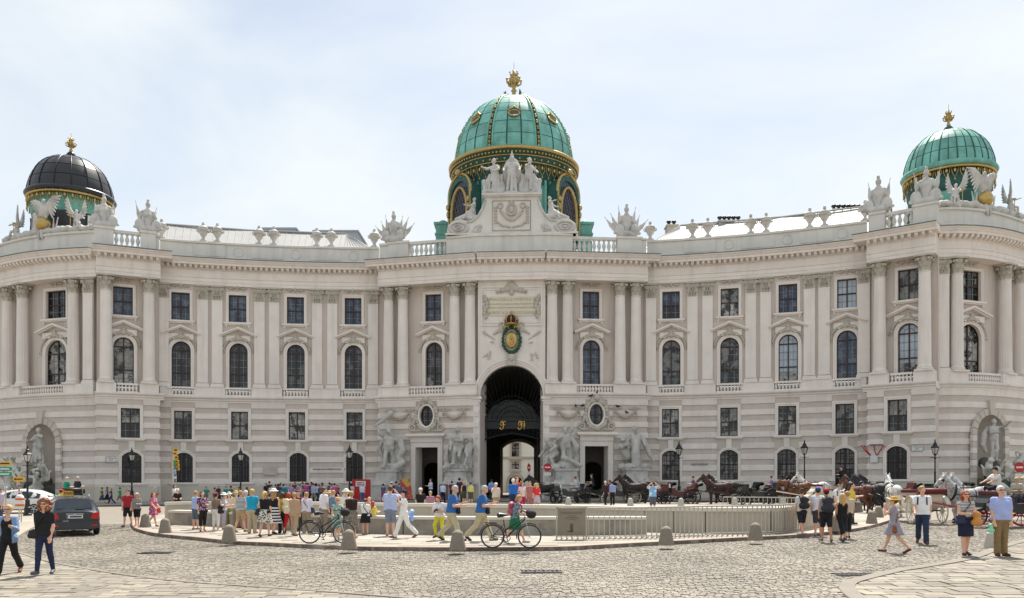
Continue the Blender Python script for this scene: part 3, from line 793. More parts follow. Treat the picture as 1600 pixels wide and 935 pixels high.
# ---- centre block ----
for nm, pu, pa, po, pd, cols in (('D', 671.5, 672.5, 668, 668.5, (604.5, 627.5, 708.6, 732.5)), ('F', 927, 928, 931, 931, (864, 888, 970.5, 995.5))):
    s = SEG[nm]; h = upper_windows(nm, pu, pa, -1.2, ('glassb', 'glassb'), ('glass', 'glassg') if nm == 'D' else ('glassb', 'glassb'))
    wall(s, 0, s.L, Z_PED - .1, Z_ENT + .3, -1.2, h, 'wall', M_['wall'])
    uo, ud = s.up(po), s.up(pd); DW, DH = 2.12, 4.95
    K_ = [(uo, 'oval', 1.42, 6.85, 1.98, 0, 6.1, 8.95, 1.0), (ud, 'rect', DW, -.7, DH + .7, 0, -.8, 5.9, DW / 2 + .52)]
    lower(nm, K_, ext=((.3, 0) if nm == 'D' else (0, .3))); entab(nm, (1.0, 0) if nm == 'D' else (0, 1.0))
    for c in cols: column(s, c)
    cu = [s.up(c) for c in cols]
    for x0, x1 in ((cu[0] - .78, cu[1] + .72), (cu[2] - .72, cu[3] + .78)):
        sbox(s, max(-.02, x0), min(s.L + .02, x1), -1.25, .06, Z_PED + .002, Z_COL - .004, 'pedestal', M_['pale'])
    small_balustrade(s, np.interp((cu[1] + cu[2]) / 2, s.u, s.px), cu[2] - cu[1] - 1.5, -.3)
    # oval window in a carved cartouche
    w = window_set(s, po, 6.85, 'oval', 1.3, 1.85, .16, 0, sill=False, proud=.2)
    def cart():
        mb = MB(); n = 26
        for k in range(n):
            a = 2 * math.pi * k / n; q = .15 + .05 * (k % 3)
            mb.ball((.98 * math.cos(a), -.16, .95 + 1.26 * math.sin(a)), (q, .12, q), 7, 5)
        mb.ball((0, -.22, 2.40), (.34, .2, .26), 9, 6); mb.ball((-.34, -.18, 2.26), (.2, .14, .16), 7, 5); mb.ball((.34, -.18, 2.26), (.2, .14, .16), 7, 5)
        for sg in (-1, 1):
            mb.torus((sg * 1.34, -.14, -.12), .26, .1, 14, 6); mb.ball((sg * 1.34, -.14, -.12), .12, 7, 5)
            mb.tube([(sg * 1.1, -.12, .9), (sg * 1.16, -.14, .3), (sg * 1.55, -.14, .12), (sg * 1.6, -.14, -.2), (sg * 1.3, -.14, -.42), (sg * .3, -.12, -.36)], [.1, .12, .11, .1, .1, .08], 6)
        mb.prism([(-1.5, -.42), (1.5, -.42), (1.1, .2), (.85, .25), (.7, -.08), (-.7, -.08), (-.85, .25), (-1.1, .2)], -.08, .02)
        return mb.mesh('cartouche', True)
    place('cartouche', cached('cart', cart), M_['orn'], w)
    def fest():
        mb = MB(); 
        for k in range(13):
            t = k / 12; x = -.95 + 1.9 * t; q = .07 + .075 * math.sin(math.pi * t)
            mb.ball((x, -.12, -.48 * math.sin(math.pi * t)), (q * 1.2, q, q), 7, 5)
            mb.ball((x, -.14, -.48 * math.sin(math.pi * t) - q * .9), (q * .8, q * .7, q * .7), 6, 4)
        for sg in (-1, 1):
            for i in range(4): mb.ball((sg * (1.0 + .02 * i), -.1, -.12 - i * .17), .10 - .012 * i, 6, 4)
            mb.torus((sg * .8, -.1, .22), .14, .05, 12, 5); mb.torus((sg * 1.14, -.1, .24), .10, .04, 10, 5); mb.ball((sg * 1.3, -.1, .26), (.2, .06, .05), 6, 4); mb.ball((sg * .45, -.1, .2), (.22, .06, .05), 6, 4)
        return mb.mesh('festoon', True)
    for d in (-2.55, 2.62): put(s, po, 8.1, .1, 'festoon', cached('fest', fest), M_['orn'], du=d)
    # doorway
    def dsur():
        mb = MB(); ring(mb, outline('rect', DW, DH, 0, db=.3), outline('rect', DW, DH, .45, db=.3), -.18, 1.6, .05)
        mb.box((0, -.13, DH + .72), (DW + .9, .3, .52)).box((0, -.3, DH + 1.06), (DW + 1.5, .72, .13)).box((0, -.25, DH + .96), (DW + 1.2, .5, .08)).box((0, -.2, DH + 1.17), (DW + 1.66, .8, .08))
        return mb.mesh('door_surround')
    d = put(s, pd, 0, 0, 'door_surround', cached('dsur', dsur), M_['pale'])
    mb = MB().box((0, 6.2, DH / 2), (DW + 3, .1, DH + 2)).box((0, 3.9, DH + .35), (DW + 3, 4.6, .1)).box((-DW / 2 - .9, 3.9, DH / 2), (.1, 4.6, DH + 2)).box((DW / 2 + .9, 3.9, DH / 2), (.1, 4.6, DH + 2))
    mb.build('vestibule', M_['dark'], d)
    P = outline('seg', 1.7, 3.6, 0, rise=.5)
    mb = MB(); ring(mb, P, [(-1.3, -.2), (1.3, -.2)] + [(x * 1.5, 4.9) for x, z in P[2:]], 1.62, 1.8, 1.8); mb.build('inner_door', pbr('dark_oak', '#2b211a', .6, nscale=5, namt=.2), d)

s = SEG['E']; uc = s.L / 2 + (799.0 - np.interp(s.L / 2, s.u, s.px)) / 17.6
AR, AZ = 2.82, 9.42
wall(s, 0, s.L, -.7, Z_ENT + .3, -.55, [(uc, 'arch', 2 * AR, -.7, .7 + AZ + AR, 0)], 'wall', M_['pale'])
entab('E')
mb = MB(); 
for r0, r1, y in ((AR, AR + .22, -.10), (AR + .22, AR + .42, -.18), (AR + .42, AR + .6, -.26)):
    pin = [(r0 * math.cos(math.pi * k / 32), r0 * math.sin(math.pi * k / 32)) for k in range(33)]; pou = [(r1 * math.cos(math.pi * k / 32), r1 * math.sin(math.pi * k / 32)) for k in range(33)]
    V = [(x, y, z) for x, z in pin] + [(x, y, z) for x, z in pou] + [(x, .9, z) for x, z in pin] + [(x, .02, z) for x, z in pou]; F = []
    for i in range(32): F += [[i, i + 1, 34 + i, 33 + i][::-1], [i, i + 1, 67 + i, 66 + i], [33 + i, 34 + i, 100 + i, 99 + i][::-1]]
    mb.add(V, F)
av = place('archivolt', mb.mesh('archivolt'), M_['pale'], PAL, s.at(uc, -.55, AZ), s.ang(uc)); smooth_angle(av, 30)
mb = MB().box((0, -.34, AR + .42), (.62, .3, 1.0), 0, 0, 0, 1.25).ball((0, -.5, AR + .6), (.3, .16, .34), 9, 6).ball((-.3, -.4, AR + .5), (.16, .12, .2), 7, 5).ball((.3, -.4, AR + .5), (.16, .12, .2), 7, 5)
mb.build('keystone', M_['orn'], av)
for sg in (-1, 1):
    mb = MB().box((sg * (AR + .28), -.1, (AZ - .7) / 2), (.56, .9, AZ + .7)).box((sg * (AR + .26), -.12, AZ - .14), (.86, 1.06, .28)).box((sg * (AR + .27), -.12, AZ - .42), (.72, .98, .16)).box((sg * (AR + .28), -.1, .7), (.7, 1.04, 1.7))
    mb.build('jamb', M_['pale'], PAL, s.at(uc, -.55, 0), s.ang(uc))
# passage under the arch: walls, vault, end wall with the far opening
sm = pbr('shade_dark_vault', (.05, .046, .042), .9, nscale=1, namt=.3); DP = 21.0  # the passage's deep shade is put into the wall colour
o = s.at(uc, -1.3, 0); an = s.ang(uc); V = []; F = []; n = 16
P = [(-AR, -.7)] + [(-AR * math.cos(math.pi * k / n), AZ + AR * math.sin(math.pi * k / n)) for k in range(n + 1)] + [(AR, -.7)]
for y in (0, DP): V += [(x, y, z) for x, z in P]
m = len(P); F = [[i, i + 1, m + i + 1, m + i] for i in range(m - 1)]
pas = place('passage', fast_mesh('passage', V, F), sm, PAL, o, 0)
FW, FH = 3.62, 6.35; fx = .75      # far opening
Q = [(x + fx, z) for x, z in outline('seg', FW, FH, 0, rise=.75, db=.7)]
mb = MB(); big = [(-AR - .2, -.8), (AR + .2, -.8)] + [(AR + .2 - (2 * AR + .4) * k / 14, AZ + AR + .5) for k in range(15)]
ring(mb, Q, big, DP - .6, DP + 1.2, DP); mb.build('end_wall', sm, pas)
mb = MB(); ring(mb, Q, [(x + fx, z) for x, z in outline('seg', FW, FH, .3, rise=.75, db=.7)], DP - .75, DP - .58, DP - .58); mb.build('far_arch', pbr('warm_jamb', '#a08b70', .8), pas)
# ================================================================ FIGURES: people, statues, horses share these
def rotx(v, a, c=(0, 0, 0)):
    y, z = v[1] - c[1], v[2] - c[2]; return np.array([v[0], c[1] + y * math.cos(a) - z * math.sin(a), c[2] + y * math.sin(a) + z * math.cos(a)])
def rotz_(v, a): return np.array([v[0] * math.cos(a) - v[1] * math.sin(a), v[0] * math.sin(a) + v[1] * math.cos(a), v[2]])
A_DOWN = (4, 9, 14, 4); A_FWD = (22, 8, 78, 22); A_CAM = (52, 24, 118, 30); A_HEAD = (78, 30, 128, 34); A_SWF = (26, 7, 26, 2); A_SWB = (-22, 8, 12, 2)
A_UP = (150, 22, 20, 0); A_HIP = (-18, 36, 74, 38); A_REACH = (55, 10, 20, 4); A_BAR = (38, 12, 30, 6); A_CROSS = (20, 12, 96, 62); A_BAG = (6, 10, 60, 8); A_OUT = (10, 60, 10, -40)
L_STAND = (3, 3, -2, 2); L_WALK = (24, 6, -20, 24); L_WALK2 = (-20, 24, 24, 6); L_SIT = (86, 88, 82, 84); L_STEP = (12, 4, -10, 12); L_STEP2 = (-10, 12, 12, 4); L_HALF = (4, 3, 14, 24)
def fk(legs=L_STAND, armL=A_DOWN, armR=A_DOWN, lean=0, head=0, fem=False, turn=0):
    """joints of a 1.75 m figure facing -Y; L is the figure's own right-hand side in the picture when it faces us (x < 0)"""
    J = {}; hip = np.array([0, 0, .93]); hx = .085
    for s, f, kf in ((-1, legs[0], legs[1]), (1, legs[2], legs[3])):
        k = 'L' if s < 0 else 'R'; h = np.array([s * hx, 0, .92]); f, kf = R(f), R(kf)
        kn = h + .43 * np.array([s * .02, -math.sin(f), -math.cos(f)]); a2 = f - kf
        an = kn + .41 * np.array([s * .01, -math.sin(a2), -math.cos(a2)])
        pitch = a2 if a2 < 0 else 0; fd = np.array([s * .22, -math.cos(pitch * .9), math.sin(pitch * .9)]); fd /= np.linalg.norm(fd)
        J['hip' + k], J['knee' + k], J['ank' + k] = h, kn, an; J['heel' + k] = an + np.array([0, .03, -.05]) ; J['toe' + k] = an + fd * .17 + np.array([0, 0, -.045])
    ln = R(lean)
    def up(v): return rotx(np.array(v, float), ln, hip)
    tw = R(turn)
    for s, arm in ((-1, armL), (1, armR)):
        k = 'L' if s < 0 else 'R'; f, a, e, inw = [R(q) for q in arm]; sh = np.array([s * (.16 if fem else .176), 0, 1.40])
        d1 = np.array([s * math.sin(a), -math.sin(f) * math.cos(a), -math.cos(f) * math.cos(a)])
        el = sh + .285 * d1; d2 = np.array([-s * math.sin(inw), -math.sin(f + e) * math.cos(inw), -math.cos(f + e) * math.cos(inw)])
        wr = el + .245 * d2; J['sh' + k], J['el' + k], J['wr' + k] = up(rotz_(sh, tw)), up(rotz_(el, tw)), up(rotz_(wr, tw)); J['hd' + k] = up(rotz_(wr + .085 * d2, tw)); J['fd' + k] = (J['hd' + k] - J['wr' + k]) / .085
    J['up'] = up; J['hd'] = R(head); J['lean'] = ln
    J['low'] = min(J[q + k][2] - r for k in 'LR' for q, r in (('heel', .03), ('toe', .03)))
    return J
def figure(J, g=1.0, fem=False, fingers=False, bust=None):
    """named groups of round cones that together make one body"""
    u = J['up']; P = {}
    P['pelvis'] = [cone((-.075 * g, .005, .93), (.075 * g, .005, .93), .112 * g + (.012 if fem else 0)), cone((-.06, .03, .90), (.06, .03, .90), .10 * g)]
    w = .088 if fem else .105
    P['torso'] = [cone(u((-.065 * g, 0, 1.0)), u((-.085 * g, 0, 1.30)), w * g, .108 * (g * .5 + .5)), cone(u((.065 * g, 0, 1.0)), u((.085 * g, 0, 1.30)), w * g, .108 * (g * .5 + .5)),
                  cone(J['shL'] * .8 + J['shR'] * .2, J['shR'] * .8 + J['shL'] * .2, .058), cone(u((0, -.02 - .06 * (g - 1), 1.06)), u((0, -.015, 1.28)), w * g * 1.02, .10)]
    if fem: P['torso'] += [cone(u((s * .075, -.085, 1.27)), u((s * .075, -.07, 1.29)), .055) for s in (-1, 1)]
    P['neck'] = [cone(u((0, 0, 1.40)), u((0, -.012, 1.55)), .055 if not fem else .047)]
    ct = np.array([0, -.012, 1.55])
    def hd(v):
        v = rotz_(np.array(v, float) - ct, J['hd']) + ct; return u(rotx(v, R(J.get('nod', 0)), ct))
    J['headf'] = hd
    P['head'] = [cone(hd((0, .005, 1.66)), hd((0, -.02, 1.64)), .084, .08), cone(hd((0, -.035, 1.62)), hd((0, -.05, 1.575)), .062, .045), cone(hd((0, -.098, 1.642)), hd((0, -.116, 1.612)), .012, .018),
                 cone(hd((-.083, .0, 1.64)), hd((-.083, .005, 1.61)), .02, .015), cone(hd((.083, .0, 1.64)), hd((.083, .005, 1.61)), .02, .015)]
    for k in 'LR':
        P['uarm' + k] = [cone(J['sh' + k], J['el' + k], .052 * g ** .5, .041)]
        P['farm' + k] = [cone(J['el' + k], J['el' + k] * .65 + J['wr' + k] * .35, .042, .042), cone(J['el' + k] * .65 + J['wr' + k] * .35, J['wr' + k], .042, .028)]
        d = J['fd' + k]; s = -1 if k == 'L' else 1
        side = np.cross(d, (0, -1, 0) if abs(d[1]) < .8 else (0, 0, 1)); side /= np.linalg.norm(side)
        if fingers:
            nrm = np.cross(side, d); c = J['hd' + k]; H_ = [cone(J['wr' + k], c, .027, .030), cone(c - side * .02, c + side * .02, .022)]
            for i, (o, l) in enumerate(((-.027, .068), (-.009, .078), (.009, .074), (.026, .058))):
                b = c + side * o + d * .012; m = b + d * l * .55; t = m + (d * .75 + nrm * .55) * l * .5; H_ += [cone(b, m, .0095, .009), cone(m, t, .009, .0075)]
            b = J['wr' + k] + d * .03 + side * .026; m = b + (d * .6 + side * .75) * .035; H_ += [cone(b, m, .012, .011), cone(m, m + d * .032, .011, .009)]
            P['hand' + k] = H_
        else: P['hand' + k] = [cone(J['wr' + k], J['hd' + k], .028, .034), cone(J['hd' + k], J['hd' + k] + d * .07, .03, .016), cone(J['wr' + k] + d * .03, J['wr' + k] + d * .065 + side * .045, .014, .011)]
        hp, kn, an = J['hip' + k], J['knee' + k], J['ank' + k]; m = kn * .68 + an * .32 + np.array([0, .012, 0])
        P['thigh' + k] = [cone(hp, kn, .088 * g ** .6, .057)]; P['shin' + k] = [cone(kn, m, .055, .053), cone(m, an, .053, .036)]
        P['foot' + k] = [cone(J['heel' + k], J['toe' + k], .036, .030), cone(an, J['heel' + k], .038, .036)]
    return P
def flat(P, names=None): return [q for k, v in P.items() if names is None or k in names for q in v]
def grow(pr, e): return [('c', p[1], p[2], p[3] + e, p[4] + e, p[5]) if p[0] == 'c' else ('e', p[1], p[2] + e, p[3]) for p in pr]
def xf(pr, s=1.0, rz=0.0, t=(0, 0, 0), rx=0.0, ry=0.0):
    """scale, tilt, turn and move a list of primitives"""
    M = np.array(Matrix.Rotation(rz, 3, 'Z') @ Matrix.Rotation(ry, 3, 'Y') @ Matrix.Rotation(rx, 3, 'X')); t = np.array(t, float); o = []
    for p in pr:
        if p[0] == 'c': o.append(('c', M @ p[1] * s + t, M @ p[2] * s + t, p[3] * s, p[4] * s, None))
        else: o.append(('e', M @ p[1] * s + t, p[2] * s, M @ (np.eye(3) if p[3] is None else np.array(p[3]))))
    return o
def chain(pts, r):
    r = r if hasattr(r, '__len__') else [r] * len(pts)
    return [cone(pts[i], pts[i + 1], r[i], r[i + 1]) for i in range(len(pts) - 1)]
def wing(root, tip, span=1.0, s=1, y=.15):
    """a feathered wing as a fan of flattened rods from root; reaches up and outward on side s"""
    x, yy, z = root; o = []
    for i in range(7):
        t = i / 6; a = R(78 - 66 * t); l = span * (1.0 - .45 * t)
        b = (x + s * span * .25 * (1 - t), yy + y * .4, z + span * .42 * (1 - t))
        o.append(cone(b, (b[0] + s * l * math.cos(a) * .7, yy + y, b[2] + l * math.sin(a) * .75), .075 * span, .035 * span))
    o.append(cone(root, (x + s * span * .32, yy + y * .5, z + span * .5), .11 * span, .07 * span))
    return o
def drape(J, seed, n=7, r=.055):
    """cloth folds hanging round the hips and legs"""
    rr = random.Random(seed); o = []
    for i in range(n):
        a = 2 * math.pi * i / n + rr.random() * .4; x, y = .15 * math.cos(a), .13 * math.sin(a)
        o.append(cone((x, y, 1.0), (x * 1.5 + rr.uniform(-.06, .06), y * 1.5, .12 + rr.random() * .3), r, r * 1.35))
    o.append(cone((-.16, -.06, 1.02), (.17, -.1, .86), .075, .06))
    return o
def statue_fig(seed=1, legs=L_HALF, armL=A_DOWN, armR=A_HIP, lean=0, head=10, fem=False, g=1.0, robe=True, wings=0):
    J = fk(legs, armL, armR, lean, head, fem); P = flat(figure(J, g * 1.08, fem)); P = grow(P, .012)
    if robe: P += drape(J, seed)
    P += [cone(J['headf']((0, .02, 1.69)), J['headf']((0, .04, 1.62)), .09, .07)]
    if wings:
        for s in (-1, 1): P += wing((s * .1, .12, 1.25), None, wings, s)
    return P
# ================================================================ TEXT
def text_mesh(body, size=1.0, depth=.01, align='CENTER'):
    cu = bpy.data.curves.new('text', 'FONT'); cu.body = body; cu.size = size; cu.extrude = depth; cu.align_x = align; cu.resolution_u = 2; cu.align_y = 'CENTER'
    o = bpy.data.objects.new('text', cu); link(o); dg = bpy.context.evaluated_depsgraph_get(); dg.update()
    me = bpy.data.meshes.new_from_object(o.evaluated_get(dg)); bpy.data.objects.remove(o); bpy.data.curves.remove(cu)
    n = len(me.vertices); c = np.zeros(n * 3, np.float32); me.vertices.foreach_get('co', c); c = c.reshape(-1, 3)
    me.vertices.foreach_set('co', np.stack([c[:, 0], -c[:, 2], c[:, 1]], 1).ravel()); me.update(); me.materials.clear(); return me

# ================================================================ ATTIC, PEDIMENT, CENTRE RELIEF
Z_AT = 23.9
for nm, a, b in (('D', T('D', 697), SEG['D'].L), ('E', 0, SEG['E'].L), ('F', 0, T('F', 895))):
    parapet(nm, a, b, -.2, Z_AT)
pier('D', T('D', 622), 1.9, -.2, Z_AT - .12); roof_balustrade(SEG['D'], T('D', 622) + 1.0, T('D', 697), -.5, 22.06, Z_AT - .2)
pier('F', T('F', 984), 2.2, -.2, Z_AT - .12); roof_balustrade(SEG['F'], T('F', 895), T('F', 984) - 1.15, -.5, 22.06, Z_AT - .2)
parapet('D', 0, T('D', 622) - .95, -.2, Z_AT - .2); parapet('F', T('F', 984) + 1.1, SEG['F'].L, -.2, Z_AT - .2)
EC, EA = SEG['E'].at(uc, -.45, 0), SEG['E'].ang(uc)
half = [(5.75, 0), (5.8, .35), (5.7, .9), (5.2, 1.3), (4.5, 1.4), (3.9, 1.25), (3.5, 1.35), (3.05, 1.75), (2.7, 2.35), (2.45, 3.0), (2.35, 3.3), (2.35, 3.45)]
mb = MB().prism([(x, z) for x, z in half] + [(-x, z) for x, z in half[::-1]], 0, 1.3)
mb.box((0, .5, 3.52), (5.3, 1.7, .14)).box((0, .5, 3.40), (5.0, 1.5, .12)).box((0, .6, .08), (11.9, 1.5, .16))
ped = mb.build('pediment', M_['attic'], PAL, EC + Vector((0, 0, Z_AT)), EA)
mb = MB()
for sg in (-1, 1):
    mb.torus((sg * 4.75, -.04, .62), .78, .14, 22, 7, sx=1.05, sz=.62); mb.torus((sg * 4.75, -.04, .62), .42, .11, 18, 6, sx=1.05, sz=.6); mb.ball((sg * 4.75, -.05, .62), (.2, .12, .13), 8, 5)
    mb.tube([(sg * 4.0, -.02, 1.16), (sg * 3.5, -.02, 1.2), (sg * 3.0, -.02, 1.65), (sg * 2.62, -.02, 2.3), (sg * 2.36, -.02, 3.1)], .12, 6)
    for k in range(5): mb.ball((sg * (3.3 - .12 * k), -.05, .35 + .09 * k), (.22, .12, .2), 7, 5)
    mb.torus((sg * 3.05, -.05, .5), .25, .08, 12, 5)
mb.build('scroll', M_['statue'], ped, smooth=True)
mb = MB(); rr = random.Random(5)
for k in range(15):
    t = k / 14; x = -1.0 + 2 * t; q = .10 + .13 * math.sin(math.pi * t); mb.ball((x, -.06, 2.1 - .75 * math.sin(math.pi * t)), (q, .1, q), 7, 5)
mb.torus((0, -.06, 2.2), .42, .09, 18, 6, sz=1.15); mb.ball((0, -.06, 2.2), (.24, .12, .3), 8, 6); mb.ball((0, -.1, 2.85), (.24, .12, .16), 8, 5)
for sg in (-1, 1):
    for k in range(6): mb.ball((sg * 1.42, -.05, 2.4 - .27 * k), (.15, .09, .14), 6, 4)
    for k in range(7): mb.ball((sg * (.16 + .17 * k), -.05, .62 + .05 * math.sin(k) + .012 * k * k), (.12, .08, .1), 6, 4)
    mb.torus((sg * 1.0, -.05, 2.55), .22, .07, 12, 5)
mb.tube([(-1.7, -.02, 3.0), (-1.7, -.02, .35), (1.7, -.02, .35), (1.7, -.02, 3.0), (-1.7, -.02, 3.0)], .05, 4)
mb.build('festoon', M_['orn'], ped, smooth=True)

cm = SEG['E'].at(uc, -.55, 0); mb = MB()
def frame_rect(mb, x0, x1, z0, z1, t, y0, y1): ring(mb, [(x0 + t, z0 + t), (x1 - t, z0 + t), (x1 - t, z1 - t), (x0 + t, z1 - t)], [(x0, z0), (x1, z0), (x1, z1), (x0, z1)], y0, y1, .02)
frame_rect(mb, -2.75, 2.75, 15.75, 19.3, .14, -.10, 0); frame_rect(mb, -2.5, 2.5, 16.0, 19.05, .10, -.07, 0)
ip = mb.build('inscription_panel', M_['pale'], PAL, cm, EA)
MB().box((0, -.03, 17.5), (3.9, .06, 1.75)).build('tablet', pbr('cream_tablet', '#d5cebf', .8, nscale=1, namt=.05), ip)
for i, (t_, sz) in enumerate((("FRANCISCUS IOSEPHUS I", .36), ("VETUS PALATIUM A CAROLO VI IMPERATORE INCOHATUM", .165), ("EXPOLIVIT AUXIT ET SPLENDIDE PERFICIENDUM CURAVIT", .165), ("PERFECIT A D MDCCCLXXXXIII", .33))):
    place('lettering', text_mesh(t_, sz, .012), M_['gold'], ip, (0, -.072, 18.1 - (0, .42, .74, 1.2)[i]))
mb = MB()
for x, z, q in [(0, 19.3, .4), (-.4, 19.1, .28), (.4, 19.1, .28), (-.8, 18.95, .22), (.8, 18.95, .22), (-1.15, 18.85, .15), (1.15, 18.85, .15), (0, 18.75, .22), (0, 15.95, .25), (-.5, 16.0, .2), (.5, 16.0, .2), (-.95, 15.95, .16), (.95, 15.95, .16)]:
    mb.ball((x, -.08, z), (q, .14, q), 8, 5); mb.torus((x * 1.08, -.1, z - .08), q * .8, .05, 12, 5)
for sg in (-1, 1):
    for k in range(7): mb.ball((sg * (2.3 + .12 * math.sin(k * 1.3)), -.1, 16.55 + .3 * k), (.2 - .05 * abs(k - 3) / 3, .12, .2), 7, 5)
    for k in (1, 3, 5): mb.torus((sg * 2.3, -.1, 16.55 + .3 * k), .24, .05, 12, 5)
mb.build('carving', M_['orn'], ip, smooth=True)
# crown and medallion
mb = MB().lathe([(.5, 0), (.54, .1), (.5, .16)], 16).ball((0, 0, 1.02), .08, 7, 5)
for k in range(8):
    a = math.pi * k / 4; mb.tube([(.5 * math.cos(a), .5 * math.sin(a), .12), (.64 * math.cos(a), .64 * math.sin(a), .45), (.42 * math.cos(a), .42 * math.sin(a), .78), (0, 0, .9)], .05, 5); mb.ball((.56 * math.cos(a), .56 * math.sin(a), .2), .07, 6, 4)
mb.box((0, 0, 1.16), (.05, .05, .22)).box((0, 0, 1.18), (.16, .05, .05))
cw = mb.build('crown', M_['gold'], PAL, SEG['E'].at(uc, -.15, 15.75), EA, smooth=True)
MB().lathe([(.42, .1), (.56, .4), (.4, .7), (.05, .84)], 14).build('cap', pbr('crimson_velvet', '#43181a', .8), cw, smooth=True)
mb = MB()
for k in range(4): mb.tube([(-.2 + .4 * (k % 2), -.1, .0), ((-.55, .55, -.3, .3)[k], -.15, -.2), ((-.7, .75, -.2, .25)[k], -.1, -.42)], [.07, .06, .03], 5)
mb.build('ribbon', M_['gold'], cw, smooth=True)
md = place('medallion', MB().lathe([(.01, .16), (.38, .14), (.52, .06), (.54, 0)], 24).mesh('medallion', True), M_['gold'], PAL, SEG['E'].at(uc, -.33, 14.45), 0)
md.rotation_euler = (R(90), 0, EA); md.scale = (1, 1.45, 1)
mb = MB(); rr = random.Random(2)
for k in range(44):
    a = 2 * math.pi * k / 44; q = rr.uniform(.11, .17); mb.ball((.74 * math.cos(a) * (1 + .08 * (k % 2)), .74 * math.sin(a) * (1 + .08 * (k % 2)), .02), (q, q * .75, .1), 6, 4)
place('wreath', mb.mesh('wreath', True), pbr('wreath_green', '#1f4c36', .6, nscale=6, namt=.3), md)
MB().ball((0, .12, .16), (.14, .12, .08), 8, 6).ball((0, -.16, .12), (.22, .2, .08), 8, 6).ball((.2, -.05, .14), (.07, .2, .06), 6, 4).build('relief', M_['goldd'], md, smooth=True)
pr = []
for sg in (-1, 1):
    f = statue_fig(11, (40, 30, 10, 40), (70, 40, 20, 0), (60, 30, 30, 0), 10, sg * -30, True, robe=True, wings=.8)
    pr += xf(f, 1.36, R(sg * -35), (sg * 2.3, .1, 12.55), 0, R(sg * -24)); 
    pr += chain([(sg * 1.5, -.1, 14.5), (sg * 2.5, -.15, 15.2)], [.04, .12])
    pr += chain([(sg * .5, -.1, 15.1), (sg * 1.0, -.2, 15.4), (sg * 1.6, -.1, 15.0)], [.14, .16, .09]); pr += [ell((sg * .9, -.2, 15.6), (.17, .16, .18))]
    
V, Q = surfnet(pr, .06, .05); V[:, 1] *= .5
place('relief', fast_mesh('relief', V, Q, True), M_['orn'], PAL, cm + Vector((0, 0, 0)), EA)

# lunette grille and monograms in the arch
mb = MB(); y = 1.3
for k in range(19):
    a = math.pi * k / 18; mb.tube([(1.15 * math.cos(a), y, 6.6 + 1.15 * math.sin(a)), (2.8 * math.cos(a), y, AZ + 2.8 * math.sin(a) if math.sin(a) > .05 else AZ)], .035, 4)
for r in (1.15, 1.5, 1.95, 2.35): mb.tube([(r * math.cos(math.pi * k / 20), y, 7.0 + r * 1.15 * math.sin(math.pi * k / 20)) for k in range(21)], .05, 4)
for k in range(26):
    x = -2.7 + 5.4 * k / 25; mb.tube([(x, y, 5.75 + .6 * math.cos(x * .8)), (x, y, 7.4)], .035, 4)
for k in range(14):
    for zz in (6.3, 6.9, 7.6, 8.3, 9.0): mb.torus((-2.5 + 5 * k / 13 + (.18 if zz in (6.9, 8.3) else 0), y, zz), .19, .03, 10, 4)
mb.tube([(-2.8, y, 5.6), (-1.4, y, 6.0), (0, y, 6.25), (1.4, y, 6.0), (2.8, y, 5.6)], .09, 5); mb.tube([(-2.8, y, 7.35), (2.8, y, 7.35)], .07, 5)
for sg in (-1, 1):
    for k in range(5): mb.tube([(sg * (2.75 - .17 * k), y + .1 + .3 * k, -.2), (sg * (2.75 - .17 * k), y + .1 + .3 * k, 6.0)], .03, 4)
    for zz in (.2, 2, 4, 5.8): mb.tube([(sg * 2.75, y + .1, zz), (sg * 2.05, y + 1.35, zz)], .035, 4)
ig = mb.build('iron_gate', M_['iron'], pas)
mb = MB(); mb.box((0, y - .02, 7.1), (5.3, .03, .9)).prism([(-2.6, 7.5), (2.6, 7.5), (1.9, 8.6), (.6, 9.3), (-.6, 9.3), (-1.9, 8.6)], y - .015, y + .015); mb.build('gate_panel', M_['iron'], pas)
def curl(mb, pts, r): mb.tube(pts, r, 5)
for sg, kind in ((-1, 'F'), (1, 'J')):
    mb = MB(); cx = sg * .83; z = 6.98; yy = y - .12
    mb.tube([(cx - .26, yy, z + .3), (cx - .1, yy, z + .38), (cx + .1, yy, z + .30), (cx + .3, yy, z + .37)], .04, 5)
    mb.tube([(cx + .02, yy, z + .33), (cx + .06, yy, z), (cx, yy, z - .3), (cx - .16, yy, z - .4), (cx - .3, yy, z - .28), (cx - .2, yy, z - .18)], .05, 5)
    mb.torus((cx - .12, yy, z + .12), .13, .035, 12, 5)
    if kind == 'J': mb.tube([(cx + .3, yy, z + .35), (cx + .34, yy, z), (cx + .26, yy, z - .38)], .045, 5); mb.torus((cx + .16, yy, z + .02), .12, .03, 12, 5)
    else: mb.tube([(cx - .06, yy, z + .02), (cx + .22, yy, z + .06)], .04, 5)
    mb.build('monogram', pbr('bright_gilding', (.85, .55, .12), .45, .4), pas, smooth=True)
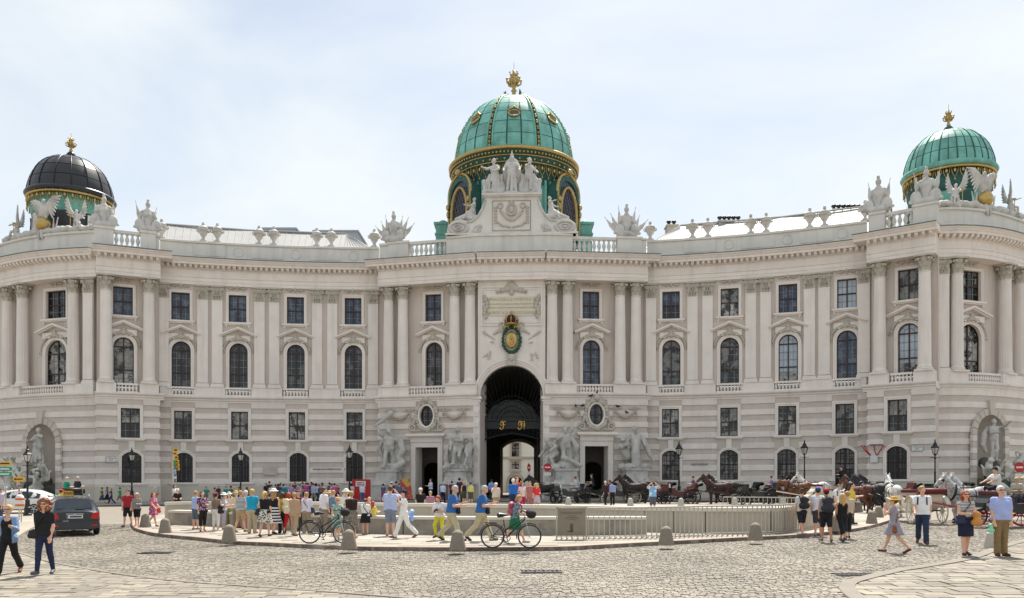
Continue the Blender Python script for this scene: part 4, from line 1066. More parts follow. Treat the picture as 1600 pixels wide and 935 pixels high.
# courtyard building seen through the arch
CB = thing('courtyard_building', 'cream courtyard building seen through the dark archway', 'building', (2.6, 122, .2))
cream = pbr('cream_render', '#f8f4e8', .9, nscale=.6, namt=.04)
MB().box((0, 4, 8), (26, 8, 17)).build('wall', cream, CB)
MB().box((0, -.06, 4.95), (26, .2, .25)).box((0, -.04, 4.8), (26, .12, .12)).build('string_course', M_['plinth'], CB)
for x, z, w, h in ((-2.1, 5.0, 1.1, 2.1), (-2.1, 3.25, 1.1, 1.1), (4.2, 5.0, 1.1, 2.1), (4.2, 3.25, 1.1, 1.1)):
    m = MB(); ring(m, outline('rect', w, h), outline('rect', w, h, .3, db=.3), -.15, .1, .02); m.box((0, -.2, h + .4), (w + .9, .4, .15)).box((0, -.2, -.3), (w + .7, .3, .14))
    wo = m.build('window', M_['wall'], CB, (x, 0, z)); m = MB(); bars_v(m, 0, 0, h, .12, -.02, .06); bars_h(m, -w / 2, w / 2, h * .6, .12, -.02, .05); m.build('frame', M_['frame'], wo); MB().box((0, .0, h / 2), (w, .02, h)).build('pane', M_['glassg'], wo)
m = MB(); ring(m, outline('arch', 1.9, 2.3), outline('arch', 1.9, 2.3, .4), -.3, .1, .02); m.build('portal', M_['plinth'], CB, (-2.1, 0, 0)); MB().box((-2.1, -.02, 1.0), (1.9, .03, 1.9)).build('gate', M_['dark'], CB)

# ================================================================ ROOFS
def wing_roof(nm, hip0, hip1, zr=26.75, ro=-6.2):
    s = SEG[nm]; a, b = -1.5, s.L + 1.5; us = [a + (b - a) * i / 24 for i in range(25)]; V = []; F = []
    ra, rb = a + hip0, b - hip1
    def rp(u): return s.at(min(max(u, ra), rb), ro, zr)
    for u in us: V += [s.at(u, -.75, 22.6), rp(u), s.at(u, ro * 2, 22.6)]
    for i in range(24): F += [[3 * i, 3 * i + 3, 3 * i + 4, 3 * i + 1], [3 * i + 1, 3 * i + 4, 3 * i + 5, 3 * i + 2]]
    o = place('roof', fast_mesh('roof', V, F), M_['roof'], PAL); mb = MB(); n = int((b - a) / .62)
    for k in range(n):
        u = a + (b - a) * k / n; p, q = s.at(u, -.78, 22.62), rp(u) + Vector((0, 0, .02)); mb.tube([p, q], .035, 4)
    mb.tube([rp(ra), rp((ra + rb) / 2), rp(rb)], .09, 5)
    mb.build('seams', M_['roof'], o)
wing_roof('C', 0, 5.2); wing_roof('G', 4.5, 0)
mb = MB()
for nm in 'BAHI':
    s = SEG[nm]; V = []; F = []; us = s.us(0, s.L)
    for u in us: V += [s.at(u, -.6, 22.3), s.at(u, -7, 23.2)]
    mb.add(V, [[2 * i, 2 * i + 2, 2 * i + 3, 2 * i + 1] for i in range(len(us) - 1)])
for nm in 'DEF':
    s = SEG[nm]; V = [s.at(0, -.6, 22.3), s.at(s.L, -.6, 22.3), s.at(s.L, -9, 23), s.at(0, -9, 23)]; mb.add(V, [[0, 1, 2, 3]])
mb.build('roof', M_['roof'], PAL)
def chimney(px, Y, y0, y1, w, pots, mat):
    x = pt(px, Y); z0, z1 = zpx(y0, Y), zpx(y1, Y); wm = w * Y / FPX
    c = MB().box((0, 0, (z1 - z0) / 2 - 1.5), (wm, 1.3, z1 - z0 + 3)).box((0, 0, z1 - z0 + .06), (wm + .2, 1.5, .14)).build('chimney', mat, PAL, (x, Y, z0))
    for k in range(pots):
        q = MB().lathe([(.16, 0), (.13, .35), (.24, .38), (.24, .5), (.1, .62)], 8).mesh('chimney_pot', True) if 'pot' not in MESH else MESH['pot']; MESH['pot'] = q
        place('chimney_pot', q, M_['iron'], c, (wm * ((k + .5) / pots - .5), 0, z1 - z0 + .12))
chimney(1049, 84, 372, 356, 16, 2, M_['plinth']); chimney(1139, 81, 356, 349.5, 36, 5, M_['plinth']); chimney(1322, 78, 342, 332, 46, 6, M_['plinth'])
GB = thing('roof_plant_room', 'low grey sheet-metal plant room behind the left wing roof', 'roof structure', (pt(512, 93), 93, 20))
gm = pbr('grey_cladding', '#9fa6ac', .6, nscale=1, namt=.06)
for px, y1, w in ((524, 361.5, 68), (436, 357.5, 50)):
    MB().box((0, 0, 0), (w * 93 / FPX, 6, zpx(y1, 93) - 18)).box((0, 0, (zpx(y1, 93) - 18) / 2 + .08), (w * 93 / FPX + .3, 6.3, .16)).build('cladding', gm, GB, (pt(px, 93) - pt(512, 93), 3.2, (zpx(y1, 93) - 18) / 2 - 2))

# ================================================================ DOMES
def finial(name, parent, z, s, big):
    mb = MB().lathe([(.42 * s, 0), (.5 * s, .12 * s), (.22 * s, .35 * s), (.2 * s, .6 * s), (.34 * s, .78 * s), (.2 * s, .95 * s), (.16 * s, 1.05 * s), (.42 * s, 1.4 * s), (.58 * s, 1.85 * s), (.5 * s, 2.15 * s), (.3 * s, 2.3 * s), (.36 * s, 2.4 * s), (.2 * s, 2.7 * s), (.08 * s, 3.0 * s), (.02 * s, 3.05 * s)], 12)
    for k in range(6):
        a = math.pi * k / 3 + .3; c, d = math.cos(a), math.sin(a); mb.tube([(c * .4 * s, d * .4 * s, 1.35 * s), (c * .78 * s, d * .78 * s, 1.6 * s), (c * .82 * s, d * .82 * s, 1.95 * s), (c * .55 * s, d * .55 * s, 2.15 * s)], [.09 * s, .1 * s, .1 * s, .06 * s], 5)
        mb.ball((c * .82 * s, d * .82 * s, 2.0 * s), .13 * s, 6, 4); mb.tube([(c * .3 * s, d * .3 * s, 2.3 * s), (c * .5 * s, d * .5 * s, 2.75 * s)], [.1 * s, .04 * s], 5); mb.ball((c * .46 * s, d * .46 * s, 2.78 * s), .09 * s, 6, 4)
    mb.tube([(0, 0, 3 * s), (0, 0, 4.0 * s)], .02, 4)
    o = mb.build(name, M_['goldd'], parent, (0, 0, z), smooth=True)
    return o
def dome_r(prof, z):
    for (r0, z0), (r1, z1) in zip(prof[:-1], prof[1:]):
        if z0 <= z <= z1: return r0 + (r1 - r0) * (z - z0) / (z1 - z0)
    return prof[-1][0]
def dense(prof, n=40):
    """smooth curve through the profile"""
    P = [prof[0]] + list(prof) + [prof[-1]]; o = []
    for i in range(1, len(P) - 2):
        for k in range(8):
            t = k / 8; a = []
            for d in (0, 1):
                p0, p1, p2, p3 = P[i - 1][d], P[i][d], P[i + 1][d], P[i + 2][d]
                a.append(.5 * ((2 * p1) + (-p0 + p2) * t + (2 * p0 - 5 * p1 + 4 * p2 - p3) * t * t + (-p0 + 3 * p1 - 3 * p2 + p3) * t ** 3))
            o.append(tuple(a))
    return o + [prof[-1]]
def dome(x, y, prof, mat, seam, ribs, rows, cols, phase, front=(-2.6, -.54)):
    prof = dense(prof); d = place('dome', fast_mesh('dome', *(lambda m: (m.V, m.F))(MB().lathe([(r - .05, z) for r, z in prof], 48)), True), seam, PAL, (x, y, lift(x)))
    zs = [prof[0][1] + (prof[-1][1] - prof[0][1]) * math.sin(math.pi / 2 * k / rows) for k in range(rows)] + [prof[-1][1] - .02]
    zs[-1] = prof[-1][1] - .05
    cov = .88 if ribs == 8 else .98
    for i in range(ribs):
        for j in range(cols):
            a0 = phase + 2 * math.pi * (i + (j + .0) / cols * cov + .5 - cov / 2) / ribs; a1 = phase + 2 * math.pi * (i + (j + 1.0) / cols * cov + .5 - cov / 2) / ribs
            am = (a0 + a1) / 2; vis = math.sin(am) < .35
            if not vis: continue
            for k in range(rows):
                g = .012; z0, z1 = zs[k] + .03, zs[k + 1] - .03; V = []; nn = 3; mm = 3
                if z1 - z0 < .05: continue
                e = g / 1.0
                for b in range(mm + 1):
                    z = z0 + (z1 - z0) * b / mm; r = dome_r(prof, z)
                    for c in range(nn + 1): V.append(((r) * math.cos(a0 + e + (a1 - a0 - 2 * e) * c / nn), (r) * math.sin(a0 + e + (a1 - a0 - 2 * e) * c / nn), z))
                F = [[b * (nn + 1) + c, b * (nn + 1) + c + 1, (b + 1) * (nn + 1) + c + 1, (b + 1) * (nn + 1) + c] for b in range(mm) for c in range(nn)]
                place('roof_panel', fast_mesh('roof_panel', V, F, True), mat, d)
        for w in (-.035, .035) if ribs == 8 else (0,):
            a = phase + 2 * math.pi * (i + w * 1.6) / ribs
            rb = MB().tube([((r + .03) * math.cos(a), (r + .03) * math.sin(a), z) for r, z in prof[::3]], .10 if ribs == 8 else .05, 5).build('rib', mat if ribs == 8 else seam, d, smooth=True)
    return d
# great dome over the centre
CX, CY = pt(803, 84), 84.0
PC = [(6.0, 33.3), (5.98, 34.2), (5.6, 35.8), (4.7, 37.6), (3.4, 39.1), (1.9, 39.95), (1.1, 40.15)]
D0 = dome(CX, CY, PC, M_['green'], M_['greend'], 8, 8, 3, -math.pi / 2 + math.pi / 8)
pc = dense(PC)
for k in range(8):
    a = -math.pi / 2 + math.pi / 8 + math.pi / 4 * k; mb = MB()
    for j in range(26):
        r, z = pc[int(2 + j * (len(pc) - 8) / 26)]; mb.ball(((r + .06) * math.cos(a), (r + .06) * math.sin(a), z), (.13, .13, .12), 6, 4)
    mb.build('gold_chain', M_['goldd'], D0, smooth=True)
    a += math.pi / 8; z = 36.7; r = dome_r(pc, z); t = R(38)
    oc = bpy.data.objects.new('oculus', None); 
    mb = MB().torus((0, 0, 0), .52, .09, 20, 7).tube([(-.6, -.1, .3), (-.3, -.12, .62), (0, -.15, .78), (.3, -.12, .62), (.6, -.1, .3)], .09, 5).ball((0, -.15, .82), .14, 6, 4)
    o = mb.build('oculus', M_['goldd'], D0, ((r + .06) * math.cos(a), (r + .06) * math.sin(a), z), smooth=True); o.rotation_euler = (-t, 0, a + math.pi / 2)
    p = MB().prism([(.44 * math.cos(q * math.pi / 8), .44 * math.sin(q * math.pi / 8)) for q in range(16)], -.02, .02).build('pane', M_['glass'], D0, ((r + .06) * math.cos(a), (r + .06) * math.sin(a), z)); p.rotation_euler = (-t, 0, a + math.pi / 2)
MB().lathe([(5.9, 33.5), (6.15, 33.44), (6.48, 33.2)], 72).build('cornice', M_['green'], D0, smooth=True)
MB().lathe([(6.48, 33.2), (6.58, 33.1), (6.56, 32.96), (6.42, 32.86)], 72).build('gold_cornice', M_['gold'], D0, smooth=True)
mb = MB()
for k in range(110):
    a = 2 * math.pi * k / 110; mb.ball((6.42 * math.cos(a), 6.42 * math.sin(a), 32.62), .115, 6, 4)
    if k % 2 == 0: mb.ball((6.2 * math.cos(a), 6.2 * math.sin(a), 32.05), .13, 6, 4)
for z, r in ((32.40, 6.24), (31.82, 6.1)): mb.torus((0, 0, z), r, .07, 72, 5, axis='z')
mb.build('beading', M_['gold'], D0, smooth=True)
MB().lathe([(6.44, 32.9), (6.2, 32.75), (6.15, 31.8), (6.0, 31.75), (5.75, 30.3), (5.55, 29.0)], 48).build('drum', M_['greend'], D0, smooth=True)
MB().lathe([(5.72, 30.4), (5.6, 28.5), (5.8, 26.5), (6.3, 25), (6.4, 22)], 48).build('drum', M_['green'], D0, smooth=True)
mb = MB()
for k in range(56):
    a = 2 * math.pi * k / 56; c, s_ = math.cos(a), math.sin(a); r = 6.12
    def q(da, z): return (r * math.cos(a + da), r * math.sin(a + da), z)
    mb.tube([q(-.045, 31.7), q(-.04, 31.1), q(0, 30.6), q(.04, 31.1), q(.045, 31.7)], .035, 4); mb.ball((r * c, r * s_, 31.35), (.12, .12, .22), 6, 5); mb.ball((r * c, r * s_, 30.5), (.08, .08, .12), 6, 4)
mb.build('pendants', M_['gold'], D0, smooth=True)
for k in range(16):
    a = 2 * math.pi * (k + .5) / 16 
    for dd in (-.05, .05): MB().box((5.72 * math.cos(a + dd), 5.72 * math.sin(a + dd), 27.6), (.28, .22, 5.6), a).build('drum_pilaster', M_['green'] if dd < 0 else M_['seam' if False else 'green'], D0)
for an_ in (-142, -38, 38, 142):
    a = R(an_); e = MB(); P1 = outline('arch', 2.9, 6.0); ring(e, P1, outline('arch', 2.9, 6.0, .45, db=.0), -.15, 1.6, 1.9)
    h = e.build('dormer', M_['greend'], D0, (5.35 * math.cos(a) * 1.22, 5.35 * math.sin(a) * 1.22, 24.6), a + math.pi / 2)
    e = MB(); ring(e, outline('oval', 2.5, 5.0, 0, n=20), outline('oval', 2.5, 5.0, .16, n=20), -.28, 0, 0); ring(e, outline('arch', 2.9, 6.0, .3), outline('arch', 2.9, 6.0, .44), -.24, 0, 0); e.ball((0, -.3, 6.55), (.4, .25, .3), 8, 5)
    for sg in (-1, 1): e.ball((sg * 1.75, -.3, 3.6), (.22, .2, .3), 7, 5); e.ball((sg * 1.75, -.3, 2.9), (.16, .16, .35), 7, 5)
    e.build('gilt_frame', M_['goldd'], h, (0, 0, .3), smooth=True)
    MB().prism(outline('arch', 2.9, 6.0), -.02, .02).build('pane', pbr('violet_black_glass', '#23222c', .35, nscale=2, namt=.3), h)
    e = MB()
    for i in range(5):
        for j in range(8): e.torus((-1.0 + .5 * i + (.25 if j % 2 else 0), -.06, 1.0 + .58 * j), .26, .035, 10, 4)
    e.build('lattice', pbr('grey_lattice', '#5d5d66', .6), h)
for sg in (-1, 1):
    MB().box((0, 0, 1.6), (1.3, 1.6, 3.2)).box((0, 0, 3.25), (1.7, 1.9, .2)).box((0, 0, 2.2), (1.5, 1.8, .16)).ball((0, 0, 3.3), (.6, .7, .45), 10, 6).build('corner_turret', M_['green'], D0, (sg * 7.05, -1.2, 24.0))
f = finial('finial', D0, 40.5, .92, True)
MB().lathe([(1.25, 40.05), (1.0, 40.25), (.7, 40.35), (.45, 40.55)], 20).build('lantern_base', M_['green'], D0, smooth=True)
pr = []
for k in range(4):
    a = R(-150 + 100 * k); q = statue_fig(k, (80, 80, 60, 70), A_UP, A_REACH, 5, 0, False, 1.2, False); pr += xf(q, .62, a + math.pi / 2, (.95 * math.cos(a), .95 * math.sin(a), 39.9))
place('cherubs', blob('cherubs', pr, .07, .05), M_['greend'], D0)
# the two corner domes
PS = [(3.78, 28.8), (3.68, 29.6), (3.15, 30.95), (2.2, 31.95), (1.15, 32.4), (.5, 32.5)]
for px, Y, m, sm_, dm, dz in ((1482, 74.0, M_['green'], M_['seam'], M_['green'], .15), (111, 78.5, M_['black'], pbr('black_seam', '#141416', .4), M_['black'], .0)):
    x = pt(px, Y); d = dome(x, Y, [(r, z + dz) for r, z in PS], m, sm_, 16, 5, 1 if m is M_['black'] else 2, .1); d.scale = (.965, .965, 1)
    MB().lathe([(3.7, 28.95 + dz), (3.95, 28.85 + dz), (4.06, 28.65 + dz), (3.95, 28.45 + dz), (3.7, 28.4 + dz)], 56).build('rim', m, d, smooth=True)
    mb = MB().torus((0, 0, 28.3 + dz), 3.78, .13, 64, 6, axis='z'); n = 36
    for k in range(n):
        a = 2 * math.pi * k / n; r = 3.76
        def q(da, z): return (r * math.cos(a + da), r * math.sin(a + da), z + dz)
        mb.tube([q(-.07, 28.2), q(-.06, 27.8), q(0, 27.3), q(.06, 27.8), q(.07, 28.2)], .04, 4); mb.ball(q(0, 27.95), (.13, .13, .2), 6, 5); mb.ball(q(0, 27.2), (.08, .08, .13), 6, 4); mb.ball(q(.087, 28.42), .11, 5, 4)
    mb.build('pendants', M_['gold'], d, smooth=True)
    MB().lathe([(3.66, 28.5 + dz), (3.5, 27.0), (3.38, 26.6)], 40).build('drum', M_['greend'] if m is M_['green'] else M_['green'], d, smooth=True)
    MB().lathe([(3.45, 27.2), (3.35, 26.2), (3.4, 25.2), (3.7, 24.0), (4.3, 23.0), (4.3, 22.0)], 40).build('drum', M_['greend'] if m is M_['green'] else m, d, smooth=True)
    for k in range(8):
        a = 2 * math.pi * (k + .35) / 8; mb = MB()
        V = []; zz = [26.5, 25.9, 25.2, 24.4, 23.6, 22.6]; rr_ = [3.5, 3.47, 3.52, 3.8, 4.2, 4.5]
        for z, r in zip(zz, rr_):
            for da in (-.16, .16): V.append((r * math.cos(a + da), r * math.sin(a + da), z))
        o = place('drum_pilaster', fast_mesh('drum_pilaster', V, [[2 * i, 2 * i + 1, 2 * i + 3, 2 * i + 2] for i in range(5)]), dm if k % 2 == 0 or m is M_['green'] else M_['attic'], d)
    MB().lathe([(.62, 32.35 + dz), (.35, 32.65 + dz), (.42, 32.85 + dz), (.2, 33.1 + dz)], 14).build('finial_base', sm_, d, smooth=True)
    finial('finial', d, 32.8 + dz, .56, False)
# ================================================================ GROUND
def island_mat(name, col, amt, rough=.85, extra=None, bump=.3, streakcol=None):
    """stone whose tone changes from piece to piece"""
    m = bpy.data.materials.new(name); m.use_nodes = True; N, K = nodes_of(m); b = N['Principled BSDF']; b.inputs['Roughness'].default_value = rough
    g = N.new('ShaderNodeNewGeometry'); oi = N.new('ShaderNodeObjectInfo'); ad = N.new('ShaderNodeMath'); ad.operation = 'ADD'; K.new(g.outputs['Random Per Island'], ad.inputs[0]); K.new(oi.outputs['Random'], ad.inputs[1])
    fr = N.new('ShaderNodeMath'); fr.operation = 'FRACT'; K.new(ad.outputs[0], fr.inputs[0])
    r = N.new('ShaderNodeValToRGB'); c = hexc(col); e = r.color_ramp.elements
    e[0].color = (*[x * (1 - amt) for x in c], 1); e[1].color = (*[min(1, x * (1 + amt)) for x in c], 1)
    if extra: q = e.new(.5); q.color = (*hexc(extra), 1)
    K.new(fr.outputs[0], r.inputs[0])
    n = N.new('ShaderNodeTexNoise'); n.inputs['Scale'].default_value = .35; n.inputs['Detail'].default_value = 6; K.new(g.outputs['Position'], n.inputs['Vector'])
    n2 = N.new('ShaderNodeTexNoise'); n2.inputs['Scale'].default_value = 22; n2.inputs['Detail'].default_value = 4; K.new(g.outputs['Position'], n2.inputs['Vector'])
    mr = N.new('ShaderNodeMapRange'); mr.inputs[1].default_value = .3; mr.inputs[2].default_value = .7; mr.inputs[3].default_value = .74; mr.inputs[4].default_value = 1.2; K.new(n.outputs['Fac'], mr.inputs[0])
    mr2 = N.new('ShaderNodeMapRange'); mr2.inputs[1].default_value = .3; mr2.inputs[2].default_value = .7; mr2.inputs[3].default_value = .9; mr2.inputs[4].default_value = 1.1; K.new(n2.outputs['Fac'], mr2.inputs[0])
    mu = N.new('ShaderNodeMath'); mu.operation = 'MULTIPLY'; K.new(mr.outputs[0], mu.inputs[0]); K.new(mr2.outputs[0], mu.inputs[1])
    v = N.new('ShaderNodeVectorMath'); v.operation = 'SCALE'; K.new(r.outputs[0], v.inputs[0]); K.new(mu.outputs[0], v.inputs['Scale']); K.new(v.outputs[0], b.inputs['Base Color'])
    bp = N.new('ShaderNodeBump'); bp.inputs['Strength'].default_value = bump; bp.inputs['Distance'].default_value = .01; K.new(n2.outputs['Fac'], bp.inputs['Height']); K.new(bp.outputs[0], b.inputs['Normal'])
    MATS[name] = m; return m
M_cob = island_mat('cobble_granite', '#877f72', .16, .72, '#7f776b')
M_pav = island_mat('sandstone_paver', '#8b8272', .22, .8, '#857d72')
M_slab = island_mat('pale_paving_slab', '#9d9588', .05, .8)
M_curb = pbr('granite_kerb', '#7d756a', .8, nscale=2, namt=.12)
M_gap = pbr('joint_grit', '#7f766a', .95, nscale=3, namt=.2)
M_far = pbr('worn_setts', '#80786c', .8, nscale=1.2, namt=.10, bump=.5, bscale=4)
M_conc = pbr('pit_concrete', '#b3aa9b', .85, nscale=1.0, namt=.07, streak=.12, bump=.08, bscale=14)
M_bench = pbr('weathered_concrete', '#a39b8e', .88, nscale=1.2, namt=.12, streak=.2, col2='#77726a', c2scale=.9, c2range=(.46, .66), bump=.12, bscale=12)
M_cope = pbr('pale_coping', '#cfc8bb', .8, nscale=1.4, namt=.06)
M_boll = pbr('brown_granite', '#857a6d', .8, nscale=14, namt=.16, bump=.25, bscale=30)

def sheet(name, poly_px, up, mat, kind='structure', skirt=.3, parent=None):
    P = [G(x, y, up) for x, y in poly_px]; return sheet_w(name, P, up, mat, kind, skirt, parent)
def sheet_w(name, P, up, mat, kind='structure', skirt=.3, parent=None):
    """pavement: a polygon laid over the ground, with a real edge"""
    import bmesh
    bm = bmesh.new(); vs = [bm.verts.new((p.x, p.y, 0)) for p in P]; f = bm.faces.new(vs)
    bmesh.ops.triangulate(bm, faces=[f]); bmesh.ops.subdivide_edges(bm, edges=bm.edges[:], cuts=5, use_grid_fill=True)
    bmesh.ops.recalc_face_normals(bm, faces=bm.faces)
    if sum(q.normal.z for q in bm.faces) < 0: bmesh.ops.reverse_faces(bm, faces=bm.faces[:])
    for v in bm.verts: v.co.z = gz(v.co.x, v.co.y) + up
    be = [e for e in bm.edges if e.is_boundary]; r = bmesh.ops.extrude_edge_only(bm, edges=be)
    for v in r['geom']:
        if isinstance(v, bmesh.types.BMVert): v.co.z -= skirt
    me = bpy.data.meshes.new(name); bm.to_mesh(me); bm.free(); o = place(name, me, mat, parent)
    if kind: o['kind'] = kind
    return o
# base sheet out to the horizon
xs = [-900, -300, -120] + list(range(-76, 77, 4)) + [120, 300, 900]; ys = [-300, -60, 0, 6] + list(range(9, 70, 3)) + [72, 78, 84, 100, 140, 300, 900]
V = [(x, y, gz(max(-80, min(80, x)), y) - .004) for y in ys for x in xs]; n = len(xs)
road = place('road', fast_mesh('road', V, [[j * n + i, j * n + i + 1, (j + 1) * n + i + 1, (j + 1) * n + i] for j in range(len(ys) - 1) for i in range(n - 1)], True), M_gap); road['kind'] = 'structure'
# far part of the square where single setts can no longer be told apart
FARY = 40
V = [(x, y, gz(x, y) + .006) for y in range(FARY, 97, 3) for x in range(-72, 73, 4)]; n = 37
sq = place('square_paving', fast_mesh('square_paving', V, [[j * n + i, j * n + i + 1, (j + 1) * n + i + 1, (j + 1) * n + i] for j in range(len(V) // n - 1) for i in range(n - 1)], True), M_far); sq['kind'] = 'structure'

L1 = [(-60, 838), (26, 862), (82, 878), (150, 891), (225, 902), (300, 910), (400, 917), (560, 928.5), (720, 942), (850, 955)]
RK = [(1640, 831), (1600, 843.5), (1553, 856), (1505, 873), (1424.5, 887), (1392, 892), (1344, 903), (1318, 910), (1310, 918), (1318, 930), (1345, 950)]
ISL = [(204, 819), (208, 827), (215, 831.5), (239, 838), (280, 843), (304, 845), (368, 852), (420, 854.5), (540, 860.5), (630, 862), (720, 862.5), (870, 861.5), (950, 857.5), (1050, 852), (1150, 846.5), (1250, 841), (1338, 831), (1384, 819.5), (1407, 809), (1400, 801), (1330, 793.5), (1200, 789), (1000, 787), (700, 788), (500, 792), (350, 799), (260, 807), (218, 814)]
SIDE = [(-80, 850), (0, 848), (29, 837), (49, 825), (90, 806), (96, 800), (60, 796), (-80, 797)]
def inside(x, y, P):
    c = False
    for i in range(len(P)):
        x1, y1, x2, y2 = P[i].x, P[i].y, P[i - 1].x, P[i - 1].y
        if (y1 > y) != (y2 > y) and x < (x2 - x1) * (y - y1) / (y2 - y1) + x1: c = not c
    return c
def curve(pts, up=0.0, n=5):
    P = [G(x, y, up) for x, y in pts]; P = [P[0]] + P + [P[-1]]; o = []
    for i in range(1, len(P) - 2):
        for k in range(n):
            t = k / n; p0, p1, p2, p3 = P[i - 1:i + 3]
            o.append(.5 * ((2 * p1) + (p2 - p0) * t + (2 * p0 - 5 * p1 + 4 * p2 - p3) * t * t + (3 * p1 - p0 - 3 * p2 + p3) * t ** 3))
    return o + [P[-1]]
L1w, RKw = curve(L1), curve(RK)
ISLw = curve(ISL + ISL[:1], 0, 4)[:-1]; SIDEw = [G(*p) for p in SIDE]
LPOLY = L1w + [G(850, 1100), G(-500, 1100), Vector((-24, 24, 0))]; RPOLY = RKw + [G(1345, 1100), G(2200, 1100), Vector((26, 33, 0))]
def kerb(name, line, w, up, side, mat=None, h=.2):
    V = []; F = []; n = len(line)
    for i, p in enumerate(line):
        t = line[min(i + 1, n - 1)] - line[max(i - 1, 0)]; nn = Vector((t.y, -t.x, 0)).normalized() * side
        for o, z in ((0, -h), (0, up - .012), (.012, up), (w, up), (w, -h)): V.append((p.x + nn.x * o, p.y + nn.y * o, gz(p.x, p.y) + z))
    for i in range(n - 1): F += [[i * 5 + k, i * 5 + k + 1, i * 5 + 6 + k, i * 5 + 5 + k] for k in range(4)]
    F += [[0, 1, 2, 3, 4], [(n - 1) * 5 + k for k in (4, 3, 2, 1, 0)]]
    o = place(name, fast_mesh(name, V, F), mat or M_curb); o['kind'] = 'structure'; return o
kerb('kerb', L1w, .13, .024, 1); kerb('kerb', RKw, .30, .034, -1)
IUP = .13
isl = sheet_w('island_pavement', ISLw, IUP, M_slab); kerb('kerb', ISLw + ISLw[:1], .26, IUP + .008, -1, pbr('pink_granite_kerb', '#a08d80', .8, nscale=3, namt=.12))
side = sheet('side_pavement', SIDE, .09, M_slab)
pw = [(-110, 62), (130, 61), (300, 64), (560, 67), (800, 68.5), (1040, 67), (1300, 63), (1480, 58.5), (1720, 60)]
P = [Vector((pt(px, Y), Y, 0)) for px, Y in pw] + [Vector((70, 92, 0)), Vector((-70, 92, 0))]
fp = sheet_w('palace_pavement', P, .11, pbr('asphalt_grey_pavement', '#8e8a84', .85, nscale=1, namt=.1)); kerb('kerb', [Vector((p.x, p.y, 0)) for p in P[:9]], .3, .118, -1)

# ---- setts and pavers, stone by stone -----------------------------------------------
def sett_field(dx, dy, rows_y, test, jit, hgt, bow=0.0):
    """(x, y, w, d, turn) of every stone whose middle passes the test"""
    o = []; r = random.Random(4)
    for j, y in enumerate(rows_y):
        lim = .66 * y + 2.5; x = -lim + r.random() * dx
        while x < lim:
            w = dx * r.uniform(1 - jit, 1 + jit); cx = x + w / 2; yy = y + bow * math.sin(cx * .35) + r.uniform(-.01, .01)
            if test(cx, yy): o.append((cx, yy, w, dy, r.uniform(-.04, .04)))
            x += w
    return o
BOXV = np.array([(-1, -1, 0), (1, -1, 0), (1, 1, 0), (-1, 1, 0), (-.86, -.84, 1), (.86, -.84, 1), (.86, .84, 1), (-.86, .84, 1)], float)
BOXF = np.array([(4, 5, 6, 7), (0, 1, 5, 4), (1, 2, 6, 5), (2, 3, 7, 6), (3, 0, 4, 7)])
def stones(field, name, stuff, parent, mat, gap, h, top, near=300, bev=None, tilt=.02):
    r = random.Random(9); vis = lambda s: 0 < PX0 + FPX * s[0] / s[1] < 1600 and PY0 + FPX * CAMH / s[1] < 937
    order = sorted(field, key=lambda s: (not vis(s), s[1])); one, rest = order[:near], order[near:]
    bv = BOXV.copy()
    if bev: bv[4:, :2] *= bev / .85
    me = fast_mesh(name, bv * np.array([.5, .5, 1]), BOXF)
    for x, y, w, d, a in one:
        o = place(name, me, mat, parent, (x, y, gz(x, y) + top - h + r.uniform(-.006, .006)), a + r.uniform(-.02, .02), (w - gap, d - gap, h)); o.rotation_euler[0] = r.uniform(-tilt, tilt); o.rotation_euler[1] = r.uniform(-tilt, tilt)
    if rest:
        A = np.array(rest); n = len(A); V = np.repeat(bv[None], n, 0).copy(); ca, sa = np.cos(A[:, 4])[:, None], np.sin(A[:, 4])[:, None]
        vx, vy = V[:, :, 0] * (A[:, 2] - gap)[:, None] / 2, V[:, :, 1] * (A[:, 3] - gap)[:, None] / 2
        g = np.array([gz(q[0], q[1]) for q in rest])[:, None]; tz = rng.uniform(-tilt, tilt, (n, 2))
        Z = g + top - h + V[:, :, 2] * h + rng.uniform(-.006, .006, (n, 1)) + (vx * tz[:, :1] + vy * tz[:, 1:]) * V[:, :, 2]
        W = np.stack([A[:, :1] + vx * ca - vy * sa, A[:, 1:2] + vx * sa + vy * ca, Z], 2).reshape(-1, 3)
        F = (BOXF[None] + (np.arange(n) * 8)[:, None, None]).reshape(-1, 4)
        o = place(stuff, fast_mesh(stuff, W, F), mat, parent); o['kind'] = 'stuff'
isl_in = lambda x, y: inside(x, y, ISLw)
on_road = lambda x, y: not (inside(x, y, LPOLY) or inside(x, y, RPOLY) or isl_in(x, y) or inside(x, y, SIDEw))
f = sett_field(.152, .122, np.arange(13.6, FARY + .1, .122), on_road, .16, .1, .12)
stones(f, 'sett', 'setts', road, M_cob, .009, .08, .012, 300, .9, .03)
onL = lambda x, y: inside(x, y, LPOLY)
fL = sett_field(.46, .27, np.arange(13.6, 26, .27), onL, .25, .1); stones(fL, 'paver', 'pavers', road, M_pav, .007, .08, .010, 190, .95, .008)
fR = sett_field(.58, .38, np.arange(13.6, 34, .38), lambda x, y: inside(x, y, RPOLY), .22, .1, .06); stones(fR, 'paver', 'pavers', road, M_pav, .008, .08, .012, 110, .95, .008)
# slabs of the island between kerb and wall
fi = []
r = random.Random(3)
for j, y in enumerate(np.arange(25.2, 40, .85)):
    x = -22 + (j % 2) * .6
    while x < 22:
        if all(isl_in(x + a, y + b) for a in (-.82, .82) for b in (-.62, .62)) and PY0 + FPX * 2 / y > 806: fi.append((x, y, 1.2, .85, 0))
        x += 1.2
stones(fi, 'paving_slab', 'paving_slabs', isl, M_slab, .016, .05, IUP + .012, 300, .98, .0)

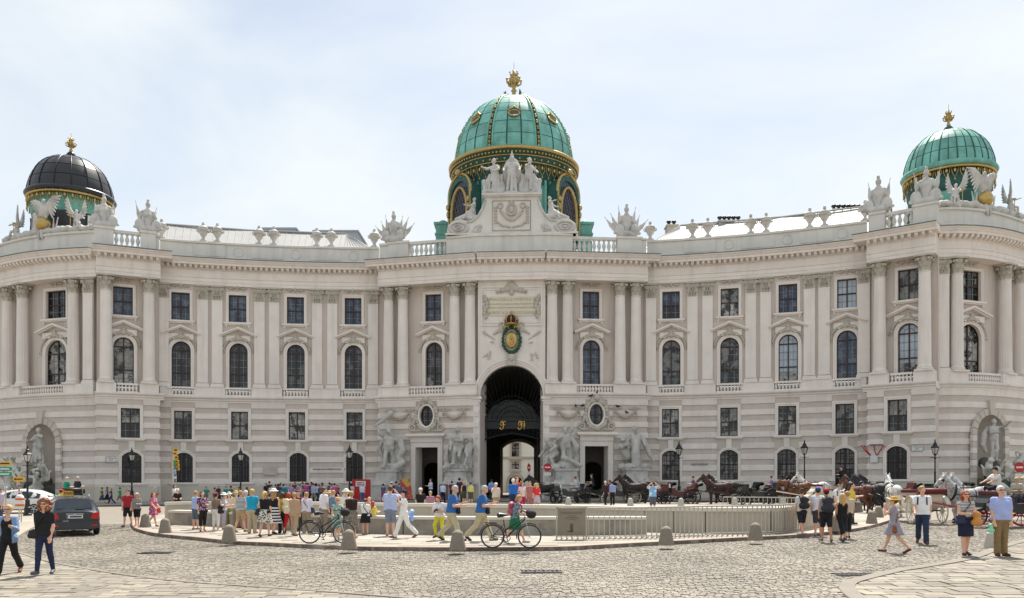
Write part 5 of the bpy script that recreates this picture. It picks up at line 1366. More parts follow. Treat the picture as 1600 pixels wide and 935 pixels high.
# ================================================================ THE EXCAVATION: WALL, BENCH, RAILING, PANEL
def gpath(pts, up=IUP):
    return [Vector((pt(px, Y), Y, gz(pt(px, Y), Y) + up)) for px, Y in pts]
def dens(P, step):
    o = [P[0]]
    Q = [P[0]] + P + [P[-1]]; C = []
    for i in range(1, len(Q) - 2):
        for k in range(80):
            t = k / 80; p0, p1, p2, p3 = Q[i - 1:i + 3]; C.append(.5 * ((2 * p1) + (p2 - p0) * t + (2 * p0 - 5 * p1 + 4 * p2 - p3) * t * t + (3 * p1 - p0 - 3 * p2 + p3) * t ** 3))
    C.append(P[-1]); acc = 0
    for a, b in zip(C[:-1], C[1:]):
        acc += (b - a).length
        if acc >= step: o.append(b); acc = 0
    if (o[-1] - P[-1]).length > step * .3: o.append(P[-1])
    return o
EXW = thing('excavation_wall', 'pale concrete panel wall curving round the sunken excavation', 'wall', G(800, 822, IUP))
off = EXW.location
def wall_run(parent, P, th, h, gap, name, mat, cope, ch=.15, over=.05):
    for i in range(len(P) - 1):
        a, b = P[i], P[i + 1]; t = (b - a); L_ = t.length; an = math.atan2(t.y, t.x); c = (a + b) / 2 - off_of(parent)
        MB().box((0, 0, h / 2), (L_ - gap, th, h)).build(name, mat, parent, c, an)
    V = []; F = []; n = len(P)
    for i, p in enumerate(P):
        t = P[min(i + 1, n - 1)] - P[max(i - 1, 0)]; nn = Vector((t.y, -t.x, 0)).normalized(); q = p - off_of(parent)
        for o, z in ((-th / 2 - over, h), (-th / 2 - over, h + ch), (th / 2 + over, h + ch), (th / 2 + over, h)): V.append((q.x + nn.x * o, q.y + nn.y * o, q.z + z))
    for i in range(n - 1): F += [[4 * i + k, 4 * i + (k + 1) % 4, 4 * i + 4 + (k + 1) % 4, 4 * i + 4 + k] for k in range(4)]
    F += [[3, 2, 1, 0], [4 * n - 4, 4 * n - 3, 4 * n - 2, 4 * n - 1]]
    place('coping', fast_mesh('coping', V, F), cope, parent)
def off_of(p): return Vector(p.location)
WP = gpath([(259, 40.5), (300, 41.2), (450, 40.5), (600, 37.6), (800, 34.6), (900, 33.0), (1010, 31.0), (1100, 30.0), (1206, 29.6)]) 
WD = dens(WP, 1.1)
wall_run(EXW, WD, .30, .78, .008, 'wall_panel', M_conc, M_cope, .14)
wall_run(EXW, dens(gpath([(1206, 29.6), (1222, 30.0), (1238, 31.5)]), .5), .30, .78, .012, 'wall_panel', M_conc, M_cope, .14)
BEN = thing('concrete_bench', 'long low weathered concrete bench wall in front of the excavation', 'bench', G(640, 836, IUP))
BP = gpath([(271, 37.4), (326, 36.4), (450, 33.2), (590, 30.6), (720, 29.7), (860, 29.4), (960, 29.2), (1010, 29.0)])
wall_run(BEN, dens(BP, 1.9), .55, .55, .004, 'bench_block', M_bench, M_cope, .10, .03)
# railing of flat bars, one object per bar
RAIL = thing('railing', 'grey steel railing of thin upright bars round the excavation', 'railing', G(1040, 842, IUP))
RP = dens(gpath([(868, 27.0), (1010, 27.5), (1100, 28.3), (1200, 29.0), (1250, 30.8), (1285, 34), (1300, 38)]), .165); M_rail = pbr('galvanised_steel', '#b3aca1', .55, .0, nscale=3, namt=.1)
bar = fast_mesh('bar', *(lambda m: (m.V, m.F))(MB().box((0, 0, .5), (.018, .045, 1.0)).box((.0, -.09, .04), (.018, .26, .03), 0, R(-14))))
for i, p in enumerate(RP):
    if i == 0: continue
    t = RP[min(i + 1, len(RP) - 1)] - RP[i - 1]; place('bar', bar, M_rail, RAIL, p - off_of(RAIL), math.atan2(t.y, t.x))
mb = MB(); mb.tube([p - off_of(RAIL) + Vector((0, 0, 1.02)) for p in RP], .03, 6); mb.build('top_rail', M_rail, RAIL, smooth=True)
mb = MB(); mb.tube([p - off_of(RAIL) + Vector((0, 0, .10)) for p in RP], .016, 5); mb.build('bottom_rail', M_rail, RAIL, smooth=True)
R2 = dens(gpath([(1130, 41), (1200, 40), (1260, 38.6), (1300, 38)]), .2); RL2 = thing('railing', 'grey railing along the far edge of the excavation, behind the panel wall', 'railing', R2[0])
for p in R2: place('bar', bar, M_rail, RL2, p - R2[0], 0)
MB().tube([p - R2[0] + Vector((0, 0, 1.02)) for p in R2], .03, 6).build('top_rail', M_rail, RL2)
IPN = thing('info_panel', 'bronze-grey information panel fixed at the end of the railing', 'sign', G(893, 844, IUP)); ym = 27.0
M_br = pbr('bronze_sheet', '#8a8070', .5, .3, nscale=2, namt=.1, streak=.1)
MB().box((0, 0, .58), (.90, .04, .90)).build('plate', M_br, IPN)
for x in (-.48, .48): MB().box((x, .02, .53), (.04, .05, 1.06)).box((x, -.1, .02), (.04, .5, .03)).build('post', M_rail, IPN)
MB().box((0, .02, 1.06), (1.0, .05, .03)).build('crossbar', M_rail, IPN)
mb = MB()
for k, (w, z) in enumerate([(.74, .90), (.7, .86), (.22, .78), (.34, .74), (.5, .71), (.24, .66)]): mb.box((0, -.022, z), (w, .004, .016 if k < 2 else .01))
mb.box((.0, -.022, .40), (.10, .004, .26)).box((-.05, -.0225, .28), (.2, .003, .03)); mb.build('engraving', pbr('engraved_bronze', '#5c5446', .7), IPN)

# ================================================================ BOLLARDS
BL = thing('bollard', 'x', 'bollard'); BL.empty_display_size = .1
MB().lathe([(.245, 0), (.24, .03), (.158, .46), (.148, .485), (.10, .53), (.045, .56), (.0, .57)], 20).build('shaft', M_boll, BL, smooth=True)
smooth_angle(BL.children[0], 40)
BOL = [(258, 833, 'brown stone bollard at the left tip of the traffic island', 1, 0), (358, 847, 'brown stone bollard in front of the crowd under the second street lamp', 1, 0), (545, 858, 'brown stone bollard in front of the left bicycle', 1, 0),
       (715, 859.5, 'brown stone bollard beside the two men in blue polo shirts', 1, 0), (1041, 852, 'brown stone bollard before the right end of the low bench wall', 1, 0), (1180.5, 844.5, 'brown stone bollard before the railing, left of the backpack group', 1, 0),
       (1362, 818.5, 'brown stone bollard at the right tip of the island, in front of its twin', .98, 0), (1373, 808.5, 'brown stone bollard partly hidden behind the one at the right tip of the island', .98, 0), (1341, 800, 'brown stone bollard behind the man in the yellow shirt', 1.05, 0), (1305, 830, 'brown stone bollard half hidden behind the blonde woman in black', 1.1, 0), (227, 824, 'brown stone bollard behind the woman in the flowered dress', 1, 0),
       (1549, 857, 'pale stone bollard between the striped woman and the light blue shirt man', .92, 1), (985, 791, 'pale bollard under the brown horse by the right doorway', .95, 1), (1064, 791, 'pale bollard in front of the red carriage', .95, 1), (1148, 790, 'pale bollard beside the hind legs of the bay horse', .95, 1), (1224, 790, 'pale bollard beside the yellow-brown horse', .95, 1), (888, 789, 'pale bollard beside the first black carriage', .95, 1)]
M_bollp = pbr('pale_granite', '#b5aea2', .8, nscale=12, namt=.12, bump=.2, bscale=30)
for i, (px, py, lab, s_, pale) in enumerate(BOL):
    b = BL if i == 0 else copy_tree(BL); b.location = G(px, py, IUP if (inside(G(px, py).x, G(px, py).y, ISLw)) else 0.0); b['label'] = lab; b['group'] = 'stone bollards round the square'; b.scale = (s_,) * 3
    if pale: b.children[0].material_slots[0].link = 'OBJECT'; b.children[0].material_slots[0].material = M_bollp
# drain grates
for px, py, lab in ((244, 864, 'iron drain grate in the setts before the left bollards'), (846, 893.5, 'iron drain grate in the setts below the right bicycle'), (1338, 898, 'iron drain grate beside the curved kerb at the right')):
    p = G(px, py, .022); mb = MB()
    for k in range(9): mb.box((-.4 + .1 * k, 0, 0), (.05, .42, .02))
    d = thing('drain_grate', lab, 'drain grate', p, 0, 'drain grates in the road'); mb.box((0, .22, 0), (.92, .05, .024)).box((0, -.22, 0), (.92, .05, .024)); mb.build('grate', M_['iron'], d); MB().box((0, 0, -.012), (.9, .42, .012)).build('pit', M_['dark'], d)
# ================================================================ STATUES (each rests on the palace: a thing of its own)
def sculpt(name, label, prims, seg, px, z, off, mat=None, vox=.075, k=.05, group=None, rz=0.0, cat='statue', ground=False):
    s = SEG[seg]; u = s.up(px); o = place(name, blob(name, prims, vox * .85, k * .75), mat or M_['statue'], None, s.at(u, off, z), s.ang(u) + rz)
    tag(o, label, cat, group); return o
def trophy(seed, s=1.0, wide=False):
    r = random.Random(seed)
    P = [ell((0, 0, .15), (.75, .5, .3)), cone((0, 0, .5), (0, 0, 1.15), .27, .34), cone((-.3, 0, 1.42), (.3, 0, 1.42), .17), cone((0, 0, 1.2), (0, 0, 1.5), .36, .25), cone((0, 0, 1.5), (0, -.03, 1.78), .11), ell((0, -.02, 1.98), (.17, .21, .22)), cone((0, .16, 2.02), (0, -.08, 2.28), .07, .10), cone((0, .18, 2.0), (0, .24, 1.72), .08, .05),
         cone((-.38, 0, 1.4), (-.5, -.05, 1.1), .13, .11), cone((.38, 0, 1.4), (.5, -.05, 1.1), .13, .11)]
    for sg in (-1, 1):
        for i in range(3 if wide else 1):
            a = (.16, .42, .72)[i] + (0 if wide else .04) + r.uniform(-.06, .06); x, z = sg * (.34 + .12 * i), .3; l = 1.35 + .35 * r.random() - .12 * i
            P += [cone((x, .1, z), (x + sg * math.sin(a) * l * 1.2, .1, z + math.cos(a) * l * 1.2), .032), cone((x + sg * math.sin(a) * .3, .12, z + math.cos(a) * .3), (x + sg * math.sin(a) * l * .6, .1, z + math.cos(a) * l * .6), .15, .16), cone((x + sg * math.sin(a) * l * .6, .1, z + math.cos(a) * l * .6), (x + sg * math.sin(a) * l * .95, .1, z + math.cos(a) * l * .95), .16, .05)]
        P += [ell((sg * .55, -.25, .45), (.34, .12, .42)), cone((sg * .2, -.3, .2), (sg * .9, -.2, .25), .13, .1)]
    return xf(P, s)
TR = [('D', 613, -.45, 1.12, 23.8, 'carved trophy of armour and flags at the left end of the centre roofline'), ('F', 981, -.55, 1.18, 23.8, 'carved trophy of armour and flags at the right end of the centre roofline'),
      ('B', 231, -.45, 1.12, 23.8, 'plumed armour trophy on the pier where the left wing begins'), ('H', 1371, -.45, 1.2, 23.8, 'plumed armour trophy on the pier where the right wing ends'),
      ('B', 162, -.5, 1.12, 23.8, 'armour trophy on the pier beside the black dome'), ('H', 1446, -.5, 1.18, 23.8, 'armour trophy on the pier beside the right green dome')]
for i, (sg, px, off_, s_, z, lab) in enumerate(TR): sculpt('trophy_statue', lab, trophy(i, s_ * 1.08, i < 2), sg, px, z, off_, group='trophies on the roofline', vox=.065)
def winged(seed, side): return statue_fig(seed, (78, 70, 60, 40), (60, 20, 40, 0), (30, 50, 30, 0), -6, side * 40, True, wings=1.15)
base_garland = [ell((x, 0, .12 + .08 * math.sin(x * 5)), (.35, .4, .3)) for x in np.arange(-1.6, 1.7, .4)]
for sg, px, rz, lab in (('A', 116, R(50), 'seated winged figure between the gold ball and the trophy, left dome'), ('A', 20, R(-50), 'winged figure blowing a trumpet at the far left parapet edge'), ('I', 1497, R(-50), 'seated winged figure between the trophy and the gold ball, right dome'), ('I', 1586, R(50), 'winged figure reaching outward at the far right parapet edge')):
    P = xf(winged(px, 1 if rz > 0 else -1), 1.25, rz, (0, 0, -.35)) + base_garland
    o = sculpt('winged_statue', lab, P, sg, px, 23.9, -.35, group='winged figures on the corner parapets', vox=.065)
    MB().lathe([(.03, 0), (.03, .7), (.08, .9), (.13, 1.0)], 8).build('trumpet', M_['gold'], o, (.3 if rz < 0 else -.3, -.45, .3))
for sg, px, lab, flip in (('A', 63, 'white eagle with spread wings on a gilded ball, left parapet', 1), ('I', 1544, 'white eagle with spread wings on a gilded ball, right parapet', -1)):
    P = [ell((0, 0, 2.0), (.42, .38, .62), Matrix.Rotation(R(12), 3, 'Y')), cone((0, -.1, 2.5), (flip * .22, -.25, 2.85), .2, .15), cone((flip * .2, -.3, 2.86), (flip * .42, -.42, 2.74), .09, .03), cone((-.15, 0, 1.6), (-.2, -.05, 1.35), .12), cone((.15, 0, 1.6), (.2, -.05, 1.35), .12), cone((0, .1, 1.6), (-flip * .2, .2, 1.2), .18, .1)]
    for s_ in (-1, 1):
        for i in range(8):
            t = i / 7; b = np.array((s_ * (.35 + .75 * (1 - t) * .9), .05, 2.35 + .75 * (1 - t) * (1.0 if s_ == flip else .85))); P.append(cone(b, b + np.array((s_ * (.75 - .25 * t), .1, -.25 - .85 * t * .9 + .35 * (1 - t))) , .15, .06))
        P += chain([(s_ * .2, 0, 2.35), (s_ * .75, .03, 2.85), (s_ * 1.3, .05, 3.1)], [.2, .17, .10])
    P += [ell((x, 0, .12 + .06 * math.sin(x * 4)), (.36, .4, .32)) for x in np.arange(-2.2, 2.3, .4)] + chain([(-.2, -.35, .2), (-.15, -.45, -.25), (-.1, -.42, -.55)], [.14, .12, .1]) + chain([(.1, -.4, .15), (.2, -.45, -.3), (.22, -.42, -.5)], [.14, .12, .1])
    for x, a in ((-1.0, -.25), (-.75, .1), (.95, .05), (1.2, .3)): P.append(cone((x, .1, .2), (x + a, .1, 1.35), .10, .045))
    o = sculpt('eagle_statue', lab, P, sg, px, 23.9, -.4, group='eagles on gilded balls', vox=.065, cat='statue')
    MB().ball((0, -.1, .78), .64, 20, 12).build('gilded_ball', M_['gold'], o, smooth=True)
# the group on the central pediment and the two reclining figures
zt = Z_AT + 3.62; pe = SEG['E'].at(uc, -.45, 0)
def atpos(name, label, prims, dx, z, dy=.55, mat=None, vox=.07, group=None):
    c = Vector((dx * math.cos(EA) - dy * math.sin(EA), dx * math.sin(EA) + dy * math.cos(EA), z)); o = place(name, blob(name, prims, vox, .05), mat or M_['statue'], None, pe + c, EA); tag(o, label, 'statue', group); return o
P = xf(statue_fig(31, L_HALF, (22, 40, 30, 0), (22, 42, 30, 0), 0, 0, True), 2.05) + xf([ell((0, .18, 1.0), (.42, .12, .75)), ell((0, .05, .05), (.5, .35, .15)), cone((0, .05, 1.72), (0, .02, 1.95), .09, .03)], 2.05)
atpos('goddess_statue', 'tall robed figure at the centre of the group crowning the pediment', P, 0, zt)
for sg, lab in ((-1, 'robed figure leaning out at the left of the pediment group'), (1, 'robed figure with a staff at the right of the pediment group')):
    P = xf(statue_fig(40 + sg, (55, 60, 25, 50), (70, 30, 30, 0), (30, 40, 40, 20), 8, sg * 20, True), 1.95, R(sg * 35), (0, 0, -.1)) + [ell((0, 0, .25), (.85, .5, .5)), ell((sg * .6, .1, .8), (.42, .35, .9)), cone((sg * .95, .05, .2), (sg * .5, 0, 1.9), .26, .12), ell((-sg * .6, .2, .6), (.4, .35, .8)), cone((-sg * .5, .15, .4), (-sg * .55, .15, 1.9), .3, .16), ell((sg * .85, -.2, .25), (.35, .3, .4)), cone((sg * .9, -.15, .4), (sg * 1.0, -.1, 1.3), .14, .2)]
    atpos('robed_statue', lab, P, sg * 1.5, zt, group='figures of the pediment group')
    P = xf(statue_fig(50 + sg, (60, 25, 70, 40), (50, 40, 40, 10), (20, 50, 40, 20), -10, 20, True), 1.5, R(sg * 62), (0, .1, -.62)) + [ell((sg * -.2, 0, .05), (.8, .4, .3)), cone((sg * .3, -.1, .35), (sg * 1.5, -.2, -.05), .26, .12)]
    atpos('reclining_statue', 'reclining figure on the %s scroll of the pediment, arm stretched outward' % ('left' if sg < 0 else 'right'), P, sg * 3.55, 25.45, .45, group='reclining figures on the pediment scrolls')

# urns along the parapets
URN = place('urn', smooth_angle(MB().box((0, 0, .07), (.62, .62, .14)).lathe([(.26, .14), (.16, .3), (.12, .42), (.2, .52), (.38, .82), (.46, 1.12), (.47, 1.2), (.4, 1.24), (.44, 1.3), (.34, 1.4), (.2, 1.5), (.1, 1.56), (.16, 1.64), (.1, 1.72), (.12, 1.78), (.02, 1.86)], 14).mesh('urn'), 40), M_['statue'])
mbh = MB().tube([(.44, 0, 1.2), (.58, 0, 1.12), (.56, 0, .95), (.42, 0, .9)], .05, 5)
hm = mbh.mesh('handle', True); pl = place('garland', smooth_angle(MB().torus((0, 0, 1.0), .44, .07, 16, 5, axis='z')).mesh('garland', True) if False else MB().torus((0, 0, 1.02), .45, .06, 16, 5, axis='z').mesh('garland', True), M_['orn'], URN); place('handle', hm, M_['statue'], URN); place('handle', hm, M_['statue'], URN, (0, 0, 0), math.pi)
ULIST = [('C', 252, -.4, 'urn tucked beside the armour trophy on the left wing'), ('C', 317, -.4, 'left urn of the pair nearest the black dome'), ('C', 339, -.4, 'right urn of the pair nearest the black dome'), ('C', 404, -.4, 'left urn of the middle pair on the left wing'), ('C', 427, -.4, 'right urn of the middle pair on the left wing'), ('C', 494, -.4, 'left urn of the left wing pair nearest the centre block'), ('C', 517, -.4, 'right urn of the left wing pair nearest the centre block'), ('C', 584, -.4, 'single urn left of the centre block trophy'),
         ('G', 1016, -.4, 'single urn right of the centre block trophy'), ('G', 1082, -.4, 'left urn of the right wing pair nearest the centre block'), ('G', 1106, -.4, 'right urn of the right wing pair nearest the centre block'), ('G', 1173, -.4, 'left urn of the middle pair on the right wing'), ('G', 1197, -.4, 'right urn of the middle pair on the right wing'), ('G', 1265, -.4, 'left urn of the pair nearest the right green dome'), ('G', 1288, -.4, 'right urn of the pair nearest the right green dome'), ('G', 1351, -.4, 'urn tucked beside the armour trophy on the right wing')]
for i, (sg, px, of, lab) in enumerate(ULIST):
    o = URN if i == 0 else copy_tree(URN); s = SEG[sg]; u = s.up(px); o.location = s.at(u, of, 23.75); o.rotation_euler = (0, 0, s.ang(u)); tag(o, lab, 'urn', 'stone urns along the parapets')

# the four marble groups beside the doorways
def hero(i):
    J = [dict(legs=(26, 6, -22, 16), armL=(120, 30, 60, -10), armR=(140, -10, 70, 30), lean=6, head=20), dict(legs=(52, 50, 30, 60), armL=(10, 22, 20, 0), armR=(40, 10, 60, 30), lean=8, head=-10),
         dict(legs=(30, 40, -16, 8), armL=(30, 30, 70, 20), armR=(150, 24, 40, 0), lean=-4, head=-20), dict(legs=(14, 6, -10, 14), armL=(8, 34, 20, 0), armR=(-10, 40, 60, 0), lean=0, head=0)][i]
    P = grow(flat(figure(fk(**J), 1.22)), .022); P += [cone((0, .03, 1.68), (0, .05, 1.6), .1, .08), cone((0, -.1, 1.58), (0, -.08, 1.5), .05, .06)]
    r = random.Random(i)
    if i == 0:
        P += chain([(-.55, -.15, 1.85), (-.2, -.12, 2.1), (.12, -.1, 2.38)], [.055, .09, .12]); P += chain([(.2, .1, 1.3), (.48, .1, 1.2), (.6, .05, .8), (.45, 0, .5), (.62, 0, .3), (.4, -.1, .12), (-.1, -.1, .15)], [.12, .14, .13, .13, .14, .15, .12])
        P += chain([(-.35, .15, 1.2), (-.5, .15, .9), (-.35, .15, .55)], [.08, .1, .06])
    if i == 1:
        P += chain([(-.42, -.1, .95), (-.5, -.12, .4), (-.42, -.1, .1)], [.07, .11, .12]); P += xf(grow(flat(figure(fk((50, 60, 20, 20), (70, 20, 20, 0), (20, 30, 30, 0), -20), 1.1)), .02), .8, R(40), (.25, -.15, .0), 0, R(18)); P += [ell((0, .2, .4), (.5, .25, .4))]
    if i == 2:
        P += xf(grow(flat(figure(fk((70, 50, 60, 80), (40, 50, 40, 0), (20, 50, 70, 10), 30), 1.15)), .02), .95, R(-60), (-.30, -.1, -.25), 0, R(-14)); P += chain([(.25, .1, 1.3), (.5, .1, .9), (.4, .12, .5)], [.1, .13, .06]); P += chain([(-.1, -.2, .45), (.3, -.25, .25), (.62, -.2, .12)], [.12, .1, .08]); P += [ell((.05, .0, .16), (.4, .3, .24))]
    if i == 3:
        for z, x in ((1.2, -.52), (.9, -.58), (.98, -.38)): P += [ell((x, -.1, z), (.15, .16, .13)), cone((x, -.1, z), (x - .06, -.28, z - .06), .08, .05), cone((x, 0, z), (-.3, .1, .5), .1, .18)]
        P += chain([(.3, .05, 1.3), (.48, .0, .9), (.62, -.05, .55), (.78, -.05, .3)], [.1, .12, .09, .05]); P += chain([(0, -.12, 1.0), (-.02, -.16, .6), (.05, -.14, .15)], [.16, .18, .22])
    for k in range(7): P.append(ell((r.uniform(-.5, .5), r.uniform(-.15, .25), .06), (.25, .2, .16)))
    for k in range(4): x = r.uniform(-.4, .4); P.append(cone((x, .2, 1.1 + r.random() * .3), (x * 1.4, .2, .2), .09, .13))
    return xf(P, 2.12)
HL = ['marble hero swinging a club over a coiled serpent, left of the left doorway', 'marble hero with lowered club and a bent figure, right of the left doorway', 'marble hero with raised fist over a fallen man, left of the right doorway', 'marble hero with a three headed dog, right of the right doorway']
for i, (sg, px, w) in enumerate((('D', 615, 1), ('D', 722, 1), ('F', 879, 1), ('F', 987, 1))):
    o = sculpt('hero_statue', HL[i], hero(i), sg, px, 2.95, 1.05, M_['hero'], .06, .05, 'marble hero groups beside the doorways')
    mb = MB().box((0, 0, -.10), (2.2, 1.7, .2)).box((0, 0, -.26), (1.95, 1.5, .12))
    prof = [(.94, -.32), (.96, -.7), (1.03, -1.0), (1.18, -1.25), (1.28, -1.32)]; V = []; F = []
    for w_, z in prof: V += [(-w_, -w_ * .8, z), (w_, -w_ * .8, z), (w_, w_ * .8, z), (-w_, w_ * .8, z)]
    for a in range(4): F += [[4 * a + k, 4 * a + 4 + k, 4 * a + 4 + (k + 1) % 4, 4 * a + (k + 1) % 4] for k in range(4)]
    mb.add(V, F); mb.box((0, 0, -1.38), (2.75, 2.2, .12)).box((0, 0, -2.25), (2.6, 2.05, 1.62)); mb.build('pedestal', M_['hero'], o)

# the two wall fountains
def fountain(seg, px, lab, flip):
    s = SEG[seg]; u = s.up(px); F_ = thing('wall_fountain', lab, 'fountain', s.at(u, .45, 0), s.ang(u) * .45, 'sculpted fountains in the corner niches')
    r = random.Random(int(px))
    rk = [ell((r.uniform(-1.7, 1.7), r.uniform(-.3, .9), r.uniform(.2, 1.7)), (r.uniform(.3, .6), .5, r.uniform(.3, .6))) for k in range(22)] + [ell((r.uniform(-.6, .6), .5, r.uniform(1.6, 3.2)), (.45, .4, .5)) for k in range(8)]
    place('rock', blob('rock', rk, .09, .04), M_['rock'], F_)
    top = statue_fig(int(px), L_HALF, (30, 20, 60, 20), (60, 34, 40, 0) if flip > 0 else (100, 30, 20, 0), 0, 20 * flip, flip > 0, 1.0, flip > 0)
    if flip < 0: top += chain([(-.2, .1, 1.4), (-.4, .1, 1.1), (-.45, .1, .7), (-.3, .1, .4)], [.08, .13, .12, .07])
    place('standing_figure', blob('standing_figure', xf(top, 1.95, 0, (0, .1, 3.3)), .055, .04), M_['hero'], F_)
    for k, (x, y, z, rz, ry, lg, al, ar) in enumerate([(-1.0, -.55, .6, 40, -20, (70, 60, 40, 60), (120, 20, 30, 0), (40, 40, 40, 0)), (.25, -.8, .5, -30, 30, (60, 80, 20, 40), (60, 40, 60, 0), (150, 20, 10, 0)), (.95, -.45, 1.5, -50, 42, (30, 30, 60, 90), (50, 30, 30, 0), (160, 20, 10, 0)), (-.45, -.35, 2.0, 20, -35, (80, 60, 60, 40), (50, 60, 20, 0), (90, 40, 20, 0))]):
        q = xf(grow(flat(figure(fk(lg, al, ar, 10, 10), 1.2)), .03), 1.72, R(rz * flip), (x * 1.3 * flip, y - .2, z - .25), 0, R(ry * flip)); place('writhing_figure', blob('writhing_figure', q, .06, .05), M_['bronze'], F_)
    q = xf(chain([(-1.6 * flip, -.3, 2.6), (-1.1 * flip, -.5, 2.0), (-1.3 * flip, -.6, 1.2), (-.6 * flip, -.9, .8), (.2 * flip, -1.0, 1.3), (.9 * flip, -.8, .9), (1.3 * flip, -.6, .4), (.7 * flip, -1.0, .25)], [.08, .2, .24, .26, .28, .26, .24, .12]) + chain([(1.5 * flip, -.3, 3.0), (1.15 * flip, -.5, 2.3), (.5 * flip, -.7, 1.9), (.9 * flip, -.8, 1.5)], [.07, .18, .22, .2]), 1.0)
    place('sea_serpent', blob('sea_serpent', q, .06, .05), M_['bronze'], F_)
    MB().lathe([(2.2, 0), (2.3, .1), (2.25, .55), (2.35, .6), (2.3, .68), (2.0, .66), (1.95, .5)], 28, (0, 0, -.1), sy=.75).build('basin', M_['plinth'], F_)
fountain('A', 66, 'sculpted fountain in the left niche, standing woman above writhing sea figures', 1)
fountain('I', 1546, 'sculpted fountain in the right niche, standing man above struggling figures', -1)

# ================================================================ STREET FURNITURE
M_lampglass = pbr('lantern_glass', (.55, .53, .46), .15, nscale=3, namt=.15)
def make_lamp():
    t = thing('street_lamp', 'x', 'street lamp', (0, 0, 0), 0, 'black cast-iron street lamps on the square'); h = 4.5
    MB().lathe([(.26, 0), (.26, .12), (.2, .16), (.2, .5), (.22, .54), (.16, .6), (.13, .9), (.15, 1.0), (.09, 1.1)], 12).build('base', M_['iron'], t, smooth=False)
    MB().lathe([(.075, 1.05), (.06, 2.2), (.08, 2.25), (.05, 2.3), (.045, 3.2), (.09, 3.26), (.05, 3.32), (.05, 3.45), (.12, 3.55)], 10).box((0, 0, 3.3), (.7, .04, .04)).build('post', M_['iron'], t)
    MB().lathe([(.13, 3.56), (.27, 4.02)], 6).build('lantern_glass', M_lampglass, t)
    mb = MB()
    for k in range(6):
        a = math.pi / 3 * k; mb.tube([(.135 * math.cos(a), .135 * math.sin(a), 3.54), (.28 * math.cos(a), .28 * math.sin(a), 4.03)], .018, 4)
    mb.lathe([(.30, 4.0), (.31, 4.05), (.2, 4.16), (.12, 4.3), (.13, 4.34), (.05, 4.42), (.06, 4.5), (.01, 4.66)], 6); mb.lathe([(.02, 3.5), (.16, 3.55), (.14, 3.58)], 6); mb.build('lantern_frame', M_['iron'], t)
    return t
LP = make_lamp()
for i, (px, Y, s_, lab) in enumerate([(206, 66, .96, 'black street lamp before the first ground window of the left corner block'), (376, 66, .95, 'black street lamp before the second window of the left wing'), (546, 67, 1.0, 'black street lamp beside the red board, left of the centre block'), (1061, 70, 1.06, 'black street lamp beside the first window of the right wing'), (1257, 68, 1.05, 'black street lamp between third and fourth windows of the right wing'), (1461, 60, 1.0, 'tall black street lamp near the corner, left of the right fountain')]):
    o = LP if i == 0 else copy_tree(LP); x = pt(px, Y); o.location = (x, Y, gz(x, Y) + (.1 if Y > 64 else 0)); o.scale = (s_,) * 3; o['label'] = lab
o = copy_tree(LP); o.location = G(43, 806, .09); o.scale = (.86,) * 3; o['label'] = 'nearest black street lamp, standing before the white car at the far left'
def sgn(px, py, Y): return Vector((pt(px, Y), Y, zpx(py, Y)))
M_yel = pbr('yellow_sign', '#d9a51c', .5, nscale=2, namt=.05); M_grn = pbr('green_sign', '#0f8a6c', .5, nscale=2, namt=.05); M_blu = pbr('blue_sign', '#1d57a8', .5); M_wht = pbr('white_sign', '#d8d8d4', .5, nscale=2, namt=.04); M_redp = pbr('red_paint', '#b3161c', .45, nscale=2, namt=.06); M_org = pbr('orange_paint', '#d8601c', .5); M_blk = pbr('sign_print', '#15161a', .6)
Y = 64.0; b = G(251, 792); sp = thing('direction_sign_post', 'grey signpost with yellow, green and blue direction plates left of the island', 'signpost', (b.x, Y, gz(b.x, Y)))
Hs = zpx(702, Y) - gz(b.x, Y); MB().tube([(0, .06, 0), (0, .06, Hs)], .05, 8).build('pole', M_rail, sp)
for py, w, h, m, dx in ((703.5, 7, 6, M_yel, 0), (709, 6, 5, M_yel, -1), (715, 6, 6, M_yel, 1), (721, 11, 4.5, M_yel, 0), (727, 11, 5, M_yel, .5), (733, 11, 4.5, M_yel, .8), (725, 4, 9, M_grn, -.8), (738, 3.5, 13, M_blu, -.4), (746, 4.5, 4.5, M_wht, -.4)):
    p = (dx * Y / FPX, -.02 if m is M_yel else -.07, zpx(py, Y) - gz(b.x, Y)); q = MB().box((0, 0, 0), (w * Y / FPX, .03, h * Y / FPX)).build('sign_plate', m, sp, p)
    if m is M_yel: MB().box((0, -.02, 0), (w * Y / FPX * .6, .004, h * Y / FPX * .4)).build('arrow', M_blk, q)
    if m is M_blu: MB().prism([(-.03, -.2), (.03, -.2), (.03, .1), (.07, .1), (0, .25), (-.07, .1), (-.03, .1)], -.022, -.018).build('arrow', M_wht, q)
Y = 45.0; x = pt(8, Y); sp = thing('direction_sign_post', 'signpost with one yellow and two green plates at the left edge', 'signpost', (x, Y, gz(x, Y) + .09))
MB().tube([(0, .05, 0), (0, .05, 2.9)], .035, 8).build('pole', M_rail, sp)
for py, m in ((724.5, M_yel), (733, M_grn), (741, M_grn)):
    q = MB().box((0, 0, 0), (.75, .03, .2)).build('sign_plate', m, sp, (.0, -.02, zpx(py, Y) - gz(x, Y) - .09)); MB().box((0, -.018, 0), (.5, .004, .07)).build('print', M_wht if m is M_grn else M_blk, q)
Y = 41.0; x = pt(31, Y); wb = thing('waste_bin', 'white waste bin with orange bands on a post behind the blonde woman', 'bin', (x, Y, gz(x, Y) + .09))
MB().tube([(0, .12, 0), (0, .12, 1.5)], .03, 8).build('post', M_rail, wb); MB().lathe([(.17, .65), (.2, .7), (.2, 1.15), (.17, 1.28), (.08, 1.35)], 16).build('bin_body', M_wht, wb, smooth=True)
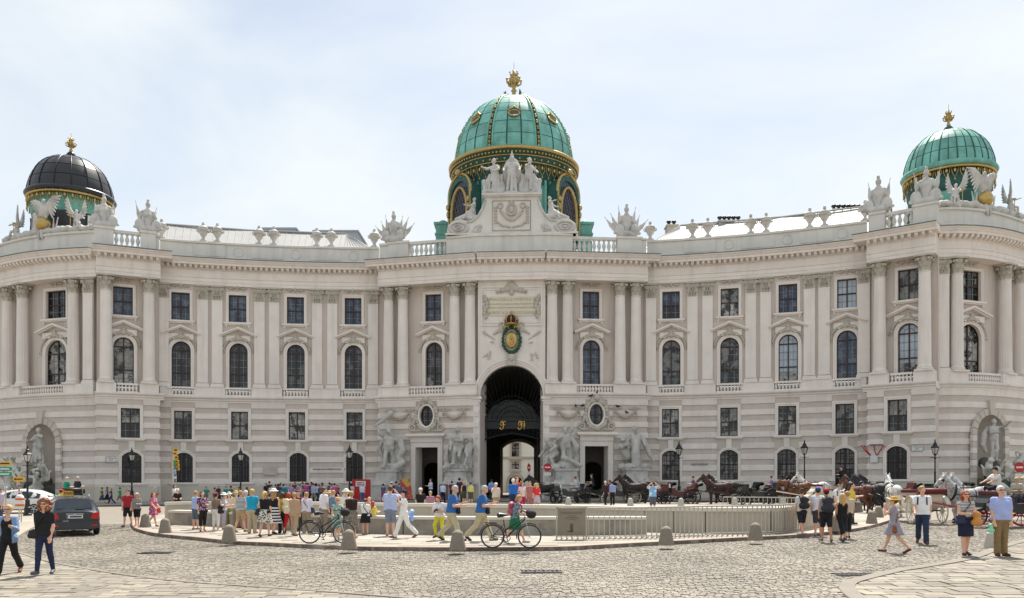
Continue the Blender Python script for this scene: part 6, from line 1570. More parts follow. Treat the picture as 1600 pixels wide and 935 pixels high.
for z in (.78, 1.08): MB().lathe([(.205, z), (.205, z + .1)], 16).build('orange_band', M_org, wb)
Y = 43.0; x = pt(29, Y); sp = thing('direction_arrow_sign', 'yellow arrow sign on a red and white banded post at the far left', 'sign', (x, Y, gz(x, Y) + .09))
MB().tube([(0, .05, 0), (0, .05, 2.4)], .03, 8).build('post', M_rail, sp); z = zpx(749, Y) - gz(x, Y) - .09
for k in range(3): MB().lathe([(.036, 1.3 + .2 * k), (.036, 1.4 + .2 * k)], 8, (0, .05, 0)).build('red_band', M_redp, sp)
q = MB().prism([(-.32, 0), (-.2, .13), (.3, .13), (.3, -.13), (-.2, -.13)], -.02, .01).build('sign_plate', M_yel, sp, (0, 0, z)); MB().prism([(-.24, 0), (-.14, .07), (-.14, .03), (.22, .03), (.22, -.03), (-.14, -.03), (-.14, -.07)], -.026, -.022).build('arrow', M_blk, q)
Y = 66; x = pt(246, Y); wb = thing('waste_bin', 'grey waste bin with an orange base hanging on the signpost', 'bin', (x, Y - .3, gz(x, Y)))
MB().lathe([(.2, .75), (.22, .8), (.22, 1.3), (.15, 1.45), (0, 1.5)], 14).build('bin_body', M_rail, wb, smooth=True); MB().lathe([(.224, .78), (.224, .92)], 14).build('orange_band', M_org, wb); MB().box((0, .2, .7), (.05, .05, 1.4)).build('post', M_rail, wb)
def no_entry(px, py, Y, rz, lab):
    x = pt(px, Y); z = zpx(py, Y) - gz(x, Y); t = thing('no_entry_sign', lab, 'road sign', (x, Y, gz(x, Y)), rz, 'red no-entry signs')
    MB().tube([(0, .05, 0), (0, .05, z + .4)], .035, 8).build('post', M_rail, t)
    d = MB().prism([(.34 * math.cos(q * math.pi / 12), .34 * math.sin(q * math.pi / 12)) for q in range(24)], -.015, .015).build('disc', M_redp, t, (0, 0, z)); MB().box((0, -.02, 0), (.46, .006, .11)).build('white_bar', M_wht, d); MB().box((0, 0, -.55), (.56, .02, .26)).build('plate', M_wht, d)
no_entry(855.5, 730.5, 69, 0, 'red no-entry sign at the right edge of the archway'); no_entry(1593, 730.5, 55, 0, 'red no-entry sign at the far right edge beside the fountain'); no_entry(826.5, 731, 71, R(65), 'no-entry sign seen nearly edge-on inside the archway')
# signs on the walls
def wallsign(name, label, cat, seg, px, py, w, h, mat, off=.13, d=.04):
    s = SEG[seg]; u = s.up(px); p = s.at(u, off, 0); z = zpx(py, p.y); o = MB().box((0, 0, 0), (w, d, h)).build(name, mat, None, (p.x, p.y, z), s.ang(u)); tag(o, label, cat); return o
for sg, px, py, lab in (('B', 173, 718, 'white street name plate on the left corner block'), ('H', 1434.5, 700.5, 'white street name plate on the right corner block')):
    q = wallsign('street_name_plate', lab, 'sign', sg, px, py, .86, .5, M_wht); MB().tube([(-.4, -.022, -.22), (.4, -.022, -.22), (.4, -.022, .22), (-.4, -.022, .22), (-.4, -.022, -.22)], .014, 4).build('border', pbr('dark_blue_print', '#2a2c4a', .6), q)
    place('lettering', text_mesh("1., Michaeler-\nplatz", .15, .003), M_blk, q, (0, -.024, .02))
q = wallsign('wall_plaque', 'grey stone plaque on the left wing between the second and third windows', 'plaque', 'C', 422.5, 735, 1.25, .92, M_['plinth']); MB().box((0, -.025, 0), (1.1, .02, .78)).build('inscription_field', M_['orn'], q)
for sg, px, py, body, size, lab in (('C', 511, 733.5, "SPANISCHE HOFREITSCHULE", .2, 'dark wall lettering SPANISCHE HOFREITSCHULE on the left wing'), ('G', 1093.5, 726, "SISI MUSEUM", .26, 'dark wall lettering SISI MUSEUM on the right wing')):
    s = SEG[sg]; u = s.up(px); p = s.at(u, .125, 0); o = place('wall_lettering', text_mesh(body, size, .01), M_blk, None, (p.x, p.y, zpx(py, p.y)), s.ang(u)); tag(o, lab, 'lettering')
    if sg == 'C': MB().prism([(0, -.09), (.15, 0), (0, .09)], -.01, .01).build('arrow', M_blk, o, (1.62, 0, 0))
s = SEG['G']; q = wallsign('banner_sign', 'white notice hung on red and white ribbons on the right wing', 'sign', 'H', 1367, 717, .55, .6, M_wht, .2)
for x0, x1 in ((-.95, -.28), (-.75, -.24), (.0, .2), (.75, .24)): MB().tube([(x0, -.02, 1.12), ((x0 + x1) / 2 - .02, -.05, .62), (x1, -.02, .28)], [.05, .045, .04], 5).build('ribbon', M_redp, q, smooth=True)
MB().box((.15, 0, 1.14), (1.0, .03, .06)).build('rod', M_blk, q)
x = pt(564.5, 70.5); t = thing('red_notice_board', 'red notice board with a white label left of the left doorway', 'notice board', (x, 70.5, gz(x, 70.5) + .11))
MB().box((0, 0, .95), (1.5, .5, 1.75)).build('board', M_redp, t); q = MB().box((0, -.27, 1.45), (.85, .02, .45)).build('label_sheet', M_wht, t); MB().box((-.03, -.285, 1.52), (.6, .006, .08)).build('print', M_redp, q); MB().box((.0, -.285, 1.36), (.66, .006, .06)).build('print', M_blk, q)
x = pt(638, 71.5); t = thing('poster_stand', 'tall leaning red and yellow poster stand left of the left doorway', 'poster', (x, 71.5, gz(x, 71.5) + .11), R(10)); M_post = pbr('printed_poster', '#a33a35', .5, nscale=3, namt=.3, col2='#c49a3c', c2scale=2.2, c2range=(.5, .56))
o = MB().box((0, 0, .95), (.85, .05, 1.85)).build('poster_sheet', M_post, t); o.rotation_euler = (R(-8), R(-9), 0); MB().box((0, .15, .05), (.9, .5, .06)).build('foot', M_blk, t)
x = pt(693, 72.2); t = thing('poster_stand', 'short blue and brown poster stand right of the left doorway', 'poster', (x, 72.2, gz(x, 72.2) + .11)); MB().box((0, 0, .7), (.75, .06, 1.3)).build('poster_sheet', pbr('blue_poster', '#2b5f94', .5, nscale=3, namt=.3, col2='#6e4a3a', c2scale=2, c2range=(.48, .54)), t); MB().box((0, .1, .04), (.8, .4, .06)).build('foot', M_blk, t)
# pigeons on the right cartouche
PG = place('pigeon', blob('pigeon', [ell((0, 0, .11), (.08, .15, .075)), ell((0, -.13, .2), (.045, .05, .045)), cone((0, .12, .1), (0, .27, .07), .04, .02), cone((0, -.17, .2), (0, -.21, .19), .015, .006), cone((-.03, 0, .06), (-.03, -.01, 0), .01), cone((.03, 0, .06), (.03, -.01, 0), .01)], .018, .01), pbr('pigeon_grey', '#2a2b30', .6))
for i, (dx, z, lab) in enumerate([(0, 9.6, 'dark pigeon at the very top of the right cartouche'), (-.55, 9.28, 'dark pigeon on the upper left curl of the right cartouche'), (-1.3, 8.42, 'dark pigeon just left of the right oval window'), (-1.9, 8.38, 'dark pigeon on the left festoon beside the right oval window'), (1.9, 8.36, 'dark pigeon on the near end of the right festoon'), (2.7, 7.84, 'dark pigeon sitting in the sag of the right festoon')]):
    o = PG if i == 0 else copy_tree(PG); s = SEG['F']; o.location = s.at(s.up(931) + dx, .28, z); o.rotation_euler = (0, 0, i * 1.1); tag(o, lab, 'pigeon', 'pigeons on the right cartouche'); o.scale = (1.2,) * 3
# ================================================================ PEOPLE
SKIN = [pbr('skin_%s' % n, c, .55, nscale=9, namt=.06) for n, c in (('fair', '#d9a88c'), ('tanned', '#c08a68'), ('pale', '#e2b9a0'))]
HAIRC = dict(blond='#c9a25e', dark='#2a1c16', brown='#5a3a24', red='#7a4128', auburn='#8f5a38', ginger='#a5451c', grey='#b5b0a8', white='#d8d4cc', sand='#a98657', black='#17131a')
def hairm(c): return pbr('hair_' + c, HAIRC[c], .6, nscale=30, namt=.3, coords='obj', bump=.5, bscale=60)
CLO = {}
def cloth(col, pat=None, col2=None, sc_=1.0):
    key = (col, pat, col2, sc_)
    if key in CLO: return CLO[key]
    m = bpy.data.materials.new('cloth'); m.use_nodes = True; N, K = nodes_of(m); b = N['Principled BSDF']; b.inputs['Roughness'].default_value = .85
    tc_ = N.new('ShaderNodeTexCoord'); c = hexc(col)
    nz = N.new('ShaderNodeTexNoise'); nz.inputs['Scale'].default_value = 7; nz.inputs['Distortion'].default_value = 1.2; nz.inputs['Detail'].default_value = 5; K.new(tc_.outputs['Object'], nz.inputs['Vector'])
    mx = N.new('ShaderNodeMix'); mx.data_type = 'RGBA'; K.new(nz.outputs['Fac'], mx.inputs[0]); mx.inputs[6].default_value = (*[x * .82 for x in c], 1); mx.inputs[7].default_value = (*[min(1, x * 1.12) for x in c], 1); res = mx.outputs[2]
    if pat:
        if pat in ('stripe', 'plaid'):
            w = N.new('ShaderNodeTexWave'); w.wave_type = 'BANDS'; w.bands_direction = 'Z'; w.inputs['Scale'].default_value = 6.5 * sc_; K.new(tc_.outputs['Object'], w.inputs['Vector']); fac = w.outputs['Fac']
            if pat == 'plaid':
                w2 = N.new('ShaderNodeTexWave'); w2.bands_direction = 'X'; w2.inputs['Scale'].default_value = 6.5 * sc_; K.new(tc_.outputs['Object'], w2.inputs['Vector']); a = N.new('ShaderNodeMath'); a.operation = 'MULTIPLY'; K.new(fac, a.inputs[0]); K.new(w2.outputs['Fac'], a.inputs[1]); fac = a.outputs[0]
        else:
            v = N.new('ShaderNodeTexVoronoi'); v.inputs['Scale'].default_value = 17 * sc_; K.new(tc_.outputs['Object'], v.inputs['Vector']); fac = v.outputs['Distance']
        r = N.new('ShaderNodeMapRange'); lo, hi = dict(stripe=(.45, .55), plaid=(.2, .3), floral=(.36, .42))[pat]; r.inputs[1].default_value = lo; r.inputs[2].default_value = hi; K.new(fac, r.inputs[0])
        m2 = N.new('ShaderNodeMix'); m2.data_type = 'RGBA'; K.new(r.outputs[0], m2.inputs[0]); K.new(res, m2.inputs[6]); m2.inputs[7].default_value = (*hexc(col2), 1); res = m2.outputs[2]
    K.new(res, b.inputs['Base Color'])
    bp = N.new('ShaderNodeBump'); bp.inputs['Strength'].default_value = .9; bp.inputs['Distance'].default_value = .05; K.new(nz.outputs['Fac'], bp.inputs['Height']); K.new(bp.outputs[0], b.inputs['Normal'])
    CLO[key] = m; return m
M_lens = pbr('dark_lens', (.01, .01, .012), .15); M_lip = pbr('lips', '#9c4a44', .5)
def part_seg(c, t): return [('c', c[1], c[1] + (c[2] - c[1]) * t, c[3], c[3] + (c[4] - c[3]) * t, None)]
def build_person(root, sc_, vox, J, fem=False, g=1.0, skin=0, top=None, bottom=None, hair=None, hat=None, shoes='#2a2320', glasses=False, face=False, fingers=False):
    """one continuous body with clothes, hair and hat as parts; local frame faces -Y"""
    dz = -J['low']; P = figure(J, g, fem, fingers); T_ = lambda pr: xf(pr, sc_, 0, (0, 0, dz * sc_)); u = J['up']; zc = sc_; vk = vox
    def add(name, prims, mat, k=.02, clips=(), neg=(), v=None):
        cl = [(np.array((q[0], q[1], (q[2] + dz))) * sc_, n) for q, n in clips]
        me = blob(name, T_(prims), v or vk, k * sc_, cl, T_(list(neg))); return place(name, me, mat, root)
    add('body', flat(P), SKIN[skin], .022)
    legs = [P['thigh' + k][0] for k in 'LR']; sh = [P['shin' + k] for k in 'LR']
    def skirtp(hem, fl, e=.02):
        z1 = hem; kn = (J['kneeL'] + J['kneeR']) / 2; cx = np.array([0, kn[1] * .5, 0]); w = abs(J['kneeL'][1] - J['kneeR'][1]) * .35
        return [cone((-.04, .01, .98), cx + (-.05, -w, z1 - .03), .125 * g + e, fl), cone((.04, .01, .98), cx + (.05, w, z1 - .03), .125 * g + e, fl)] + grow(P['pelvis'], e) + (grow([q for q in legs], e) if hem < .75 else [])
    if bottom:
        st, mat = bottom[0], bottom[1]; hem = None
        if st in ('trousers', 'slim'):
            e = .022 if st == 'trousers' else .010; pr = grow(P['pelvis'] + legs, e)
            for q in sh: pr += grow([q[0]], e + .004) + [('c', q[1][1], q[1][2], q[1][3] + e, q[1][4] + e + (.022 if st == 'trousers' else .004), None)]
            add('trousers', pr, mat, .02, [((0, 0, 1.03), (0, 0, 1))], [cone(J['ankL'] - (0, 0, .03), J['toeL'], .03), cone(J['ankR'] - (0, 0, .03), J['toeR'], .03)] if st == 'trousers' else ())
        elif st in ('shorts', 'capri'):
            t = .92 if st == 'shorts' else 1; pr = grow(P['pelvis'], .02)
            for q in legs: pr += grow(part_seg(q, t), .024)
            if st == 'capri':
                for q in sh: pr += grow([q[0]], .02) + grow(part_seg(q[1], .35), .016)
            add(st, pr, mat, .02, [((0, 0, 1.03), (0, 0, 1))])
        elif st == 'skirt': add('skirt', skirtp(bottom[2], bottom[3]), mat, .03, [((0, 0, 1.05), (0, 0, 1)), ((0, 0, bottom[2]), (0, 0, -1))])
    if top:
        st, mat = top[0], top[1]; e = dict(tee=.016, sleeveless=.012, long=.018, shirt=.019, dress=.014, jacket=.022, tank=.010)[st]
        pr = grow(P['torso'], e) + grow(P['pelvis'][:1], e + .008)
        if fem and g <= 1.05 and st in ('sleeveless', 'tank', 'tee', 'dress'): pass
        sl = dict(tee=.6, sleeveless=.08, long=1, shirt=.75, dress=.3, jacket=1, tank=0)[st]
        if len(top) > 2 and st == 'dress': hem, fl = top[2], top[3]
        for k in 'LR':
            if sl: pr += grow(part_seg(P['uarm' + k][0], sl), e + .004)
            if st in ('long', 'jacket'): pr += grow(P['farm' + k], e)
        ng = [cone(u((0, -.075, 1.49)), u((0, -.03, 1.62)), .062, .075)]
        if st == 'tank': ng = [cone(u((0, -.07, 1.46)), u((0, -.03, 1.62)), .10, .10)] + [cone(u((s * .19, 0, 1.47)), u((s * .24, 0, 1.5)), .07) for s in (-1, 1)]
        if st == 'jacket': ng += [cone(u((0, -.16, 1.42)), (0, -.17, .8), .13, .14)]
        cl = [((0, 0, .90 if st != 'jacket' else .80), (0, 0, -1))]
        if st == 'dress': pr += skirtp(hem, fl, .016); cl = [((0, 0, hem), (0, 0, -1))]
        add('dress' if st == 'dress' else 'jacket' if st == 'jacket' else 'top' if fem else 'shirt', pr, mat, .02, cl, ng)
    if top and top[0] == 'jacket': add('top', grow(P['torso'], .012) + grow(P['pelvis'][:1], .012), top[2], .02, [((0, 0, .9), (0, 0, -1))], [cone(u((0, -.09, 1.45)), u((0, -.03, 1.62)), .10, .10)])
    if shoes: add('shoes', grow(P['footL'][:1] + P['footR'][:1], .012), pbr('shoe_' + shoes, shoes, .6, nscale=8, namt=.1), .01, [], (), min(vk, .022))
    hd = J['headf']
    if hair and hair[0] != 'bald':
        st, c = hair; pr = [ell(hd((0, .020, 1.664)), (.096, .108, .102))]; ng = [cone(hd((0, -.115, 1.66)), hd((0, -.10, 1.54)), .078, .085)]
        if st in ('long', 'bob'):
            zl = 1.34 if st == 'long' else 1.53
            for s in (-1, 1): pr.append(cone(hd((s * .065, .03, 1.66)), hd((s * .085, .045, zl)), .055, .04))
            pr.append(cone(hd((0, .06, 1.66)), hd((0, .075, zl)), .07, .05))
        if st == 'pony': pr += [cone(hd((0, .10, 1.70)), hd((0, .15, 1.62)), .04, .05), cone(hd((0, .15, 1.62)), hd((0, .12, 1.45)), .05, .03)]
        if st == 'bun': pr.append(cone(hd((0, .12, 1.68)), hd((0, .13, 1.68)), .055))
        if st == 'curly':
            r = random.Random(8)
            for k in range(46):
                a, q = r.uniform(0, 2 * math.pi), r.uniform(-.75, 1); rr_ = .115 * .8 * math.sqrt(max(0, 1 - min(1, abs(q)) ** 2)) + .03
                y = rr_ * math.sin(a) + .03
                if y < -.05 and q < .55: continue
                pr.append(cone(hd((rr_ * math.cos(a), y, 1.63 + .14 * q)), hd((rr_ * math.cos(a) * 1.1, y, 1.615 + .145 * q)), r.uniform(.035, .05)))
            ng = [cone(hd((0, -.125, 1.655)), hd((0, -.11, 1.54)), .072, .075)]
        add('hair', pr, hairm(c), .012, [], ng, min(vk, .018))
    if hat:
        st, c = hat; m = cloth(c)
        if st == 'cap': pr = [ell(hd((0, .01, 1.70)), (.102, .112, .085)), cone(hd((-.03, -.10, 1.70)), hd((-.025, -.17, 1.69)), .028), cone(hd((.03, -.10, 1.70)), hd((.025, -.17, 1.69)), .028)]; ng = [cone(hd((0, -.09, 1.64)), hd((0, -.10, 1.56)), .075)]
        else:
            w = .185 if st == 'sunhat' else .16; pr = [ell(hd((0, .01, 1.735)), (.102, .11, .075)), cone(hd((-.06, .01, 1.70)), hd((.06, .01, 1.70)), w - .05, None, (1, 1, .16)) if False else ell(hd((0, .01, 1.695)), (w, w, .026))]; ng = []
        add('cap' if st == 'cap' else 'hat', pr, m, .012, [], ng, min(vk, .02))
    if glasses:
        mb = MB()
        pts = [hd((x, y, 1.65)) for x, y in ((-.078, -.02), (-.045, -.09), (0, -.106), (.045, -.09), (.078, -.02))]; mb.tube([(p + (0, 0, dz)) * sc_ for p in pts], [.004 * sc_, .017 * sc_, .011 * sc_, .017 * sc_, .004 * sc_], 6); mb.build('sunglasses', M_lens, root)
    elif face:
        for s in (-1, 1): MB().ball((hd((s * .033, -.093, 1.65)) + (0, 0, dz)) * sc_, .012 * sc_, 6, 4).build('eye', M_lens, root)
    if face: p = (hd((0, -.106, 1.583)) + (0, 0, dz)) * sc_; MB().ball(p, (.024 * sc_, .008 * sc_, .008 * sc_), 8, 5).build('mouth', M_lip, root)
    return lambda v: (np.array(v) + (0, 0, dz)) * sc_
ISP = lambda p: IUP if inside(p.x, p.y, ISLw) else .012 if (inside(p.x, p.y, LPOLY) or inside(p.x, p.y, RPOLY)) else .09 if inside(p.x, p.y, SIDEw) else .018
def person(px, py, head, face, label, legs=L_STAND, armL=A_DOWN, armR=A_DOWN, lean=0, look=0, group=None, cat='person', hscale=1.0, nod=0, turn=0, **kw):
    up = 0
    for _ in range(2): p = G(px, py, up); up = ISP(p)
    p = G(px, py, up); h = (py - head) * p.y / FPX * hscale
    J = fk(legs, armL, armR, lean, look, kw.get('fem', False), turn); J['nod'] = nod
    t = thing('person', label, cat, p, R(face), group); near = p.y < 26
    kw.setdefault('face', near); kw.setdefault('fingers', near)
    hh = (1.765 + (.03 if kw.get('hat') or (kw.get('hair') or ('',))[0] == 'curly' else 0)) + (0 if lean < 6 else -.03 * lean / 10)
    s = h / hh; f = build_person(t, s, max(.0135, min(.034, p.y * .00066)), J, **kw)
    return t, J, f
BAGM = {}
def hang(t, J, f, kind, col, label, at, cat='bag', size=(.26, .1, .22), strap=None):
    """a bag or camera: a thing of its own, placed where the person carries it"""
    if col not in BAGM: BAGM[col] = pbr('bag_' + col, col, .6, nscale=7, namt=.12, coords='obj')
    M = Matrix.LocRotScale(t.location, t.rotation_euler, None); c = f(at); w = M @ Vector(c); o = thing(kind, label, cat, w, t.rotation_euler.z)
    x, y, z = size
    P = [cone((-x * .28, 0, -z * .25), (x * .28, 0, -z * .25), y * .55 + .02), cone((-x * .25, 0, z * .25), (x * .25, 0, z * .25), y * .48 + .01), cone((0, 0, -z * .3), (0, 0, z * .3), y * .55 + .015)]
    if kind == 'camera': m = MB().box((0, 0, 0), (.13, .07, .09)).lathe([(.035, 0), (.035, .08)], 10); me = m.mesh('camera_body')
    else: me = blob('bag_body', P, .018, .02)
    place('camera_body' if kind == 'camera' else 'bag_body', me, BAGM[col], o)
    if strap:
        pts = [Vector(f(q)) - Vector(c) for q in strap]; MB().tube(pts, .012, 5).build('strap', BAGM[col], o, smooth=True)
    return o
def strap_over(J, side=1):      # from one shoulder across the chest to the other hip
    u = J['up']; return [u((side * .2, -.05, 1.0)), u((side * .08, -.155, 1.2)), u((-side * .08, -.13, 1.42)), u((-side * .1, .02, 1.49)), u((-side * .06, .14, 1.35)), u((side * .12, .13, 1.1)), u((side * .2, .02, 1.0))]
def backpack(t, J, f, col, label, size=(.30, .17, .42)): 
    u = J['up']; o = hang(t, J, f, 'backpack', col, label, u((0, .19, 1.24)), 'backpack', size)
    for s in (-1, 1):
        c = Vector(f(u((0, .19, 1.24)))); pts = [Vector(f(u(q))) - c for q in ((s * .11, .15, 1.38), (s * .12, .02, 1.48), (s * .12, -.13, 1.38), (s * .125, -.13, 1.22), (s * .14, .05, 1.1))]; MB().tube(pts, .022, 5).build('shoulder_strap', BAGM[col], o, smooth=True)
    return o
C = cloth
BLK, WHT, KHA, NAV = '#141417', '#e4e2de', '#a8997c', '#1c2136'
# --- foreground, left
t, J, f = person(13, 897, 786, 8, 'blonde woman in open denim shirt, black top and trousers, sunglasses, hand raised', L_WALK, A_DOWN, (20, 14, 88, 0), fem=True, hair=('bun', 'blond'), top=('jacket', C('#7d97bb'), C(BLK)), bottom=('trousers', C(BLK)), shoes='#7a4a30', glasses=True)
t, J, f = person(69, 898, 779, 6, 'woman with curly red-brown hair, black T-shirt, dark jeans and sneakers', L_STEP, A_SWB, A_DOWN, fem=True, g=1.12, hair=('curly', 'auburn'), top=('tee', C('#19181b')), bottom=('slim', C('#20294a')), shoes='#5d5c66', glasses=True)
hang(t, J, f, 'shoulder_bag', BLK, 'black shoulder bag worn by the curly-haired woman', (-.2, -.1, .95), strap=strap_over(J, -1), size=(.22, .08, .16))
person(-2, 822, 762, 0, 'person in a lilac checked shirt cut off by the left picture edge', top=('shirt', C('#b09cb0', 'plaid', '#d8cfd6')), bottom=('trousers', C('#4a4650')), hair=('short', 'brown'))
person(9, 800, 760, 20, 'person in white with a white cap far behind the blonde woman', hat=('cap', WHT), top=('shirt', C('#d8d4d0')), bottom=('trousers', C('#b8b2a8')), hair=('short', 'grey'))
person(18, 797, 761, 60, 'man in a dark suit walking past the left fountain', L_WALK, hair=('short', 'dark'), top=('long', C('#232633')), bottom=('trousers', C('#232633')))
person(96, 815, 764, 160, 'person in a fluorescent yellow vest and red-white cap beside the taxi', top=('tee', C('#c5e019')), bottom=('trousers', C('#6a6a62')), hat=('cap', '#c8302c'), hair=('short', 'dark'))
person(159, 789, 761, -80, 'walker in an olive shirt and blue skirt along the left corner wall', L_WALK, top=('tee', C('#6f8a3c')), bottom=('skirt', C('#2c4a66'), .5, .17), fem=True, hair=('short', 'brown'))
person(167, 789, 760, -85, 'walker in a blue top and black skirt along the left corner wall', L_WALK2, top=('sleeveless', C('#4f6fa5')), bottom=('skirt', C(BLK), .5, .16), fem=True, hair=('bob', 'red'))
person(173.5, 789, 762, -75, 'walker in a dark top with yellow bag, third in the group by the wall', L_WALK, top=('tee', C('#4b4e63')), bottom=('trousers', C('#2b3a63')), fem=True, hair=('bob', 'sand'))
person(187, 789, 761, -90, 'boy in a bright green T-shirt and khaki shorts walking by the wall', L_WALK2, top=('tee', C('#22a34a')), bottom=('shorts', C('#7d7a62')), hair=('short', 'dark'))
person(199.5, 824, 765, 0, 'man in a red T-shirt and black shorts with sunglasses walking towards us', L_STEP, top=('tee', C('#a3212b')), bottom=('shorts', C(BLK)), hair=('short', 'dark'), glasses=True, shoes='#3a3838')
t, J, f = person(214, 823, 770, 12, 'woman in a grey top, black shorts and pale cap beside the red-shirted man', L_STEP2, A_DOWN, A_FWD, fem=True, top=('long', C('#8d8a86')), bottom=('shorts', C(BLK)), hat=('cap', '#cbb8a8'), hair=('bob', 'blond'), glasses=True, shoes='#b08a70')
t, J, f = person(239.5, 823, 768, 68, 'woman with dark red hair in a flowered dress at the left bollards', L_WALK, A_SWF, A_BAG, fem=True, top=('dress', C('#2d5156', 'floral', '#d0678e', .8), .62, .20), hair=('bob', 'red'), shoes='#a04038')
hang(t, J, f, 'handbag', '#b5452c', 'red handbag hanging from the arm of the woman in the flowered dress', (.26, -.05, .85))
# --- the crowd on the island
K = 'visitors crowding along the excavation wall'
person(277, 806, 763.5, 30, 'man in a black T-shirt and white cap leaning on the left end of the wall', L_STAND, A_FWD, A_FWD, 16, top=('tee', C(BLK)), bottom=('trousers', C('#7a6a50')), hat=('cap', '#d8d5d0'), hair=('short', 'dark'), group=K)
person(273, 792, 758, 60, 'dark-haired woman in white behind the man leaning on the wall', top=('tee', C(WHT)), bottom=('trousers', C('#8a7a60')), fem=True, hair=('bob', 'black'), group=K)
person(306, 828, 767, 150, 'fair-haired man in a pale blue shirt partly hidden by the flower-top woman', L_STAND, A_FWD, A_FWD, top=('shirt', C('#a9b6dc')), bottom=('shorts', C('#4f6470')), hair=('short', 'sand'), group=K)
t, J, f = person(316.5, 831, 768, 28, 'woman in a flowered top and black capri trousers in front of the bench wall', L_STEP, A_DOWN, A_FWD, fem=True, g=1.1, top=('tee', C('#c3b4c4', 'floral', '#5b2c4a')), bottom=('capri', C(BLK)), hair=('bob', 'brown'), shoes='#a84038', group=K)
t, J, f = person(337.5, 830, 769, 160, 'woman in a sleeveless brown top and white capris, seen from behind', L_STAND, A_FWD, A_FWD, fem=True, g=1.15, top=('sleeveless', C('#8b7465')), bottom=('capri', C(WHT)), hair=('bun', 'dark'), hat=('cap', '#8a2a34'), shoes='#cfc8c0', group=K)
hang(t, J, f, 'shoulder_bag', BLK, 'black shoulder bag beside the woman in the brown top', (-.27, .02, 1.0), size=(.28, .12, .34))
t, J, f = person(350, 828, 770, 100, 'woman in a white sun hat and lilac shorts looking at her camera', L_STAND, A_FWD, A_FWD, fem=True, top=('tee', C('#b7bcc4')), bottom=('capri', C('#b5abc4')), hat=('sunhat', WHT), hair=('short', 'dark'), group=K)
person(358, 824, 769, 200, 'person in a pale hat behind the woman with the lilac shorts', L_STAND, A_CAM, A_CAM, top=('shirt', C('#d8c8b8')), bottom=('trousers', C('#7d7e3c')), hat=('sunhat', '#d5cfc4'), hair=('short', 'grey'), group=K)
person(369, 826, 767, 170, 'person in a straw hat half hidden behind the striped shirt', top=('shirt', C('#d6c9a8')), bottom=('trousers', C('#8d8570')), hat=('sunhat', '#c9ac6c'), hair=('short', 'grey'), group=K)
person(376, 832, 767, 150, 'man in a navy and white striped polo and khaki shorts', L_STEP, A_DOWN, A_FWD, g=1.18, top=('shirt', C('#e4e2e4', 'stripe', '#23264a', 1.0)), bottom=('shorts', C('#b39a74')), hair=('short', 'sand'), shoes='#6b3c2c', group=K)
person(384, 827, 766, 190, 'person with a white cap and pink trousers squeezed behind the striped man', top=('tee', C('#d4cfc4')), bottom=('trousers', C('#c98a84')), hat=('cap', WHT), hair=('short', 'grey'), group=K)
person(394, 834, 764, 178, 'woman in a turquoise T-shirt and beige trousers with short blond hair, back turned', L_STAND, A_DOWN, A_FWD, fem=True, g=1.14, top=('tee', C('#119fc4')), bottom=('trousers', C('#b8a98c')), hair=('short', 'blond'), shoes='#a03c34', group=K)
t, J, f = person(414, 839, 768, 170, 'blonde woman in a black top and black-and-white patterned skirt', L_STEP, A_DOWN, A_FWD, fem=True, g=1.05, top=('tee', C(BLK)), bottom=('skirt', C('#16151a', 'floral', '#cfcabc', .9), .55, .23), hair=('pony', 'blond'), group=K)
hang(t, J, f, 'shoulder_bag', BLK, 'black bag of the woman in the patterned skirt', (.24, .05, .95), strap=strap_over(J, 1))
person(428, 835, 764, 172, 'blonde woman in a white sun hat and a white skirt with black bands', L_STEP2, A_DOWN, A_FWD, fem=True, top=('tank', C(BLK)), bottom=('skirt', C('#e6e4e2', 'stripe', '#1a1a26', .45), .42, .26), hat=('sunhat', '#efece6'), hair=('long', 'sand'), group=K)
person(441, 834, 769, 200, 'woman in a yellow top and dark trousers between sun hat and cream backpack', fem=True, top=('tee', C('#d8c255')), bottom=('trousers', C('#2a2428')), hair=('bob', 'brown'), group=K)
t, J, f = person(451, 834, 770, 168, 'ginger-haired woman in red trousers with a cream backpack', L_STEP, fem=True, top=('tee', C('#b6552e')), bottom=('capri', C('#c01f2e')), hair=('bob', 'ginger'), group=K)
backpack(t, J, f, '#d9cfa8', 'cream backpack on the ginger-haired woman')
t, J, f = person(460, 838, 770, 172, 'woman in a beige jacket and beige trousers with short fair hair', L_STEP2, A_DOWN, A_SWF, fem=True, g=1.1, top=('long', C('#b7997a')), bottom=('trousers', C('#b09a7c')), hair=('short', 'sand'), group=K)
hang(t, J, f, 'shoulder_bag', '#cfc4ac', 'cream shoulder bag on the woman in the beige jacket', (.27, .05, 1.05))
person(466, 830, 766, 190, 'person in a red cap behind the woman in the beige jacket', top=('tee', C('#7c3038')), bottom=('trousers', C('#4a4440')), hat=('cap', '#a3242c'), hair=('short', 'grey'), group=K)
t, J, f = person(479, 834, 769, 165, 'man in a white shirt and khaki trousers shading his eyes', L_STAND, A_DOWN, A_HEAD, g=1.15, top=('shirt', C('#dcd8e4')), bottom=('trousers', C('#9a8d7c')), hair=('short', 'sand'), shoes='#4a3a30', group=K)
hang(t, J, f, 'shoulder_bag', '#2c2f4a', 'dark strap bag across the back of the man shading his eyes', (-.24, -.03, 1.0), strap=strap_over(J, -1), size=(.2, .08, .2))
person(506, 833, 761, 130, 'tall man in a white shirt and grey trousers left of the bicycle woman', L_STAND, A_DOWN, A_DOWN, g=1.1, top=('shirt', C('#e2e0e2')), bottom=('trousers', C('#94887a')), hair=('short', 'brown'), group=K)
t, J, f = person(515, 830, 767, 172, 'person in a straw hat with a grey backpack', top=('tee', C('#d6d2ca')), bottom=('trousers', C('#a09078')), hat=('sunhat', '#d2b778'), hair=('short', 'grey'), group=K)
